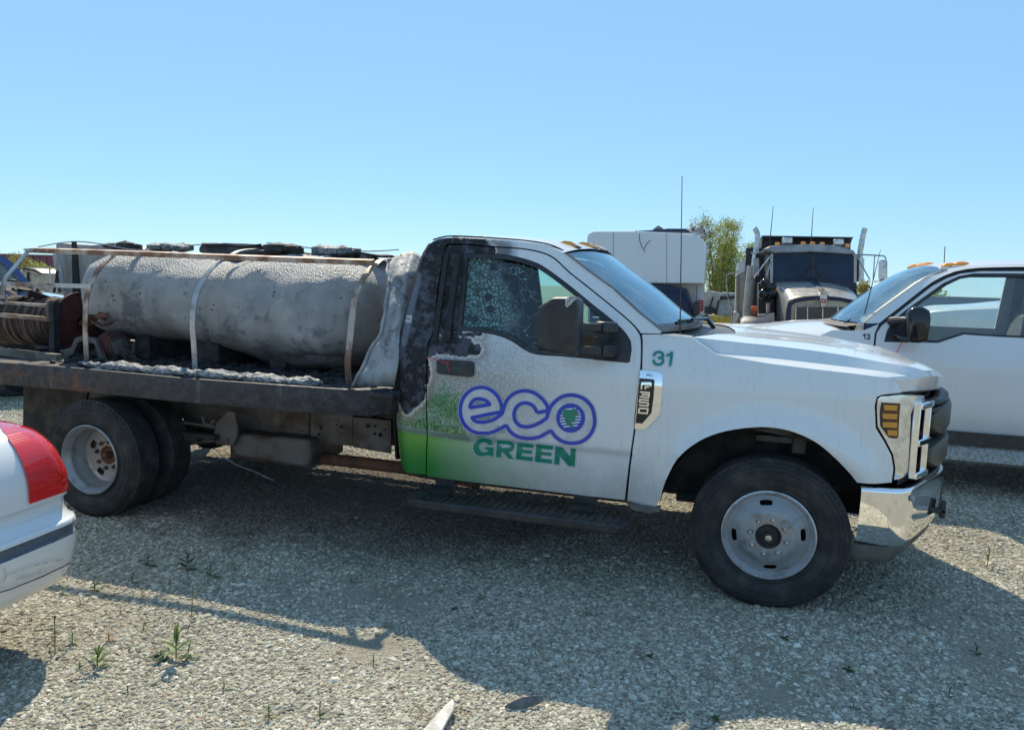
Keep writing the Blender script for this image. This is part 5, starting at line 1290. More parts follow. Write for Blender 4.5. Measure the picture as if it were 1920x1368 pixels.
# pale bin / panel at the back with a dark strap
BN = thing('rear_bin', 'pale scorched upright bin with dark strap at the rear of the flatbed', 'bin', (-5.4, 1.3, 1.0))
yb = 1.05
bpx = [(104,478),(105,457),(110,454),(115,456),(116,463),(150,463),(170,460),(200,457),(225,460),(236,468),(240,500),(215,560),(205,640),(120,630),(119,560),(116,520),(108,498),(98,486),(98,476)]
bq = [Uy(u, v, yb) for u, v in bpx]
MB().prism(bq, (0, 0.55, 0)).build('bin_body', M['sheet'], BN, bevel=0.006)
MB().prism([Uy(u, v, yb-0.012) for u, v in ((134,452),(142,452),(147,520),(150,560),(136,560),(135,500))], (0,0.010,0)).build('bin_strap', M['char'], BN)
MB().prism([Uy(u, v, yb-0.10) for u, v in ((99,476),(106,476),(112,490),(118,510),(121,545),(112,548),(108,520),(101,497))], (0,0.008,0)).build('torn_flap', M['sheet'], BN)
MB().prism([Uy(u, v, yb+0.1) for u, v in ((190,458),(205,455),(215,457),(238,462),(240,467),(215,468),(195,466))], (0,0.25,0)).build('charred_lid', M['char'], BN)
# upright char post near the reel
tag(MB().tube([Uy(101,548,0.5),Uy(103,540,0.5),Uy(108,508,0.52),Uy(106,512,0.52),Uy(112,548,0.5)],0.01,6).build('burnt_hose_end', M['char']), 'black burnt hose end sticking up beside the reel', 'hose')

# crust of melted plastic along the bed edge
pts = crom([tuple(Uy(u, v, y)) for u, v, y in ((150,690,-.02),(190,688,-.06),(260,694,-.08),(330,699,-.09),(400,704,-.09),(470,711,-.10),(540,717,-.10),(602,719,-.09))], 10)
vs = []; n = 12
for i, p in enumerate(pts):
    s = i/(len(pts)-1); env = min(1, s*4+0.15)*min(1, (1-s)*12+0.3)
    for k in range(n):
        t = 2*math.pi*k/n; r = (0.048+0.012*math.sin(i*0.5)+0.02*nz3((p[0]*3, k, 0), 1.0))*env
        q = Vector((p[0]+0.008*math.sin(k*5+i), p[1]-math.cos(t)*r*1.1, max(0.990, 1.012+math.sin(t)*r*0.62+0.006*math.sin(i*1.9+k)))); vs.append(q)
mm = len(pts)
tag(mesh_obj('melted_crust', vs, [(i*n+k, i*n+(k+1)%n, (i+1)*n+(k+1)%n, (i+1)*n+k) for i in range(mm-1) for k in range(n)]+[tuple(range(n)), tuple((mm-1)*n+k for k in range(n))], M['melt'], None, smooth=30), 'grey crust of melted plastic lying along the flatbed edge', 'debris')
tag(MB().prism([Uy(u, v, -0.10)+Vector((0,0,0)) for u, v in ((160,695),(183,687),(196,696),(180,694))], (0,0.03,0)).build('pale_shard', simple('pale_shard', (0.4,0.39,0.37), 0.7)), 'small pale shard on the flatbed edge below the rear hoop', 'debris')
# charred litter on the deck
rs = np.random.RandomState(5); lt = MB()
for k in range(260):
    x = rs.uniform(-4.9, -2.3); y = rs.uniform(0.0, 0.75); r = rs.uniform(0.008, 0.04)
    lt.ball((x, y, 0.985+r*0.3), r, 6, (rs.uniform(0.6,1.6), rs.uniform(0.6,1.4), rs.uniform(0.3,0.8)))
tag(lt.build('charred_litter', M['char'], smooth=0), 'black charred litter strewn over the flatbed under the tank', kind='stuff')

rs = np.random.RandomState(8)
for i, (u, v, y, lb) in enumerate(((20,545,0.5,'charred lump on top of the hose reel near its left end'),(60,552,0.55,'charred lump on top of the hose reel near its right end'),(185,600,0.35,'twisted burnt scrap between the hose reel flange and the tank'))):
    p = Uy(u, v, y); mb = MB()
    for k in range(7):
        a = p+Vector((rs.randn()*0.05, rs.randn()*0.04, rs.randn()*0.015)); mb.ribbon([a, a+Vector((rs.randn()*0.05, rs.randn()*0.04, 0.03+rs.randn()*0.02)), a+Vector((rs.randn()*0.09, rs.randn()*0.05, rs.randn()*0.03))], 0.03+0.03*rs.rand(), 0.004, (rs.randn(), rs.randn(), rs.randn()))
    o = tag(mb.build('burnt_scrap', M['rust'] if i == 2 else M['char'], smooth=0), lb, 'debris')

rs = np.random.RandomState(21)
for i, (u0, u1, v, y, lb) in enumerate(((205,262,471,0.95,'black blistered crust on the crown at the rear end of the tank'),(290,345,470,0.85,'low burnt crust on the tank crown before the manhole collar'),(505,560,472,0.75,'bulky melted crust just ahead of the manhole collar'),(600,690,479,0.85,'long charred crust towards the front end of the tank crown'))):
    mb = MB()
    for k in range(26):
        q = Uy(u0+(u1-u0)*rs.rand(), v, y+rs.rand()*0.3); q.z = 1.835+0.02*rs.rand()-(0.03 if q.x > -3.0 else 0)+(-0.03*max(0, (q.x+3.0))/0.3)
        mb.ball(q, 0.025+0.03*rs.rand(), 7, (1.0+1.6*rs.rand(), 0.8+rs.rand(), 0.5+0.4*rs.rand()))
    o = tag(mb.build('burnt_crust', M['char'] if i % 2 == 0 else M['melt'], smooth=0), lb, 'debris'); o['kind'] = 'stuff'
# ------------------------------------------------------------------ white sedan, lower left
SD = thing('white_sedan', 'rear corner of a white sedan with red tail lamp and scraped bumper', 'car', (-4.6, -2.35, 0))
M['sedan'] = paint('sedan_white', (0.72,0.725,0.72), 0.3, low=(0.2,0.6), rough=0.22)
ys_, yf_ = -1.46, -3.24      # near-truck side and far side
def srow(z, xr, yc, rc, xs_=-5.6, crown=0.05, n=60):
    """plan outline at height z: side -> corner -> rear face -> other corner -> side"""
    pts = [(xs_, yc+0.0), (-4.4, yc+0.0), (-3.9, yc-0.0)]
    ym = (ys_+yf_)/2; w = (yc-ym)
    xc = xr-crown
    pts += [(xc-rc*1.3, yc-0.012)]
    for a in np.linspace(75, 10, 7): pts.append((xc-rc+rc*math.cos(rad(a)), yc-rc+rc*math.sin(rad(a))))
    for t in (0.75, 0.5, 0.25, 0.0): pts.append((xr-crown*(t)**2.0, ym+(w-rc)*t*0.98))
    pts = pts + [(x, 2*ym-y) for x, y in pts[:-1][::-1]]
    return resample([(p[0], p[1], z) for p in crom(pts, 3)], n*2+1)
def sloft(name, specs, mat, parent, **k): return loft(name, [srow(*s) for s in specs], mat, parent, **k)
# bumper
sloft('bumper', [(0.262,-3.000,-1.50,0.10),(0.270,-2.960,-1.475,0.13),(0.32,-2.925,-1.45,0.15),(0.42,-2.895,-1.435,0.16),(0.495,-2.885,-1.43,0.16)], M['sedan'], SD, smooth=60, sub=3)
M['bluegrey'] = simple('bumper_strip', (0.12,0.14,0.17), 0.4, 0, (0.06,0.07,0.09), 12)
sloft('bumper_strip', [(0.492,-2.890,-1.432,0.16),(0.502,-2.902,-1.445,0.15),(0.535,-2.902,-1.445,0.15),(0.545,-2.890,-1.432,0.16)], M['bluegrey'], SD, smooth=30)
sloft('bumper_top', [(0.543,-2.890,-1.43,0.16),(0.56,-2.895,-1.433,0.16),(0.57,-2.915,-1.445,0.15),(0.600,-2.955,-1.452,0.12),(0.662,-2.965,-1.458,0.10)], M['sedan'], SD, smooth=60, sub=3)
# body above the bumper
body = [(0.655,-2.955,-1.455,0.09),(0.69,-2.955,-1.455,0.09),(0.77,-2.965,-1.46,0.09),(0.86,-3.005,-1.47,0.10),(0.92,-3.06,-1.485,0.12),(0.95,-3.12,-1.50,0.15),(0.968,-3.22,-1.54,0.2),(0.98,-3.37,-1.62,0.25),(0.99,-3.58,-1.85,0.3),(0.995,-3.83,-2.15,0.2)]
sloft('body', body, M['sedan'], SD, smooth=60, sub=4)
# tail lamps: part of the same outline, stood 8 mm proud, spanning the corner
M['redlens'] = NT('red_lens')
_t = M['redlens']; _z = _t.sep()[2]; _w = _t.noise(1, 3, 0.5, vec=_t.mapv((3, 3, 160)))
M['redlens'] = _t.done(_t.bsdf(_t.mix(_t.ss(_w, 0.4, 0.7), (0.72,0.012,0.012,1), (0.50,0.008,0.012,1)), 0.12, 0, _t.bump(_t.math('SINE', _t.math('MULTIPLY', _z, 900.0)), 0.25, 0.002), coat=1.0, sss=0))
full = [srow(*s) for s in body]; colsS = list(zip(*full)); colsS = [crom([tuple(p) for p in c], 6) for c in colsS]
rowsS = [[Vector(c[i]) for c in colsS] for i in range(len(colsS[0]))]
def lamp(side):
    zr = lambda z: z
    out_rows = []
    for r in rowsS:
        z = r[0].z
        if not (0.672 < z < 0.969): continue
        # inner edge on the rear face and outer edge round the corner
        xe_ = float(np.interp(z, [0.68, 0.90, 0.95, 0.97], [-3.30, -3.34, -3.42, -3.5])); yi = float(np.interp(z, [0.69, 0.80, 0.87, 0.93, 0.955, 0.97], [-1.71, -1.705, -1.70, -1.69, -1.66, -1.60]))
        seg = []
        for a, b in zip(r, r[1:]):
            if a.y > yi and a.x > xe_: seg.append(a.copy())
            if (a.y-yi)*(b.y-yi) < 0 and min(a.x, b.x) > -3.6: t = (yi-a.y)/(b.y-a.y); seg.append(a+(b-a)*t)
            elif (a.x-xe_)*(b.x-xe_) < 0 and a.y > yi: t = (xe_-a.x)/(b.x-a.x); seg.append(a+(b-a)*t)
        if side: seg = [Vector((p.x, ys_+yf_-p.y, p.z)) for p in seg]
        if len(seg) < 3: continue
        seg = resample([tuple(p) for p in seg], 24); c = Vector((-3.6, (-1.8 if not side else ys_+yf_+1.8), z))
        out_rows.append([p+(Vector((p.x, p.y, 0))-Vector((c.x, c.y, 0))).normalized()*0.010 for p in seg])
    return loft('tail_lamp', out_rows, M['redlens'], SD, smooth=60)
lamp(0); lamp(1)
# bumper scrapes: dark scratched paint film a hair proud
def scratch(px, w, mt, name='scrape'):
    P = []
    for st in px: P += stroke(st, w)
    return P
bumper_pts = [srow(0.262,-3.00,-1.50,0.10), srow(0.29,-2.945,-1.465,0.14), srow(0.32,-2.925,-1.45,0.15), srow(0.37,-2.905,-1.44,0.155), srow(0.42,-2.895,-1.435,0.16), srow(0.495,-2.885,-1.43,0.16)]
def on_bumper(u, v):
    # march the sight line onto the bumper skin (x-plane first, then the rounded corner)
    x = -2.97
    for _ in range(8):
        p = Ux(u, v, x); z = p.z; row = min(bumper_pts, key=lambda r: abs(r[0].z-z))
        y = p.y; best = min(row, key=lambda q: abs(q.y-y)+(0 if q.x > -3.3 else 9)); x = 0.5*x+0.5*(best.x+0.010)
    return Ux(u, v, x+0.004)
decal('scrape', scratch([[(0,1110),(20,1104),(40,1096),(60,1088),(80,1080),(100,1070),(118,1062),(132,1054)]], 2.6, None), on_bumper, M['bluegrey'], SD, step=6)
decal('scrape', scratch([[(85,1020),(100,1016),(115,1008),(128,1000),(134,988),(138,972)]], 1.8, None), on_bumper, M['bluegrey'], SD, step=6)
M['smear'] = simple('grey_smear', (0.35,0.34,0.33), 0.6, 0, (0.6,0.6,0.6), 60, 0.4, 0.6)
decal('scrape', scratch([[(15,1078),(40,1068),(70,1058),(100,1052),(120,1048)],[(30,1086),(60,1078),(85,1068)],[(4,1100),(12,1078),(8,1062)]], 2.0, None), on_bumper, M['smear'], SD, step=6)
def on_body(u, v): p = Ux(u, v, -3.098); return p
# greenhouse, flanks, wheels (mostly outside the picture)
sloft('flank', [(0.30,-3.30,-1.50,0.1),(0.45,-3.25,-1.47,0.1),(0.60,-3.2,-1.462,0.1)], M['sedan'], SD)
MB().prism([(-5.6,-1.62,0.98),(-4.15,-1.72,1.00),(-4.9,-1.85,1.36),(-5.6,-1.85,1.40)], (0,-1.45,0)).build('rear_roof', M['sedan'], SD, bevel=0.03)
MB().prism([(-4.13,-1.78,1.01),(-4.85,-1.90,1.35),(-4.87,-2.84,1.35),(-4.15,-2.94,1.01)], (0.012,0,0.012)).build('rear_glass', M['darkglass'], SD)
MB().box((-5.6,-3.2,0.22),(-3.15,-1.5,0.60)).build('floor_pan', M['under'], SD)
MB().prism([(-3.62,-1.55,0.98),(-5.6,-1.5,0.98),(-5.6,-3.2,0.98),(-3.62,-3.15,0.98)], (0,0,0.012)).build('trunk_shelf', M['sedan'], SD)
for yy, s in ((-1.50,-1),(-3.20,1)):
    MB().lathe([(0.15,0.0),(0.28,0.0),(0.325,0.02),(0.335,0.06),(0.335,0.18),(0.3,0.2),(0.1,0.2)], (-4.15, yy, 0.335), (0,s,0), 40).build('tyre', M['tyre'], SD)
# ------------------------------------------------------------------ white pickup number 13 parked beyond, nose to the left
Y13 = 2.95
def F13(x, z):
    y = Y13
    if z < 0.8: y += 0.09*((0.8-z)/0.4)**2
    if z > 1.18: y += 0.02 + 0.38*(z-1.18)
    elif z > 1.05: y += 0.02*((z-1.05)/0.13)**2
    if 0.95 < z < 1.12: y += 0.006
    if x < -0.35: y += 0.30*((-0.35-x)/0.7)**2
    return y
def s13(px, off=0): return [(p.x, p.z) for p in (Us(u, v, F13, off) for u, v in px)]
def f13(off=0.0): return lambda a, b: Vector((a, F13(a, b)+off, b))
P13 = thing('white_pickup', 'white pickup numbered 13 parked just beyond the flatbed truck', 'pickup truck', (1.5, 3.9, 0))
yc13 = Y13+1.0
def mir13(p): return Vector((p.x, 2*yc13-p.y, p.z))
def mirror13(o, parent):
    me = o.data; vs = [mir13(v.co) for v in me.vertices]; fs = [tuple(reversed(p.vertices)) for p in me.polygons]
    return mesh_obj(o.name.split('.')[0], vs, fs, me.materials[0], parent, smooth=40)
zb13 = 0.50
A13 = s13([(1637,655)])[0]; xg = A13[0]
fend = s13([(1648,607),(1640,625),(1637,655),(1638,700)]) + [(xg+0.01, 0.9), (xg-0.02, zb13+0.02), (xg-0.25, zb13)]
# wheel arch
wx, wz = -0.22, 0.39
fend += [(wx+0.52*math.cos(rad(a)), wz+0.50*math.sin(rad(a))) for a in np.linspace(8, 172, 16)]
fend += [(-0.80, 0.45), (-0.98, 0.60), (-1.00, 1.0), (-0.98, 1.10)]
tops = s13([(1622,619),(1600,620),(1560,619),(1520,622),(1480,630)])
ft = [(-0.90, 1.15), (-0.55, 1.20), (-0.2, 1.23), (0.1, 1.25), (0.4, 1.255)]
fend += ft + [t for t in tops[::-1] if t[0] > 0.5]
f_o = patch('fender', fend, f13(), M['white13'], P13, step=0.06, flange=(0,0.04,0))
top_door = [(1650,607),(1674,590),(1708,563),(1745,534),(1775,518),(1800,509),(1840,504.5),(1920,503)]
td = s13(top_door); zr13 = td[-1][1]
doorL = s13([(1640,655),(1643,625)])
xw13 = Uy(1870, 575, 2*yc13-Y13-0.12).x
win13 = s13([(1658,641),(1663,621),(1674,602),(1699,581),(1731,558),(1769,531),(1798,518),(1826,513)])+[(xw13, s13([(1890,511)])[0][1])]; zwt = win13[-1][1]
wb_ = [(xw13, s13([(1890,632)])[0][1])]+s13([(1850,630),(1807,627),(1779,636),(1758,643)]); xwe = xw13
door_b = [(xwe+0.12, zr13-0.015), (xwe+0.14, 1.15), (xwe+0.14, zb13+0.03), (xg+0.02, zb13+0.02), (xg+0.025, 0.9)]
dpoly = [p for p in s13([(1653,611),(1676,593),(1710,566),(1747,537),(1776,521.5),(1801,513),(1840,508.5)])] + door_b + s13([(1641,655),(1644,625)])
win_i = s13([(1666,636),(1672,617),(1684,600),(1708,582),(1740,559),(1775,535),(1800,523),(1828,518.5)])+[(xw13-0.04, s13([(1880,517)])[0][1]), (xw13-0.05, s13([(1880,628)])[0][1])]+s13([(1848,626.5),(1806,623),(1778,632),(1757,638)])
wfull = win13 + wb_
d13 = patch('door', dpoly, f13(-0.002), M['white13'], P13, holes=[offset_poly(wfull, -0.002)], step=0.06, flange=(0,0.03,0))
patch('window_trim', wfull, f13(0.004), M['black'], d13, holes=[win_i], step=0.06, flange=(0,0.02,0))
patch('window_glass', offset_poly(win_i, -0.005), f13(0.02), M['glass'], d13, step=0.1)
# body side behind the door and the roof rail / pillars
xe13 = xw13+1.35
rear = [(xwe+0.15, zr13-0.01), (xwe+0.16, 1.15), (xwe+0.16, zb13), (xe13, zb13), (xe13+0.02, 1.2), (xe13-0.10, zr13-0.05), (xe13-0.2, zr13-0.01)]
rwin = [(xwe+0.25, 1.27), (xe13-0.25, 1.27), (xe13-0.33, zr13-0.14), (xwe+0.25, zr13-0.12)]
rs_ = patch('rear_door', rear, f13(), M['white13'], P13, holes=[rwin], step=0.08, flange=(0,0.03,0))
patch('window_glass', offset_poly(rwin, -0.01), f13(0.015), M['darkglass'], rs_, step=0.2)
ridge = [(1648,606),(1674,586),(1708,559),(1745,530),(1775,514),(1800,505.5),(1840,501.5),(1920,500)]
rail_lo = [Us(u, v, F13) for u, v in ridge]
rail_lo.append(Vector((xe13-0.15, rail_lo[-1].y, rail_lo[-1].z)))
out_px = [(1622,606),(1640,589),(1680,560),(1720,531),(1748,515),(1780,507),(1800,499),(1850,496),(1920,494.5)]
rail_hi = [Us(u, v, F13)+Vector((0,0.03,0)) for u, v in out_px]; rail_hi.append(Vector((xe13-0.2, rail_hi[-1].y, rail_hi[-1].z)))
loft('roof_rail', [rail_lo, rail_hi], M['white13'], P13, n=30, smooth=60)
hi = resample(rail_hi, 30)
apx = [p for p in rail_hi if p.x <= Us(1780,507,F13).x+0.001]
ap = resample(rail_hi[:6], 10); rf = resample(rail_hi[5:], 12)
rows = []
for t in np.linspace(0, 1, 15):
    h = 0.055*(1-abs(2*t-1)**3); rows.append([Vector((p.x-0.16*(1-(2*t-1)**2)*max(0, 1-i/3)*0.6, p.y+(2*yc13-2*p.y)*t, p.z+h)) for i, p in enumerate(rf)])
loft('roof', rows, M['white13'], P13, smooth=60)
rows = []
for t in np.linspace(0, 1, 15):
    rows.append([Vector((p.x-(0.18-0.084*i/9)*(1-(2*t-1)**2), p.y+(2*yc13-2*p.y)*t, p.z+0.055*(1-abs(2*t-1)**3)*(i/9))) for i, p in enumerate(ap)])
ws13 = loft('windshield', rows, M['ws'], P13, smooth=60)
loft('windshield_edge', [[p+Vector((-0.004,-0.002,0.003)) for p in rows[0]], [a+(b-a)*0.25+Vector((-0.004,0,0.004)) for a, b in zip(rows[0], rows[1])]], M['black'], P13)
# cowl
base = [r[0] for r in rows]
loft('cowl', [[p+Vector((0.0,0,-0.01)) for p in base], [p+Vector((-0.16,0,-0.035)) for p in base]], M['framesteel'], P13)
# hood
hn = 16; xs13 = np.linspace(-1.02, 0, hn)
htop = [Uy(u, v, yc13-0.25) for u, v in ((1600,612),(1583,607),(1560,603),(1520,602.5),(1480,605),(1440,609),(1410,614),(1393,621))]
near13 = [Us(u, v, F13) for u, v in ((1600,620),(1560,619),(1520,622),(1480,630))]
ht = resample([tuple(p) for p in crom([tuple(p) for p in htop], 3)], hn)
ne = [Vector((x, F13(x, np.interp(x, [-0.98,-0.55,0.1,0.6], [1.12,1.20,1.25,1.27]))+0.0, np.interp(x, [-0.98,-0.55,0.1,0.6], [1.12,1.20,1.25,1.27]))) for x in np.linspace(near13[0].x, -0.98, hn)]
xf = ht[-1].x; 
ht2 = [Vector((ne[0].x+(-1.02-ne[0].x)*i/(hn-1), yc13-0.25, float(np.interp(-(ne[0].x+(-1.02-ne[0].x)*i/(hn-1)), [-p.x for p in ht], [p.z for p in ht])) if ne[0].x+(-1.02-ne[0].x)*i/(hn-1) > ht[-1].x else ht[-1].z-0.10*((ht[-1].x-(ne[0].x+(-1.02-ne[0].x)*i/(hn-1)))/0.4)**1.5)) for i in range(hn)]
rows = [ne, [Vector((a.x, a.y+0.06, a.z+0.035)) for a in ne], [Vector((a.x, a.y+(b.y-a.y)*0.35, a.z+(b.z-a.z)*0.72)) for a, b in zip(ne, ht2)], ht2]
rows = [[Vector(q) for q in r] for r in rows]; c = [Vector((p.x, yc13, p.z+0.0)) for p in ht2]
fullr = rows+[c]+[[mir13(p) for p in r] for r in rows[::-1]]
loft('hood', fullr, M['white13'], P13, smooth=50)
lip13 = [r[-1] for r in fullr]
loft('nose', [lip13, [Vector((-1.04, p.y*0.97+yc13*0.03, 0.85)) for p in lip13], [Vector((-1.02, p.y, 0.62)) for p in lip13]], M['white13'], P13)
MB().box((-1.14, Y13+0.05, 0.42), (-1.0, 2*yc13-Y13-0.05, 0.66)).build('bumper', M['chrome'], P13, bevel=0.03)
MB().box((-1.06, Y13+0.35, 0.70), (-1.035, 2*yc13-Y13-0.35, 1.05)).build('grille', M['black'], P13, bevel=0.01)
jb = patch('door_jamb', offset_poly(dpoly, -0.045), f13(0.03), M['black'], P13, holes=[offset_poly(dpoly, 0.03)], step=0.08, flange=(0,0.05,0))
mirror13(jb, P13)
for o in (f_o, d13, rs_): 
    mirror13(o, P13)
loft('roof_rail', [[mir13(p) for p in rail_lo], [mir13(p) for p in rail_hi]], M['white13'], P13, n=30, smooth=60)
# trims below the door
tz = Us(1840, 806, F13).z
MB().box((xg-0.02, Y13+0.00, zb13-0.075), (xe13, Y13+0.06, zb13+0.03)).build('sill_trim', M['black'], P13)
M['checker'] = simple('checker_plate', (0.34,0.34,0.32), 0.5, 0.6, (0.24,0.21,0.15), 40, 0.45, 0.6, bump=0.3, bscale=140)
bz = [(0.43, Y13+0.10), (0.425, Y13+0.03), (0.34, Y13-0.02), (0.30, Y13-0.03), (0.275, Y13-0.01), (0.27, Y13+0.12)]
loft('running_board', [[Vector((x, y, z)) for z, y in bz] for x in (xg-0.15, 0.6*xg+0.4*xe13, xe13)], M['checker'], P13, smooth=20)
MB().box((-0.9, Y13+0.25, 0.36), (xe13+1.9, 2*yc13-Y13-0.25, 0.60)).build('underside', M['under'], P13)
MB().box((xe13+0.06, Y13+0.0, 0.55), (xe13+2.0, Y13+0.06, 1.28)).box((xe13+0.06, 2*yc13-Y13-0.06, 0.55), (xe13+2.0, 2*yc13-Y13, 1.28)).box((xe13+0.06, Y13+0.06, 0.60), (xe13+2.0, 2*yc13-Y13-0.06, 0.66)).build('cargo_bed', M['white13'], P13, bevel=0.01)
MB().prism([(xe13, Y13+0.02, zb13),(xe13+0.02,Y13+0.03,1.2),(xe13-0.15,Y13+0.3,zr13),(xe13-0.15,2*yc13-Y13-0.3,zr13),(xe13+0.02,2*yc13-Y13-0.03,1.2),(xe13,2*yc13-Y13-0.02,zb13)], (-0.02,0,0)).build('cab_back', M['white13'], P13)
# interior
MB().box((xg-0.05, Y13+0.15, 0.95), (xg+0.30, 2*yc13-Y13-0.15, 1.23)).build('dashboard', M['darkint'], P13, bevel=0.04)
for k, x0 in enumerate((xg+0.95, xg+1.9)):
    for y0 in (Y13+0.25, yc13+0.12):
        st = MB().box((x0-0.05, y0, 0.75), (x0+0.5, y0+0.6, 0.98)).prism([(x0+0.38,y0,0.9),(x0+0.58,y0,0.9),(x0+0.68,y0,1.5),(x0+0.56,y0,1.5)], (0,0.6,0)).build('seat', M['seat'], P13, bevel=0.04)
MB().prism([(xwe-0.14, Y13+0.16, 1.2),(xwe+0.14, Y13+0.16, 1.2),(xwe+0.08, Y13+0.34, zr13-0.03),(xwe-0.10, Y13+0.34, zr13-0.03)], (0,0.03,0)).build('pillar_trim', M['darkint'], P13)
c0 = Vector((xg+0.42, Y13+0.50, 1.20)); ax = Vector((0.85,0,0.53)).normalized(); a1 = ax.cross(Vector((0,1,0))).normalized()
MB().tube([c0+(a1*math.cos(t)+Vector((0,1,0))*math.sin(t))*0.19 for t in np.linspace(0, 2*math.pi, 25)], 0.013, 6, cap=False).tube([c0+Vector((0,.18,0)), c0-Vector((0,.18,0))], 0.014, 6).build('steering_wheel', M['darkint'], P13)
# door mirror
mp = [Uy(u, v, Y13-0.16) for u, v in ((1699,600),(1700,586),(1706,578),(1718,574),(1730,575),(1742,582),(1744,595),(1741,625),(1737,640),(1722,643),(1704,642),(1700,630))]
cn = sum(mp, Vector())/len(mp); rows = []
for dy, s in ((-0.06,0.80),(-0.045,0.95),(-0.01,1.0),(0.05,1.0),(0.09,0.9)): rows.append([Vector((cn.x+(p.x-cn.x)*s, p.y+dy, cn.z+(p.z-cn.z)*s)) for p in mp])
mb = MB(); n = len(mp); mb.add(sum(rows, []), [(i*n+k, i*n+(k+1)%n, (i+1)*n+(k+1)%n, (i+1)*n+k) for i in range(4) for k in range(n)]+[tuple(range(n)), tuple(4*n+k for k in range(n))])
mh13 = mb.build('mirror_housing', M['glossblack'], d13, smooth=50)
MB().tube([Uy(1672,603,Y13+0.12), Uy(1685,600,Y13-0.02), Uy(1703,599,Y13-0.13)], [0.045,0.032,0.024], 10).tube([Uy(1676,626,Y13+0.08), Uy(1690,633,Y13-0.06), Uy(1704,637,Y13-0.13)], 0.020, 8).build('mirror_arm', M['black'], mh13)
MB().tube([Uy(1693,641,Y13-0.10), Uy(1686,652,Y13-0.06), Uy(1677,667,Y13-0.03)], 0.0035, 5).build('string_tie', M['red'], mh13)
patch('mirror_base', s13([(1659,640),(1664,621),(1675,603),(1700,583),(1704,600),(1702,640)]), f13(-0.004), M['black'], d13, step=0.1, flange=(0,0.02,0))
# lamps, aerials, wipers, number
def mk(u, v, y, sx_=0.075):
    p = Uy(u, v, y); l = MB().box((p.x-0.08, p.y-0.055, p.z-0.045), (p.x+0.08, p.y+0.055, p.z-0.018)).build('marker_base', M['white13'], P13, bevel=0.005)
    MB().ball((p.x, p.y, p.z-0.02), 0.05, 12, (1.5, 0.95, 0.85)).build('marker_lens', M['amber'], l)
mk(1781, 497, Y13+0.42); mk(1803, 494.5, Y13+0.42+0.0)
for yy in (yc13, yc13+0.2, yc13+0.58):
    p = Uy(1800, 490, yy); MB().ball((rf[0].x-0.02, yy, rf[0].z+0.055), 0.05, 10, (1.5, 0.95, 0.8)).build('marker_lens', M['amber'], P13)
MB().tube([Uy(1770,499,Y13+0.6), Uy(1772,462,Y13+0.6)], 0.004, 5).build('antenna', M['black'], P13)
MB().tube([Uy(1621,588,Y13+0.25), Uy(1636,530,Y13+0.25), Uy(1651,468,Y13+0.25)], [0.005,0.004,0.002], 5).build('antenna', M['black'], P13)
MB().tube([Uy(1575,603,Y13+0.7), Uy(1590,595,Y13+0.7), Uy(1625,590,Y13+0.5)], 0.012, 6).tube([Uy(1583,606,Y13+0.4), Uy(1605,594,Y13+0.45), Uy(1622,588,Y13+0.5)], 0.012, 6).build('wiper', M['glossblack'], P13)
def z3(pts): return [(1560+x/5.26, 440+y/5.26) for x, y in pts]
def pm13(off): return lambda a, b: Us(a, b, F13, off)
P = stroke(z3([(325,1028),(325,978),(305,994)]), 2.1); decal('number_digit', P, pm13(-0.004), M['ink'], f_o, step=3)
P = stroke(z3(crom([(343,992),(352,981),(366,981),(372,990),(366,1001),(355,1003)], 3)), 1.9)+stroke(z3(crom([(360,1003),(371,1009),(373,1019),(364,1028),(350,1027),(343,1017)], 3)), 1.9)
decal('number_digit', P, pm13(-0.004), M['ink'], f_o, step=3)
wheelset = []
def wheel13(cx, yf, s):
    ty = MB().lathe([(0.20,0.03),(0.25,0.01),(0.32,0.0),(0.372,0.015),(0.392,0.04),(0.392,0.21),(0.372,0.235),(0.30,0.25),(0.2,0.22)], (cx, yf, 0.392), (0,s,0), 48).build('tyre', M['tyre'], P13)
    MB().lathe([(0.215,0.02),(0.208,0.02),(0.195,0.07),(0.10,0.05),(0.06,0.03),(0.0,0.03)], (cx, yf, 0.392), (0,s,0), 40).build('rim', M['steelgrey'], ty, smooth=30)
for cx in (wx, xe13+0.9):
    wheel13(cx, Y13+0.03, 1); wheel13(cx, 2*yc13-Y13-0.03, -1)
# interior dressing seen through the glass of the neighbour: a copy of this pickup further on
K2 = 1.17; n2x = Uy(1583, 592, 6.7).x
P13b = dup(P13, (0,0,0), 'second white pickup, taller, mostly hidden beyond the one numbered 13', None)
P13b.matrix_world = Matrix.Translation(Vector((n2x+2.52*K2, 6.1+0.95*K2, 0))) @ Matrix.Scale(K2, 4)
for ch in list(P13b.children):
    for g_ in list(ch.children):
        if g_.name.startswith(('number_digit', 'string_tie')): bpy.data.objects.remove(g_)
    if ch.name.startswith('antenna'): bpy.data.objects.remove(ch)
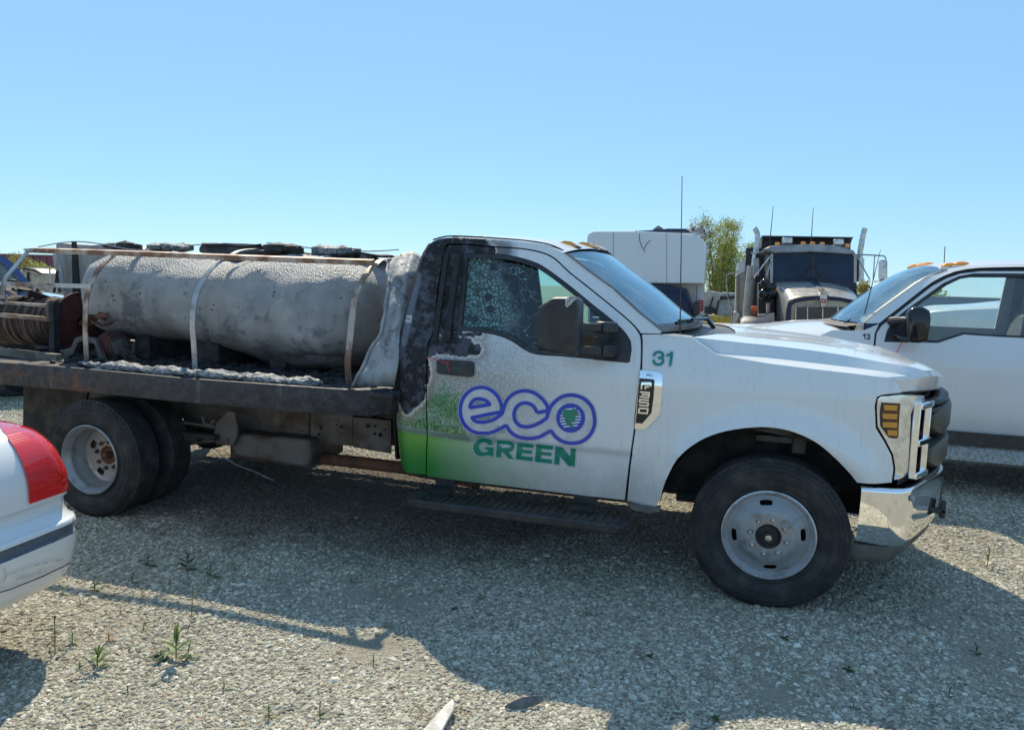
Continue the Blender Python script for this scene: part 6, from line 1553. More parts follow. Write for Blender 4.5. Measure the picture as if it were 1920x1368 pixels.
# ------------------------------------------------------------------ dump truck facing the camera
M['semi'] = simple('dusty_grey_hood', (0.36,0.35,0.34), 0.36, 0.2, (0.46,0.42,0.36), 3, 0.4, 0.65, bump=0.1, coat=0.3, rvar=0.1)
M['semiroof'] = simple('grey_roof_paint', (0.30,0.31,0.33), 0.35, 0.2, (0.20,0.20,0.21), 4, coat=0.4)
M['semidark'] = simple('black_dump_body', (0.012,0.012,0.015), 0.5, 0, (0.03,0.028,0.03), 4)
M['navy'] = simple('navy_paint', (0.012,0.02,0.055), 0.5, 0, (0.03,0.04,0.07), 6, coat=0.1, spec=0.3)
M['tan'] = simple('dusty_tan_panel', (0.45,0.40,0.30), 0.5, 0.2, (0.28,0.25,0.20), 6, bump=0.1)
M['grilled'] = simple('louvre_dark', (0.09,0.09,0.085), 0.5, 0.3)
M['greyside'] = simple('grey_side_panel', (0.40,0.39,0.36), 0.6, 0, (0.28,0.27,0.25), 4)
aH = rad(2); HD = Vector((math.sin(aH), -math.cos(aH), 0)); LT = Vector((math.cos(aH), math.sin(aH), 0))
O_ = Ud(1525, 546, 17.0); O_.z = 0
def UP(u, v, f):
    P0 = O_+HD*f; d = Vector(ray(u, v)); c = Vector(CAMP); return c+d*((P0-c).dot(HD)/d.dot(HD))
DT = thing('dump_truck', 'grey and black dump truck with twin exhaust stacks facing the camera', 'dump truck', tuple(O_))
def prismUP(px, f0, f1, name, mat, parent=DT, bevel=0.0):
    P = [UP(u, v, f1) for u, v in px]; return MB().prism(P, HD*(f0-f1)).build(name, mat, parent, bevel=bevel)
def box_UP(u0, v0, u1, v1, f0, f1, name, mat, parent=DT, bevel=0.01): return prismUP([(u0,v0),(u1,v0),(u1,v1),(u0,v1)], f0, f1, name, mat, parent, bevel)
# cab shell round the windshield
cabp = [(1436,466),(1445,461),(1471,459),(1524,458),(1574,460),(1603,468),(1608,476),(1607,540),(1607,600),(1444,600),(1442,530),(1440,480)]
prismUP([(1441,476),(1606,478),(1607,600),(1444,600)], -1.9, -0.05, 'cab_body', M['semidark'])
roofp = [(1430,468),(1445,461),(1471,459),(1524,458),(1574,460.5),(1602,470),(1605,477),(1524,472.5),(1452,475)]
prismUP(roofp, -1.9, 0.18, 'cab_roof', M['semiroof'], bevel=0.03)
ws_ = prismUP([(1451,476),(1524,474),(1602,478),(1601,524),(1524,522),(1448,521)], -0.04, 0.0, 'windshield', simple('semi_glass', (0.006,0.022,0.06), 0.12, 0, (0.012,0.04,0.085), 2, spec=0.22))
prismUP([(1522.5,474),(1526.5,474),(1526.5,522),(1522.5,522)], -0.02, 0.02, 'windshield_divider', M['black'], ws_)
for a, b in (((1505,519),(1519,498)), ((1544,520),(1528,503))): MB().tube([UP(*a, 0.03), UP(*b, 0.03)], 0.014, 5).build('wiper', M['black'], ws_)
for us in ((1444,1450),(1601,1607)): prismUP([(us[0],476),(us[1],476),(us[1]-1,530),(us[0],530)], -0.02, 0.02, 'cab_pillar', M['semi'])
prismUP([(1448,521),(1601,524),(1602,545),(1452,532)], -0.03, 0.02, 'cowl', M['navy'])
# hood: back edge to front edge
back = [UP(u, v, 0.05) for u, v in ((1448,600),(1450,560),(1451,534),(1458,529),(1490,528),(1524,527),(1560,531),(1590,539),(1602,549),(1604,575),(1604,600))]
front = [UP(u, v, 1.6) for u, v in ((1474,606),(1475,580),(1477,566),(1484,560),(1505,556),(1535,554),(1565,556),(1595,562),(1610,570),(1613,585),(1613,606))]
bb = resample(back, 40); ff = resample(front, 40); rows = []
for t in np.linspace(0, 1, 9): rows.append([a+(b-a)*t+Vector((0,0,0.05*math.sin(math.pi*t)**1.0)) for a, b in zip(bb, ff)])
hd_ = loft('hood', rows, M['semi'], DT, smooth=45)
rg = [UP(1524,526.5,0.05), UP(1530,536,0.6), UP(1538,546,1.1), UP(1545,553,1.6)]
rg = [p+Vector((0,0,0.025)) for p in rg]
MB().ribbon(crom([tuple(p) for p in rg], 4), 0.15, 0.05, LT).build('hood_ridge', M['alu'], hd_)
# grille surround, panel, louvres
sur = [(1473,606),(1475,578),(1479,566),(1490,560),(1515,556.5),(1545,555),(1575,557),(1600,562),(1612,570),(1614,606),(1606,606),(1606,577),(1600,570),(1575,564),(1545,562),(1515,563),(1492,567),(1484,573),(1482,606)]
prismUP(sur, 1.5, 1.64, 'grille_surround', M['navy'], bevel=0.01)
gp = prismUP([(1482,606),(1484,573),(1492,567),(1515,563),(1545,562),(1575,564),(1600,570),(1606,577),(1606,606)], 1.50, 1.60, 'grille_panel', M['tan'])
box_UP(1491, 575.5, 1603, 606, 1.58, 1.615, 'louvre_backing', M['glossblack'], gp, 0)
for k in range(12):
    v = 577+k*2.5; MB().beam(UP(1492, v, 1.62), UP(1602, v+2, 1.62), 0.03, 0.014).build('louvre', M['grilled'], gp)
for u in (1492, 1514, 1542.5, 1571, 1602): MB().beam(UP(u, 575, 1.645), UP(u, 606, 1.645), 0.02, 0.02, HD).build('grille_bar', M['alu'], gp)
em = prismUP([(1538,552),(1550,552),(1551,558),(1548,575),(1540.5,575),(1537.5,558)], 1.62, 1.67, 'emblem', M['alu'], hd_)
prismUP([(1540,560),(1549,560),(1549,568),(1540,568)], 1.66, 1.675, 'emblem_badge', simple('emblem_red', (0.45,0.04,0.03), 0.4), em)
prismUP([(1541.5,562),(1547,562),(1544.5,566)], 1.675, 1.68, 'emblem_mark', M['logowhite'], em)
decal('door_number', [[(1457,564),(1466,564),(1466,570),(1457,570)]], lambda a, b: UP(a, b, 1.0)+HD*0.9-LT*0.0, M['logowhite'], hd_, step=4) if False else None
# marker lamps and work lamps
for u, v in ((1458,458),(1506.5,457),(1524,457),(1542,458),(1589,461)):
    m_ = box_UP(u-4.5, v-4, u+4.5, v+3.5, 0.0, 0.12, 'marker_lamp', M['amber'], DT, 0.02)
for u, v in ((1476.5,450.5),(1573,453.5)):
    w_ = box_UP(u-9.5, v-5.5, u+9.5, v+5.5, -0.05, 0.1, 'work_lamp', M['alu'], DT, 0.015)
    box_UP(u-1.5, v+5, u+1.5, v+9, 0.0, 0.05, 'lamp_foot', M['black'], w_, 0)
# dump body
db = prismUP([(1430,442),(1599,445),(1595,457),(1590,600),(1428,600),(1427,466)], -6.5, -2.2, 'dump_body', M['semidark'])
prismUP([(1429,441.5),(1600,444.5),(1599,447),(1430,444.5)], -2.3, -1.5, 'body_visor', M['semidark'])
prismUP([(1399,465),(1430,465),(1430,600),(1398,600),(1398,497)], -2.6, -2.3, 'body_bulkhead', M['semidark'])
prismUP([(1385,492),(1398,486),(1398,508),(1382,516)], -6.0, -2.65, 'tarp_roll', M['whitebox'])
prismUP([(1383,517),(1398,509),(1398,602),(1381,604)], -6.0, -2.62, 'body_side', M['greyside'])
prismUP([(1380,518),(1384,517),(1382,606),(1378,606)], -2.7, -2.55, 'side_post', M['tan'])
prismUP([(1373,586),(1382,582),(1388,590),(1381,604),(1373,604)], -3.0, -2.5, 'step_box', M['whitebox'], bevel=0.01)
MB().tube([UP(u, v, -2.4) for u, v in ((1384,508),(1379,511),(1363,514),(1362,530),(1366,560),(1373,577),(1372,600),(1370,612))], 0.025, 6).build('ladder_rail', M['galv'], DT)
# stacks and mufflers
def pipe(px, f, r, name, mat='alu', n=12): return MB().tube(crom([tuple(UP(u, v, f)) for u, v in px], 4), r, n).build(name, M[mat], DT)
pipe([(1414.5,428),(1417,431),(1420.5,441),(1420,455),(1416,478),(1413,500)], -0.9, 0.062, 'exhaust_stack')
pipe([(1622,428),(1620.5,432),(1618,442),(1615.5,457),(1613,472),(1612.5,486)], -0.9, 0.062, 'exhaust_stack')
pipe([(1410,498),(1405,550),(1401,600)], -0.8, 0.115, 'muffler', 'greyside', 16)
pipe([(1612,484),(1611,528)], -0.8, 0.10, 'muffler', 'alu', 16)
# air cleaners
c1 = UP(1415, 540, 0.9); MB().lathe([(0.0,0.27),(0.17,0.26),(0.17,0.23),(0.125,0.02),(0.12,0.0)], c1, (0,0,1), 24).build('air_cleaner_cap', M['semiroof'], DT)
c1b = UP(1412, 592, 0.9); MB().lathe([(0.0,0.0),(0.13,0.0),(0.13,0.63),(0.0,0.63)], c1b, (0,0,1), 24).build('air_cleaner', M['alu'], DT)
c2 = UP(1624, 570, 0.9); MB().lathe([(0.0,-0.6),(0.215,-0.6),(0.215,0.28),(0.222,0.29),(0.222,0.31),(0.215,0.32),(0.215,0.50),(0.19,0.53),(0.0,0.53)], c2, (0,0,1), 28).build('air_cleaner', M['alu'], DT)
# engine gap between cleaner and hood
box_UP(1422, 530, 1452, 600, -0.2, 0.5, 'engine_bay', M['semidark'], DT, 0.02)
for u, v, r in ((1434,530,.10),(1440,538,.11),(1432,552,.13),(1445,551,.12),(1441,575,.09)):
    MB().ball(UP(u, v, 0.6), r, 12).build('engine_hose', M['glossblack'], DT)
MB().tube([UP(1441,568,0.7), UP(1441,586,0.7)], 0.05, 8).build('washer_bottle', M['alu'], DT)
# fenders and lamps
for (u0, s) in ((1412, 1), (1640, -1)):
    P = []
    fr_ = []
    for t in np.linspace(-10, 180, 16): fr_.append((0.55*math.cos(rad(t)), 0.52*math.sin(rad(t))))
    cF = UP(u0, 604, 1.2); cF.z = 0.55
    rows = [[cF+HD*a+Vector((0,0,b))+LT*w for a, b in fr_] for w in (-0.28, -0.20, 0.1, 0.30)]
    for r in (0, ): rows[0] = [p+Vector((0,0,-0.07)) for p in rows[0]]
    loft('front_fender', rows, M['navy'], DT, smooth=60)
    MB().lathe([(0.3,0),(0.5,0.0),(0.52,0.05),(0.52,0.25),(0.5,0.3),(0.1,0.3)], Vector((cF.x, cF.y, 0.52))-LT*0.15, LT, 28).build('front_tyre', M['tyre'], DT)
prismUP([(1452,604),(1430,602),(1422,590),(1440,588),(1452,586)], 0.4, 0.9, 'fender_flank', M['semi'])
box_UP(1408.5, 574, 1420.5, 584, 1.0, 1.12, 'turn_lamp', M['orange'], DT, 0.015)
box_UP(1412, 584, 1417, 590, 1.0, 1.05, 'lamp_stalk', M['orange'], DT, 0.005)
# mirrors and stays
MB().tube([UP(u, v, 0.05) for u, v in ((1606,477),(1640,478.5),(1658,480),(1662,486))], 0.018, 6).build('mirror_arm', M['alu'], DT)
m_ = box_UP(1650, 487, 1664.5, 526, 0.0, 0.16, 'mirror', M['alu'], DT, 0.04)
box_UP(1649.5, 489, 1654, 524, 0.02, 0.165, 'mirror_face', M['whitebox'], m_, 0.0)
MB().tube([UP(1640,479,0.05), UP(1637,526,0.05)], 0.013, 5).tube([UP(1606,479,0.1), UP(1631,524,0.3)], 0.016, 5).tube([UP(1660,526,0.05), UP(1640,528,0.2)], 0.016, 5).build('mirror_stay', M['alu'], DT)
m_ = box_UP(1412.5, 484, 1423.5, 517, 0.0, 0.14, 'mirror', M['greyside'], DT, 0.02)
MB().tube([UP(1447,476,0.1), UP(1414,520,0.3)], 0.016, 5).tube([UP(1449,478,0.1), UP(1437,518,0.2)], 0.014, 5).tube([UP(1408,474,0.0), UP(1444,472,0.0)], 0.02, 5).build('mirror_stay', M['alu'], DT)
for a, b in (((1443,458),(1450,386)), ((1521,452),(1525,389))): MB().tube([UP(*a, -0.2), UP(*b, -0.2)], [0.012, 0.006], 5).build('antenna', M['semidark'], DT)
box_UP(1470, 604, 1620, 640, 1.3, 1.75, 'front_bumper', M['alu'], DT, 0.03)
MB().prism([O_+HD*(-6.4)+LT*(-0.4)+Vector((0,0,0.7)), O_+HD*(-6.4)+LT*0.5+Vector((0,0,0.7)), O_+HD*1.4+LT*0.5+Vector((0,0,0.7)), O_+HD*1.4+LT*(-0.4)+Vector((0,0,0.7))], (0,0,0.25)).build('chassis', M['under'], DT)
for f in (-3.2, -4.5):
    for w in (-1.15, 0.75): MB().lathe([(0.3,0),(0.5,0.0),(0.52,0.05),(0.52,0.45),(0.5,0.5),(0.1,0.5)], O_+HD*f+LT*w+Vector((0,0,0.52)), LT, 24).build('rear_tyre', M['tyre'], DT)

# ------------------------------------------------------------------ box truck with torn roof
OB = Ud(1215, 530, 14.5); OB.z = 0; aB = rad(3); HB = Vector((math.sin(aB), -math.cos(aB), 0))
def UB(u, v, f):
    P0 = OB+HB*f; d = Vector(ray(u, v)); c = Vector(CAMP); return c+d*((P0-c).dot(HB)/d.dot(HB))
BT = thing('box_truck', 'white box truck with torn roof edge behind the windshield of truck 31', 'box truck', tuple(OB))
bxp = [(1101,470),(1101,446),(1104,438),(1112,434),(1190,434),(1280,438),(1306,442),(1318,450),(1325,462),(1325,480),(1321,533),(1100,533)]
nr_ = 10; cB = Vector((0,0,0)); P0 = [UB(u, v, 0) for u, v in bxp]; cB = sum(P0, Vector())/len(P0)
rows = []
for f, s in ((0.16, 0.955), (0.15, 0.97), (0.12, 0.985), (0.05, 1.0), (-0.5, 1.0), (-3.2, 1.0)):
    rows.append([cB+(p-cB)*s+HB*f for p in P0])
mb = MB(); n = len(P0); mb.add(sum(rows, []), [(i*n+k, i*n+(k+1)%n, (i+1)*n+(k+1)%n, (i+1)*n+k) for i in range(5) for k in range(n)]+[tuple(range(n)), tuple(5*n+k for k in range(n))])
mb.build('cargo_box', M['whitebox'], BT, smooth=22)
MB().prism([UB(u, v, -1.3) for u, v in ((1104,530),(1321,530),(1320,604),(1102,604))], HB*-1.9).build('lower_body', M['whitebox'], BT)
MB().prism([UB(u, v, -1.25) for u, v in ((1306,534),(1307,534),(1307,575),(1306,575))], HB*0.02).build('door_seam', M['under'], BT)
MB().prism([UB(u, v, 0.02) for u, v in ((1250,525),(1256,525),(1256,531),(1250,531))], HB*0.03).build('clearance_lamp', M['tan'], BT)
MB().beam(UB(1238,533,0.02), UB(1320,532,0.02), 0.03, 0.015).build('lower_edge', M['greyside'], BT)
sg = MB().prism([UB(u, v, -1.27) for u, v in ((1309,563),(1319,563),(1319,583),(1309,583))], HB*0.03).build('red_sign', M['redrust'], BT)
sg.data.materials[0] = simple('sign_red', (0.40,0.015,0.03), 0.5)
decal('sign_mark', stroke([(1311.5,568),(1314,565.5),(1316.5,568),(1316,572),(1312,572),(1311.5,568)], 1.1)+stroke([(1312,576),(1316.5,576)], 1.0)+stroke([(1312,579.5),(1316.5,579.5)], 1.0), lambda a, b: UB(a, b, -1.24), M['logowhite'], sg, step=4)
for u in (1150, 1250): MB().tube([UB(u, 437, 0.165), UB(u, 531, 0.165)], 0.006, 4).build('panel_seam', M['greyside'], BT)
# torn skin and rubbish on the roof edge
tr_ = MB(); tp = [UB(u, v, 0.03) for u, v in ((1196,434),(1215,435),(1240,436),(1270,438),(1296,437),(1310,436),(1306,443),(1290,442),(1270,442.5),(1240,440),(1215,438.5),(1200,437))]
tr_.prism(tp, HB*0.02).build('torn_strip', simple('torn_white_skin', (0.75,0.76,0.77), 0.5), BT)
MB().prism([UB(u, v, -0.3) for u, v in ((1193,433),(1240,430.5),(1252,428.5),(1300,429),(1308,432),(1306,435),(1250,434)) ], HB*-0.6).build('dark_tarp', M['navy'], BT)
MB().prism([UB(u, v, -0.6) for u, v in ((1224,430),(1234,422.5),(1243,428)) ], HB*-0.3).build('tarp_peak', M['greyside'], BT)
MB().ball(UB(1192,435.5,0.12), 0.035, 10).build('marker_lamp', M['orange'], BT)
MB().tube([UB(1199,438,0.23), UB(1199,450,0.24), UB(1203,462,0.25), UB(1210,473,0.25)], 0.007, 5).tube([UB(1208,466,0.25), UB(1212,458,0.25), UB(1220,450,0.25)], 0.007, 5).build('loose_cable', M['black'], BT)
rs = np.random.RandomState(11); jm = MB()
for k in range(34):
    u = 1296+rs.rand()*30; v = 431+ (max(0, u-1312))*0.9 + rs.randn()*3.0
    a = UB(u, v, -0.05+rs.rand()*0.1); b = a+Vector((rs.randn()*0.06, rs.randn()*0.05, rs.randn()*0.06))
    jm.ribbon([a, (a+b)/2+Vector((0,0,rs.randn()*0.02)), b], 0.05, 0.006, (rs.randn(), rs.randn(), rs.randn()))
for u, v in ((1315,424),(1322,440),(1328,460),(1326,470)): jm.ribbon([UB(u, v+6, 0.0), UB(u, v, 0.0)], 0.05, 0.01, (1,0,0))
o = jm.build('shredded_skin', simple('shredded_skin', (0.62,0.60,0.58), 0.6, 0, (0.12,0.10,0.09), 15, 0.45, 0.6), BT, smooth=0); o['kind'] = 'stuff'
# cab under the overhang
cb = [UB(u, v, 0.25) for u, v in ((1108,536),(1233,534),(1284,541),(1290,552),(1300,585),(1304,606),(1105,606))]
MB().prism(cb, HB*-1.5).build('cab_shell', M['navy'], BT, bevel=0.02)
MB().prism([UB(u, v, 0.28) for u, v in ((1118,541),(1236,541),(1282,546),(1296,592),(1112,592))], HB*-0.03).build('windshield', bpy.data.materials['semi_glass'], BT)
MB().prism([UB(u, v, 0.9) for u, v in ((1108,594),(1298,597),(1302,640),(1104,640))], HB*-0.7).build('cab_nose', M['navy'], BT, bevel=0.04)
MB().prism([UB(u, v, 0.35) for u, v in ((1299,568),(1302,565),(1309,565),(1312,569),(1312,588),(1309,592),(1301,592),(1299,588))], HB*-0.15).build('door_mirror', M['black'], BT, bevel=0.02)
for f, w in ((0.3,-0.95),(0.3,0.75),(-2.6,-0.95),(-2.6,0.75)):
    MB().lathe([(0.2,0),(0.36,0.0),(0.38,0.04),(0.38,0.2),(0.36,0.24),(0.1,0.24)], OB+HB*f+Vector((w,0,0.38)), (1,0,0), 24).build('tyre', M['tyre'], BT)

# ------------------------------------------------------------------ trees and bushes
def tree(name, base, h, w, seed, label, leafm, nleaf=1500, stems=3, lsize=0.07, cat='tree', lo=0.12, group=None):
    rs = np.random.RandomState(seed); T = thing(name, label, cat, tuple(base), group); tips = []; tb = MB()
    for s in range(stems):
        a0 = 2*math.pi*s/stems+rs.rand(); lean = 0.12+0.14*rs.rand(); p = Vector(base)+Vector((math.cos(a0)*0.12, math.sin(a0)*0.12, -0.1)); pts = [p]; nseg = 8
        for k in range(nseg):
            p = p+Vector((math.cos(a0)*lean*h/nseg*(1.0+0.4*rs.randn()), math.sin(a0)*lean*h/nseg, h/nseg*(0.85+0.1*rs.rand()))); pts.append(p)
        tb.tube(pts, [0.035*h/2.2*(1-0.9*i/nseg)*0.5+0.008 for i in range(nseg+1)], 6)
        for k in range(2, nseg+1):
            for j in range(4):
                b = pts[k]; aa = rs.rand()*6.28; L = w*0.55*(0.25+0.75*rs.rand())*(1.0 if k < nseg-1 else 0.6)
                d = Vector((math.cos(aa), math.sin(aa), 0.7+0.8*rs.rand())).normalized(); bp = [b, b+d*L*0.5+Vector((0,0,0.04)), b+d*L+Vector((0,0,0.12*L))]
                tb.tube(bp, [0.016, 0.010, 0.004], 4); tips += [bp[1], bp[2], (bp[1]+bp[2])/2, (bp[0]+bp[1])/2]
    tb.build('trunk', M['bark'], T)
    V = []; Fc = []
    for k in range(nleaf):
        t = tips[rs.randint(len(tips))]; c = t+Vector(rs.randn(3)*np.array([0.16,0.16,0.14])*w*0.34)
        if c.z < base[2]+lo*h: continue
        s = lsize*(0.6+0.8*rs.rand()); n = Vector(rs.randn(3)).normalized(); a = n.orthogonal().normalized(); b = n.cross(a); q = rs.rand()*6.28; a, b = a*math.cos(q)+b*math.sin(q), b*math.cos(q)-a*math.sin(q)
        i = len(V); V += [c-a*s, c-b*s*0.5, c+a*s, c+b*s*0.5]; Fc.append((i, i+1, i+2, i+3))
    mesh_obj('crown', V, Fc, leafm, T, smooth=0, recalc=False)
    return T
def gnd(u, v, d): p = Ud(u, v, d); return (p.x, p.y, 0.0)
tree('tall_tree', gnd(1346, 570, 47), 5.9, 3.0, 4, 'tall thin autumn tree standing between the box truck and the dump truck', M['treeleaf'], 15000, 6, 0.05)
tree('leafy_tree', gnd(1376, 570, 49), 4.6, 2.6, 9, 'shorter yellow green tree just left of the dump truck', M['treeleaf'], 13000, 5, 0.055, lo=0.05)
tree('leafy_tree', gnd(1362, 570, 48), 2.6, 3.0, 19, 'low green bush at the foot of the tall thin tree', M['treeleaf'], 10000, 5, 0.06, cat='bush', lo=0.0)
def bush(base, w, h, seed, label, leafm, n=2200, ls=0.07):
    rs = np.random.RandomState(seed); T = thing('bush', label, 'bush', tuple(base)); V = []; Fc = []; tb = MB()
    for k in range(7):
        a = rs.rand()*6.28; tb.tube([Vector(base), Vector(base)+Vector((math.cos(a)*w*0.18, math.sin(a)*w*0.18, h*0.5)), Vector(base)+Vector((math.cos(a)*w*0.34, math.sin(a)*w*0.34, h*(0.7+0.25*rs.rand())))], [0.03,0.02,0.006], 5)
    tb.build('branches', M['bark'], T)
    cl = [(rs.uniform(-0.4, 0.4)*w, rs.uniform(-0.3, 0.3)*w, rs.uniform(0.15, 0.85)*h, rs.uniform(0.12, 0.26)*h) for _ in range(16)]
    for k in range(n):
        cx, cy, cz, cr = cl[rs.randint(16)]; d = rs.randn(3); d /= np.linalg.norm(d); c = Vector(base)+Vector((cx, cy, cz))+Vector(d*cr*(rs.rand()**0.4)*1.2)
        if c.z < 0: continue
        s = ls*(0.6+0.8*rs.rand()); nn = Vector(rs.randn(3)).normalized(); a = nn.orthogonal().normalized(); b = nn.cross(a); i = len(V); V += [c-a*s, c-b*s*0.5, c+a*s, c+b*s*0.5]; Fc.append((i,i+1,i+2,i+3))
    mesh_obj('crown', V, Fc, leafm, T, smooth=0, recalc=False)
bush(gnd(40, 500, 55), 2.0, 2.5, 1, 'orange yellow bush against the red building', M['bushleaf'], 2600)
bush(gnd(78, 503, 55), 2.0, 2.1, 2, 'pale green bush right of the orange yellow one', M['treeleaf'], 2400)
bush(gnd(101, 505, 40), 1.3, 1.8, 3, 'green bush beside the pale bin on the flatbed', M['treeleaf'], 2000)
for i, (u, w, h, s, lb) in enumerate(((1650,4.5,2.6,5,'low olive bush right of the dump truck'), (1685,4.0,2.9,6,'tallest olive bush between dump truck mirror and white pickup windshield'), (1712,5.0,2.4,7,'olive bush seen just above the white pickup windshield'))):
    bush(gnd(u, 560, 62), w, h, s, lb, M['bushleaf'] if i == 0 else M['treeleaf'], 3600, 0.11)

# ------------------------------------------------------------------ left background
RB_o = Ud(50, 500, 100)
RB = thing('red_building', 'long dark red metal building on the left horizon', 'building', (RB_o.x, RB_o.y, 0))
def RBp(u, z=0, dy=0): p = Uy(u, 500, RB_o.y+dy); return Vector((p.x, p.y, z))
xa, xb = RBp(-500).x, RBp(700).x; yR = RB_o.y; zt_ = Uy(50, 476.5, yR).z
M['redwall'] = simple('red_cladding', (0.20,0.035,0.05), 0.5, 0, (0.15,0.03,0.045), 0.3)
MB().box((xa, yR, 0), (xb, yR+14, zt_-0.12)).build('wall', M['redwall'], RB)
MB().box((xa-0.2, yR-0.25, zt_-0.12), (xb+0.2, yR+14.2, zt_)).build('roof', simple('pale_eave', (0.35,0.34,0.36), 0.5), RB)
xw = RBp(22).x
MB().box((xw-0.35, yR-0.05, 0), (xw+0.45, yR-0.02, zt_-0.4)).build('door', simple('grey_blue_door', (0.16,0.18,0.24), 0.5), RB)
rbm = MB()
for k in range(int((xb-xa)/1.2)): rbm.box((xa+k*1.2, yR-0.06, 0), (xa+k*1.2+0.08, yR-0.003, zt_-0.14))
o = rbm.build('cladding_ribs', M['redwall'], RB); o['kind'] = 'stuff'
# blue pickup behind the flatbed, nose to the right
pB = Ud(40, 520, 9.5); hB = Vector((math.cos(rad(54)), math.sin(rad(54)), 0)); nB = Vector((-hB.y, hB.x, 0)); OBp = Vector((pB.x, pB.y, 0))
BP = thing('blue_pickup', 'dark blue pickup parked beyond the hose reel', 'pickup truck', tuple(OBp+nB*0.9))
M['blue'] = simple('blue_paint', (0.015,0.045,0.20), 0.22, 0, (0.02,0.05,0.17), 6, coat=0.8)
def ab(u, v, dy=0.0): d = Vector(ray(u, v)); c = Vector(CAMP); p = c+d*((OBp+nB*dy-c).dot(nB)/d.dot(nB)); return ((p-OBp).dot(hB), p.z)
def BW(a, b, dy=0.0): return OBp+hB*a+nB*dy+Vector((0, 0, b))
prof = [(-90,700),(-88,570),(-80,500),(-60,480),(-30,474),(-10,475),(8,481),(24,492),(49,521),(76,553),(97,556),(140,563),(170,572),(176,600),(176,640)]
sidep = [ab(u, v) for u, v in prof]
win_ = [ab(u, v) for u, v in ((-70,545),(-66,500),(-50,489),(-20,484),(3,491),(17,501),(41,527),(63,550),(40,549))]
tum = lambda b: 0.25*max(0, b-1.25)
for far_ in (0, 1):
    W_ = 1.8*far_; sg_ = -1 if far_ else 1
    fy = lambda a, b, W_=W_, sg_=sg_: BW(a, b, W_+sg_*tum(b))
    sp_ = patch('body_side', sidep, fy, M['blue'], BP, holes=[win_], step=0.15, hint=-nB*sg_, flange=tuple(nB*0.05*sg_))
    patch('side_window', win_, lambda a, b, fy=fy, sg_=sg_: fy(a, b)+nB*0.02*sg_, M['glass'], sp_, step=0.3, hint=-nB*sg_)
top = [BW(a, b, tum(b)) for a, b in sidep[1:14]]; top2 = [BW(a, b, 1.8-tum(b)) for a, b in sidep[1:14]]
loft('roof', [top[:6], top2[:6]], M['blue'], BP); loft('windshield', [[p+nB*0.03 for p in top[5:9]], [p-nB*0.03 for p in top2[5:9]]], M['ws'], BP)
loft('hood', [top[8:], [(p+q)/2+Vector((0,0,0.03)) for p, q in zip(top[8:], top2[8:])], top2[8:]], M['blue'], BP)
a0, a1_ = sidep[0][0], sidep[-1][0]
MB().prism([BW(a0+0.1, 0.3, 0.15), BW(a1_-0.1, 0.3, 0.15), BW(a1_-0.1, 0.3, 1.65), BW(a0+0.1, 0.3, 1.65)], (0,0,0.45)).build('floor', M['under'], BP)
MB().prism([BW(*ab(u, v, -0.14), -0.14) for u, v in ((12,523),(30,524),(33,530),(30,536),(13,535))], nB*0.12).build('door_mirror', M['black'], BP, bevel=0.01)
am = ab(-20, 530)[0]
for w_ in (0.25, 1.0): MB().prism([BW(am, 0.9, w_), BW(am+0.25, 0.9, w_), BW(am+0.15, 1.6, w_), BW(am, 1.6, w_)], nB*0.5).build('seat', M['seat'], BP, bevel=0.04)
a_, b_ = ab(24, 540, 0.5); st_c = BW(a_, b_, 0.5); MB().tube([st_c+hB*0.06*math.cos(t)+nB*0.17*math.sin(t)+Vector((0,0,0.16*math.cos(t))) for t in np.linspace(0, 6.283, 20)], 0.012, 6, cap=False).build('steering_wheel', M['darkint'], BP)
MB().prism([BW(*ab(u, v, -0.006), -0.006) for u, v in ((-88,556),(-20,558),(76,559),(140,567),(140,570),(76,562),(-88,560))], nB*0.004).build('side_trim', M['chrome'], BP)
for a in (a0+0.6, a1_-0.75):
    for sg_, w_ in ((1, -0.01), (-1, 1.81)): MB().lathe([(0.2,0),(0.36,0.0),(0.38,0.04),(0.38,0.2),(0.36,0.24),(0.1,0.24)], BW(a, 0.38, w_), nB*sg_, 24).build('tyre', M['tyre'], BP)
# wrecked things behind it
def lump(name, px, d, depth, mat, label, cat, bevel=0.03):
    P0 = [Ud(u, v, d) for u, v in px]; y0 = P0[0].y; P = [Uy(u, v, y0) for u, v in px]
    o = MB().prism(P, (0, depth, 0)).build(name, mat, bevel=bevel); tag(o, label, cat); return o
def ruin(name, px, d, depth, mat, label, cat, extra=()):
    P0 = [Ud(u, v, d) for u, v in px]; y0 = P0[0].y
    T = thing(name, label, cat, (P0[0].x, y0, 0)); MB().prism([Uy(u, v, y0) for u, v in px], (0, depth, 0)).build('shell', mat, T, bevel=0.03)
    for nm, qx, mt, off in extra: MB().prism([Uy(u, v, y0-off) for u, v in qx], (0, off*0.8, 0)).build(nm, mt, T)
    return T
ruin('covered_trailer', [(30,556),(32,508),(40,502),(62,505),(74,512),(76,530),(74,556)], 24, 2.2, M['tan'], 'tan covered trailer standing right of the blue pickup', 'trailer', (('tarp_edge', ((32,507),(40,501),(62,504),(76,512),(76,514),(60,507),(40,505)), M['under'], 0.1), ('flap', ((50,510),(52,510),(53,545),(50,545)), M['under'], 0.06)))
ruin('parked_car', [(75,556),(75,517),(80,513),(92,514),(97,520),(98,556)], 26, 3.5, M['whitebox'], 'small pale car with dark windows beyond the tan trailer', 'car', (('window', ((78,517),(92,517),(94,522),(77,522)), M['darkint'], 0.05), ('bumper', ((75,538),(98,540),(98,546),(75,544)), M['under'], 0.05)))
fp = Ud(93, 520, 22); FN = thing('wire_fence', 'thin wire fence with metal post beyond the blue pickup', 'fence', (fp.x, fp.y, 0))
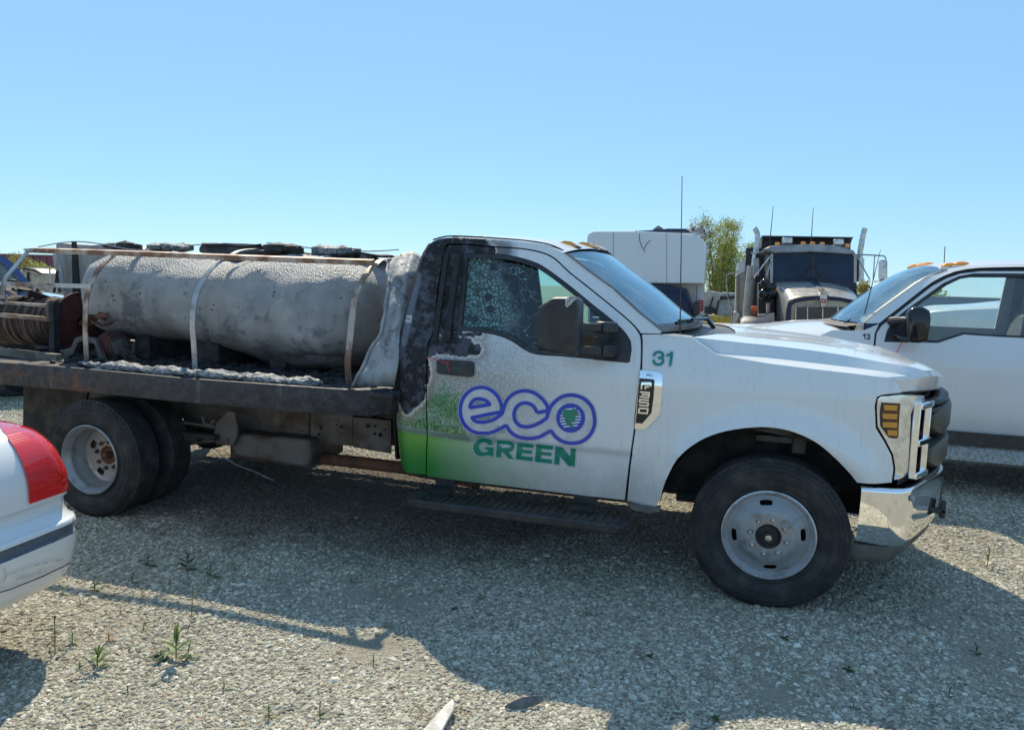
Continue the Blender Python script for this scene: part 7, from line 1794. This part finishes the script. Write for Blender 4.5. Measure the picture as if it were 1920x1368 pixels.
for u in (40, 93): q = Uy(u, 503, fp.y); MB().tube([(q.x, q.y, 0), (q.x, q.y, q.z)], 0.025, 6).build('post', M['galv'], FN)
MB().tube([Uy(40,501,fp.y), Uy(93,502,fp.y)], 0.012, 5).build('rail', M['galv'], FN)
# ------------------------------------------------------------------ right background between box truck and dump truck
ruin('scrapped_trailer', [(1340,590),(1347,560),(1352,548),(1386,550),(1400,560),(1400,592)], 40, 3.0, M['greyside'], 'grey scrapped trailer with dark gash left of the dump truck', 'trailer', (('gash', ((1350,555),(1366,556),(1384,553),(1384,557),(1366,561),(1350,562)), M['under'], 0.1), ('panel', ((1340,590),(1346,562),(1349,563),(1344,592)), M['under'], 0.1)))
ruin('concrete_barrier', [(1316,590),(1320,547),(1330,545),(1352,549),(1345,575),(1340,582),(1333,590)], 43, 1.5, M['greyside'], 'pale wrecked cab leaning beside the scrapped trailer', 'wreck', (('window_gap', ((1329,576),(1336,556),(1338,557),(1332,578)), M['under'], 0.1), ('axle', ((1318,574),(1342,577),(1342,588),(1318,588)), M['semidark'], 0.1)))
bpy.data.objects['concrete_barrier'].name = 'wrecked_cab'
op = Ud(1346, 592, 36); op.z = 0
OPT = thing('orange_post', 'short orange marker post in the grass before the scrapped trailer', 'post', tuple(op))
MB().lathe([(0.0,0.42),(0.05,0.42),(0.06,0.40),(0.06,0.0)], op, (0,0,1), 12).build('post_tube', M['orange'], OPT); MB().lathe([(0.0,0.03),(0.10,0.03),(0.11,0.0)], op, (0,0,1), 12).build('post_foot', M['orange'], OPT)
# blue-grey shed under the olive bushes
q = Ud(1665, 558, 58)
SHD = thing('low_shed', 'long low blue grey shed below the olive bushes', 'shed', (q.x, q.y, 0))
MB().box((q.x-6, q.y, 0), (q.x+9, q.y+4, Uy(1665, 554, q.y).z)).build('wall', simple('bluegrey_cladding', (0.16,0.19,0.26), 0.6), SHD)
MB().box((q.x-6.1, q.y-0.1, Uy(1665, 554, q.y).z), (q.x+9.1, q.y+4.1, Uy(1665, 554, q.y).z+0.08)).build('roof', M['greyside'], SHD)
MB().box((q.x-6, q.y-0.04, 0.6), (q.x-5, q.y-0.01, 1.0)).build('window', M['darkint'], SHD)

# grass and low growth (nobody could count it)
def grass_patch(name, cx, cy, wx_, wy_, n, h, label, mat, seed=1):
    rs = np.random.RandomState(seed); V = []; Fc = []
    for k in range(n):
        x = cx+rs.uniform(-1, 1)*wx_; y = cy+rs.uniform(-1, 1)*wy_; a = rs.rand()*3.14; hh = h*(0.4+0.8*rs.rand()); w = hh*0.10; l = rs.randn(2)*hh*0.3
        z = gz(x, y); i = len(V); V += [Vector((x-w*math.cos(a), y-w*math.sin(a), z)), Vector((x+w*math.cos(a), y+w*math.sin(a), z)), Vector((x+l[0]*0.5, y+l[1]*0.5, z+hh*0.6)), Vector((x+l[0], y+l[1], z+hh))]; Fc += [(i, i+1, i+2), (i, i+2, i+3)]
    return tag(mesh_obj(name, V, Fc, mat, None, smooth=0, recalc=False), label, kind='stuff')
g1 = Ud(1345, 592, 38); grass_patch('roadside_grass', g1.x, g1.y, 3.0, 2.0, 5000, 0.28, 'rough grass before the scrapped trailer', M['bushleaf'], 1)
g2_ = Uz(18, 760, 0); grass_patch('yard_grass', g2_.x, g2_.y, 1.2, 0.5, 900, 0.05, 'thin green growth in the gravel behind the mud flap', M['leaf'], 2)
g3 = Ud(60, 560, 30); grass_patch('far_grass', g3.x, g3.y, 8, 5, 9000, 0.3, 'pale grass beyond the blue pickup', M['bushleaf'], 3)

# ------------------------------------------------------------------ weeds, splinters and twig on the gravel
def leafmesh(L, w, bend=0.3, nseg=5):
    V = []; Fc = []
    for i in range(nseg+1):
        t = i/nseg; ww = w*math.sin(math.pi*min(1, t*0.93+0.07))**0.8*0.5; z = -bend*L*t*t; V += [Vector((L*t, -ww, z+0.12*ww)), Vector((L*t, 0, z)), Vector((L*t, ww, z+0.12*ww))]
    for i in range(nseg): Fc += [(3*i, 3*i+3, 3*i+4, 3*i+1), (3*i+1, 3*i+4, 3*i+5, 3*i+2)]
    return V, Fc
def weed(u, v, h, nl, L, w, seed, label, mat='leaf', up=0.5, stem='leaf', cat='weed', elev=(0.2, 1.1)):
    b = Uz(u, v, 0.0); b.z = gz(b.x, b.y); rs = np.random.RandomState(seed); T = thing('weed', label, cat, tuple(b))
    tip = b+Vector((rs.randn()*0.06*h, rs.randn()*0.06*h, h)); mid = (b+tip)/2+Vector((rs.randn()*0.03*h, 0, 0))
    MB().tube(crom([tuple(b-Vector((0,0,0.01))), tuple(mid), tuple(tip)], 3), 0.0022, 5).build('stem', M[stem], T)
    V, Fc = leafmesh(L, w)
    me = bpy.data.meshes.new('leaf'); me.from_pydata([tuple(q) for q in V], [], Fc); me.materials.append(M[mat]); me.shade_smooth()
    for k in range(nl):
        t = 0.12+0.88*k/max(1, nl-1); p = b+(mid-b)*min(1, t*2) if t < 0.5 else mid+(tip-mid)*(t*2-1)
        a = k*2.4+rs.rand()*0.6; el = elev[0]+(elev[1]-elev[0])*t*up*2; s = (1.15-0.6*t)*(0.8+0.4*rs.rand())
        o = bpy.data.objects.new('leaf', me); COL.objects.link(o)
        o.matrix_world = Matrix.Translation(p) @ Matrix.Rotation(a, 4, 'Z') @ Matrix.Rotation(-el, 4, 'Y') @ Matrix.Scale(s, 4)
        mw = o.matrix_world.copy(); o.parent = T; o.matrix_parent_inverse = T.matrix_world.inverted(); o.matrix_world = mw
    return T
weed(330, 1238, 0.13, 12, 0.085, 0.022, 1, 'tallest bright green weed on the sunlit gravel, lower left', 'leaf', 0.8)
weed(303, 1236, 0.045, 5, 0.065, 0.048, 2, 'broad dark leaved weed touching the tallest green weed', 'leafdark', 0.3, elev=(0.0,0.5))
weed(352, 1232, 0.05, 9, 0.05, 0.010, 3, 'low spiky green weed right of the tallest weed', 'leaf', 0.6)
weed(183, 1252, 0.075, 13, 0.065, 0.016, 4, 'yellow green weed near the sedan bumper shadow', 'leaf', 0.7)
weed(203, 1200, 0.035, 6, 0.03, 0.016, 5, 'small reddish weed above the yellow green weed', 'leafred', 0.5)
weed(103, 1222, 0.17, 8, 0.07, 0.010, 6, 'dark thin stalked weed at the edge of the sedan shadow', 'leafdark', 0.1)
weed(135, 1205, 0.06, 5, 0.035, 0.018, 7, 'little green weed right of the thin stalked weed', 'leaf', 0.3)
weed(118, 1112, 0.035, 4, 0.03, 0.026, 8, 'tiny green weed just below the sedan bumper corner', 'leaf', 0.2)
weed(178, 1105, 0.045, 6, 0.035, 0.028, 9, 'green weed at the shadow edge right of the sedan bumper', 'leaf', 0.3)
weed(248, 1092, 0.06, 5, 0.035, 0.012, 10, 'pale weed at the shadow edge below the rear wheels', 'leaf', 0.6)
weed(350, 1070, 0.09, 10, 0.07, 0.020, 11, 'dark leafy weed in the truck shadow below the rear wheels', 'leafdark', 0.5)
weed(278, 1060, 0.05, 9, 0.05, 0.014, 12, 'low weed in the truck shadow left of the dark leafy weed', 'leafdark', 0.3)
weed(395, 1085, 0.06, 8, 0.05, 0.012, 13, 'low weed in the truck shadow right of the dark leafy weed', 'leafdark', 0.5)
weed(358, 1160, 0.17, 18, 0.018, 0.005, 14, 'dry seedy stalk at the shadow edge, lower left', 'dry', 0.9, 'dry')
weed(600, 1345, 0.06, 4, 0.02, 0.016, 15, 'thin sprout with one round leaf at the bottom of the picture', 'leaf', 0.5)
weed(505, 1345, 0.04, 8, 0.04, 0.007, 16, 'tuft of grass at the bottom, left of the white splinter', 'leaf', 0.9)
weed(1850, 1062, 0.13, 14, 0.075, 0.011, 17, 'spiky dark weed on the sunlit gravel at the far right', 'leafdark', 0.5)
weed(505, 1090, 0.16, 22, 0.02, 0.005, 18, 'dry stalk standing in the truck shadow near the middle left', 'dry', 0.9, 'dry')
weed(1590, 1260, 0.02, 5, 0.03, 0.018, 19, 'small flat weed in the shadow below the front wheel', 'leafdark', 0.2)
weed(1345, 1348, 0.02, 5, 0.03, 0.02, 20, 'small flat weed in the shadow at the bottom right', 'leafdark', 0.2)
weed(1220, 1232, 0.02, 5, 0.03, 0.018, 21, 'small flat weed in the shadow below the running board', 'leafdark', 0.2)
weed(1472, 1200, 0.02, 6, 0.03, 0.018, 22, 'small dark weed just below the front tyre', 'leafdark', 0.2)
weed(850, 1140, 0.015, 6, 0.025, 0.016, 23, 'tiny dark weed in the shadow left of the running board', 'leafdark', 0.2)
weed(1660, 985, 0.05, 7, 0.035, 0.008, 24, 'thin weed beside the front bumper on the gravel', 'leafdark', 0.6)
weed(1830, 1228, 0.04, 7, 0.04, 0.014, 25, 'low weed in the shadow at the right edge', 'leafdark', 0.4)
def shard(px, label, mat, zt=0.02, th=0.012, tilt=None):
    P = []
    for u, v, z in px: P.append(Uz(u, v, z))
    return tag(MB().prism(P, (0.0, 0.0, -th)).build('wood_splinter', mat, bevel=0.002), label, 'wood')
shard([(792,1368,.03),(815,1342,.035),(838,1318,.04),(848,1308,.045),(852,1316,.045),(850,1330,.04),(838,1350,.035),(820,1385,.03),(780,1385,.03)], 'pale split wood splinter at the bottom centre of the picture', M['wood'])
shard([(946,1322,.02),(962,1313,.035),(978,1306,.045),(1000,1303,.045),(1018,1302,.04),(1020,1309,.03),(1002,1318,.02),(970,1325,.015)], 'grey bark chip lying right of the pale splinter', simple('bark_chip', (0.16,0.16,0.165), 0.9, 0, (0.10,0.10,0.10), 30, bump=0.5))
tw = [Uz(418,857,0.06), Uz(446,872,0.03), Uz(480,885,0.015), Uz(512,900,0.012)]
tag(MB().tube(tw, 0.006, 6).build('dry_twig', M['wood']), 'thin dry stick lying on the ground behind the rear wheels', 'stick')
rs = np.random.RandomState(3)
for i, (u, v, r) in enumerate(((430,862,.05),(420,868,.04),(440,868,.035))):
    pass
# low mound of stones behind the rear wheels

wl_ = [(60,745,'far left'),(150,1130,'by the sedan bumper'),(225,1150,'below the rear wheels'),(270,1180,'above the tallest weed'),(440,1070,'in the truck shadow'),(470,1120,'in the truck shadow'),(560,1040,'in the deep shadow'),(620,1010,'below the flatbed'),(150,1250,'at lower left'),(240,1300,'at lower left'),(60,1160,'below the sedan bumper'),(420,1290,'in the open gravel'),(700,1240,'in the sunlit gravel'),(900,1120,'in the cab shadow'),(1100,1150,'in the cab shadow'),(1740,1180,'at the right'),(1600,1330,'at lower right'),(1780,1310,'at lower right'),(1900,980,'at right edge'),(660,1090,'in the truck shadow'),(320,1090,'in the truck shadow')]
ords = ['sprig', 'tuft', 'seedling']
for i, (u, v, w) in enumerate(wl_):
    q = Uz(u, v, 0.0)
    T = weed(u, v, 0.02+0.03*((i*7)%5)/5, 4+(i*3)%5, 0.022+0.014*((i*5)%4)/4, 0.006+0.008*((i*3)%3)/3, 40+i, 'x', ('leaf','leafdark','dry','leaf')[i%4], 0.5)
    near_ = 'x %.1f m' % q.x
    T['label'] = 'tiny %s %s growing alone %s, %s' % (('green','dark green','straw coloured','bright green')[i%4], ords[i%3], w, ('thin leaved','upright','spreading','flat','bent','stubby','sparse')[i%7])
    T['group'] = 'tiny weeds in the gravel'
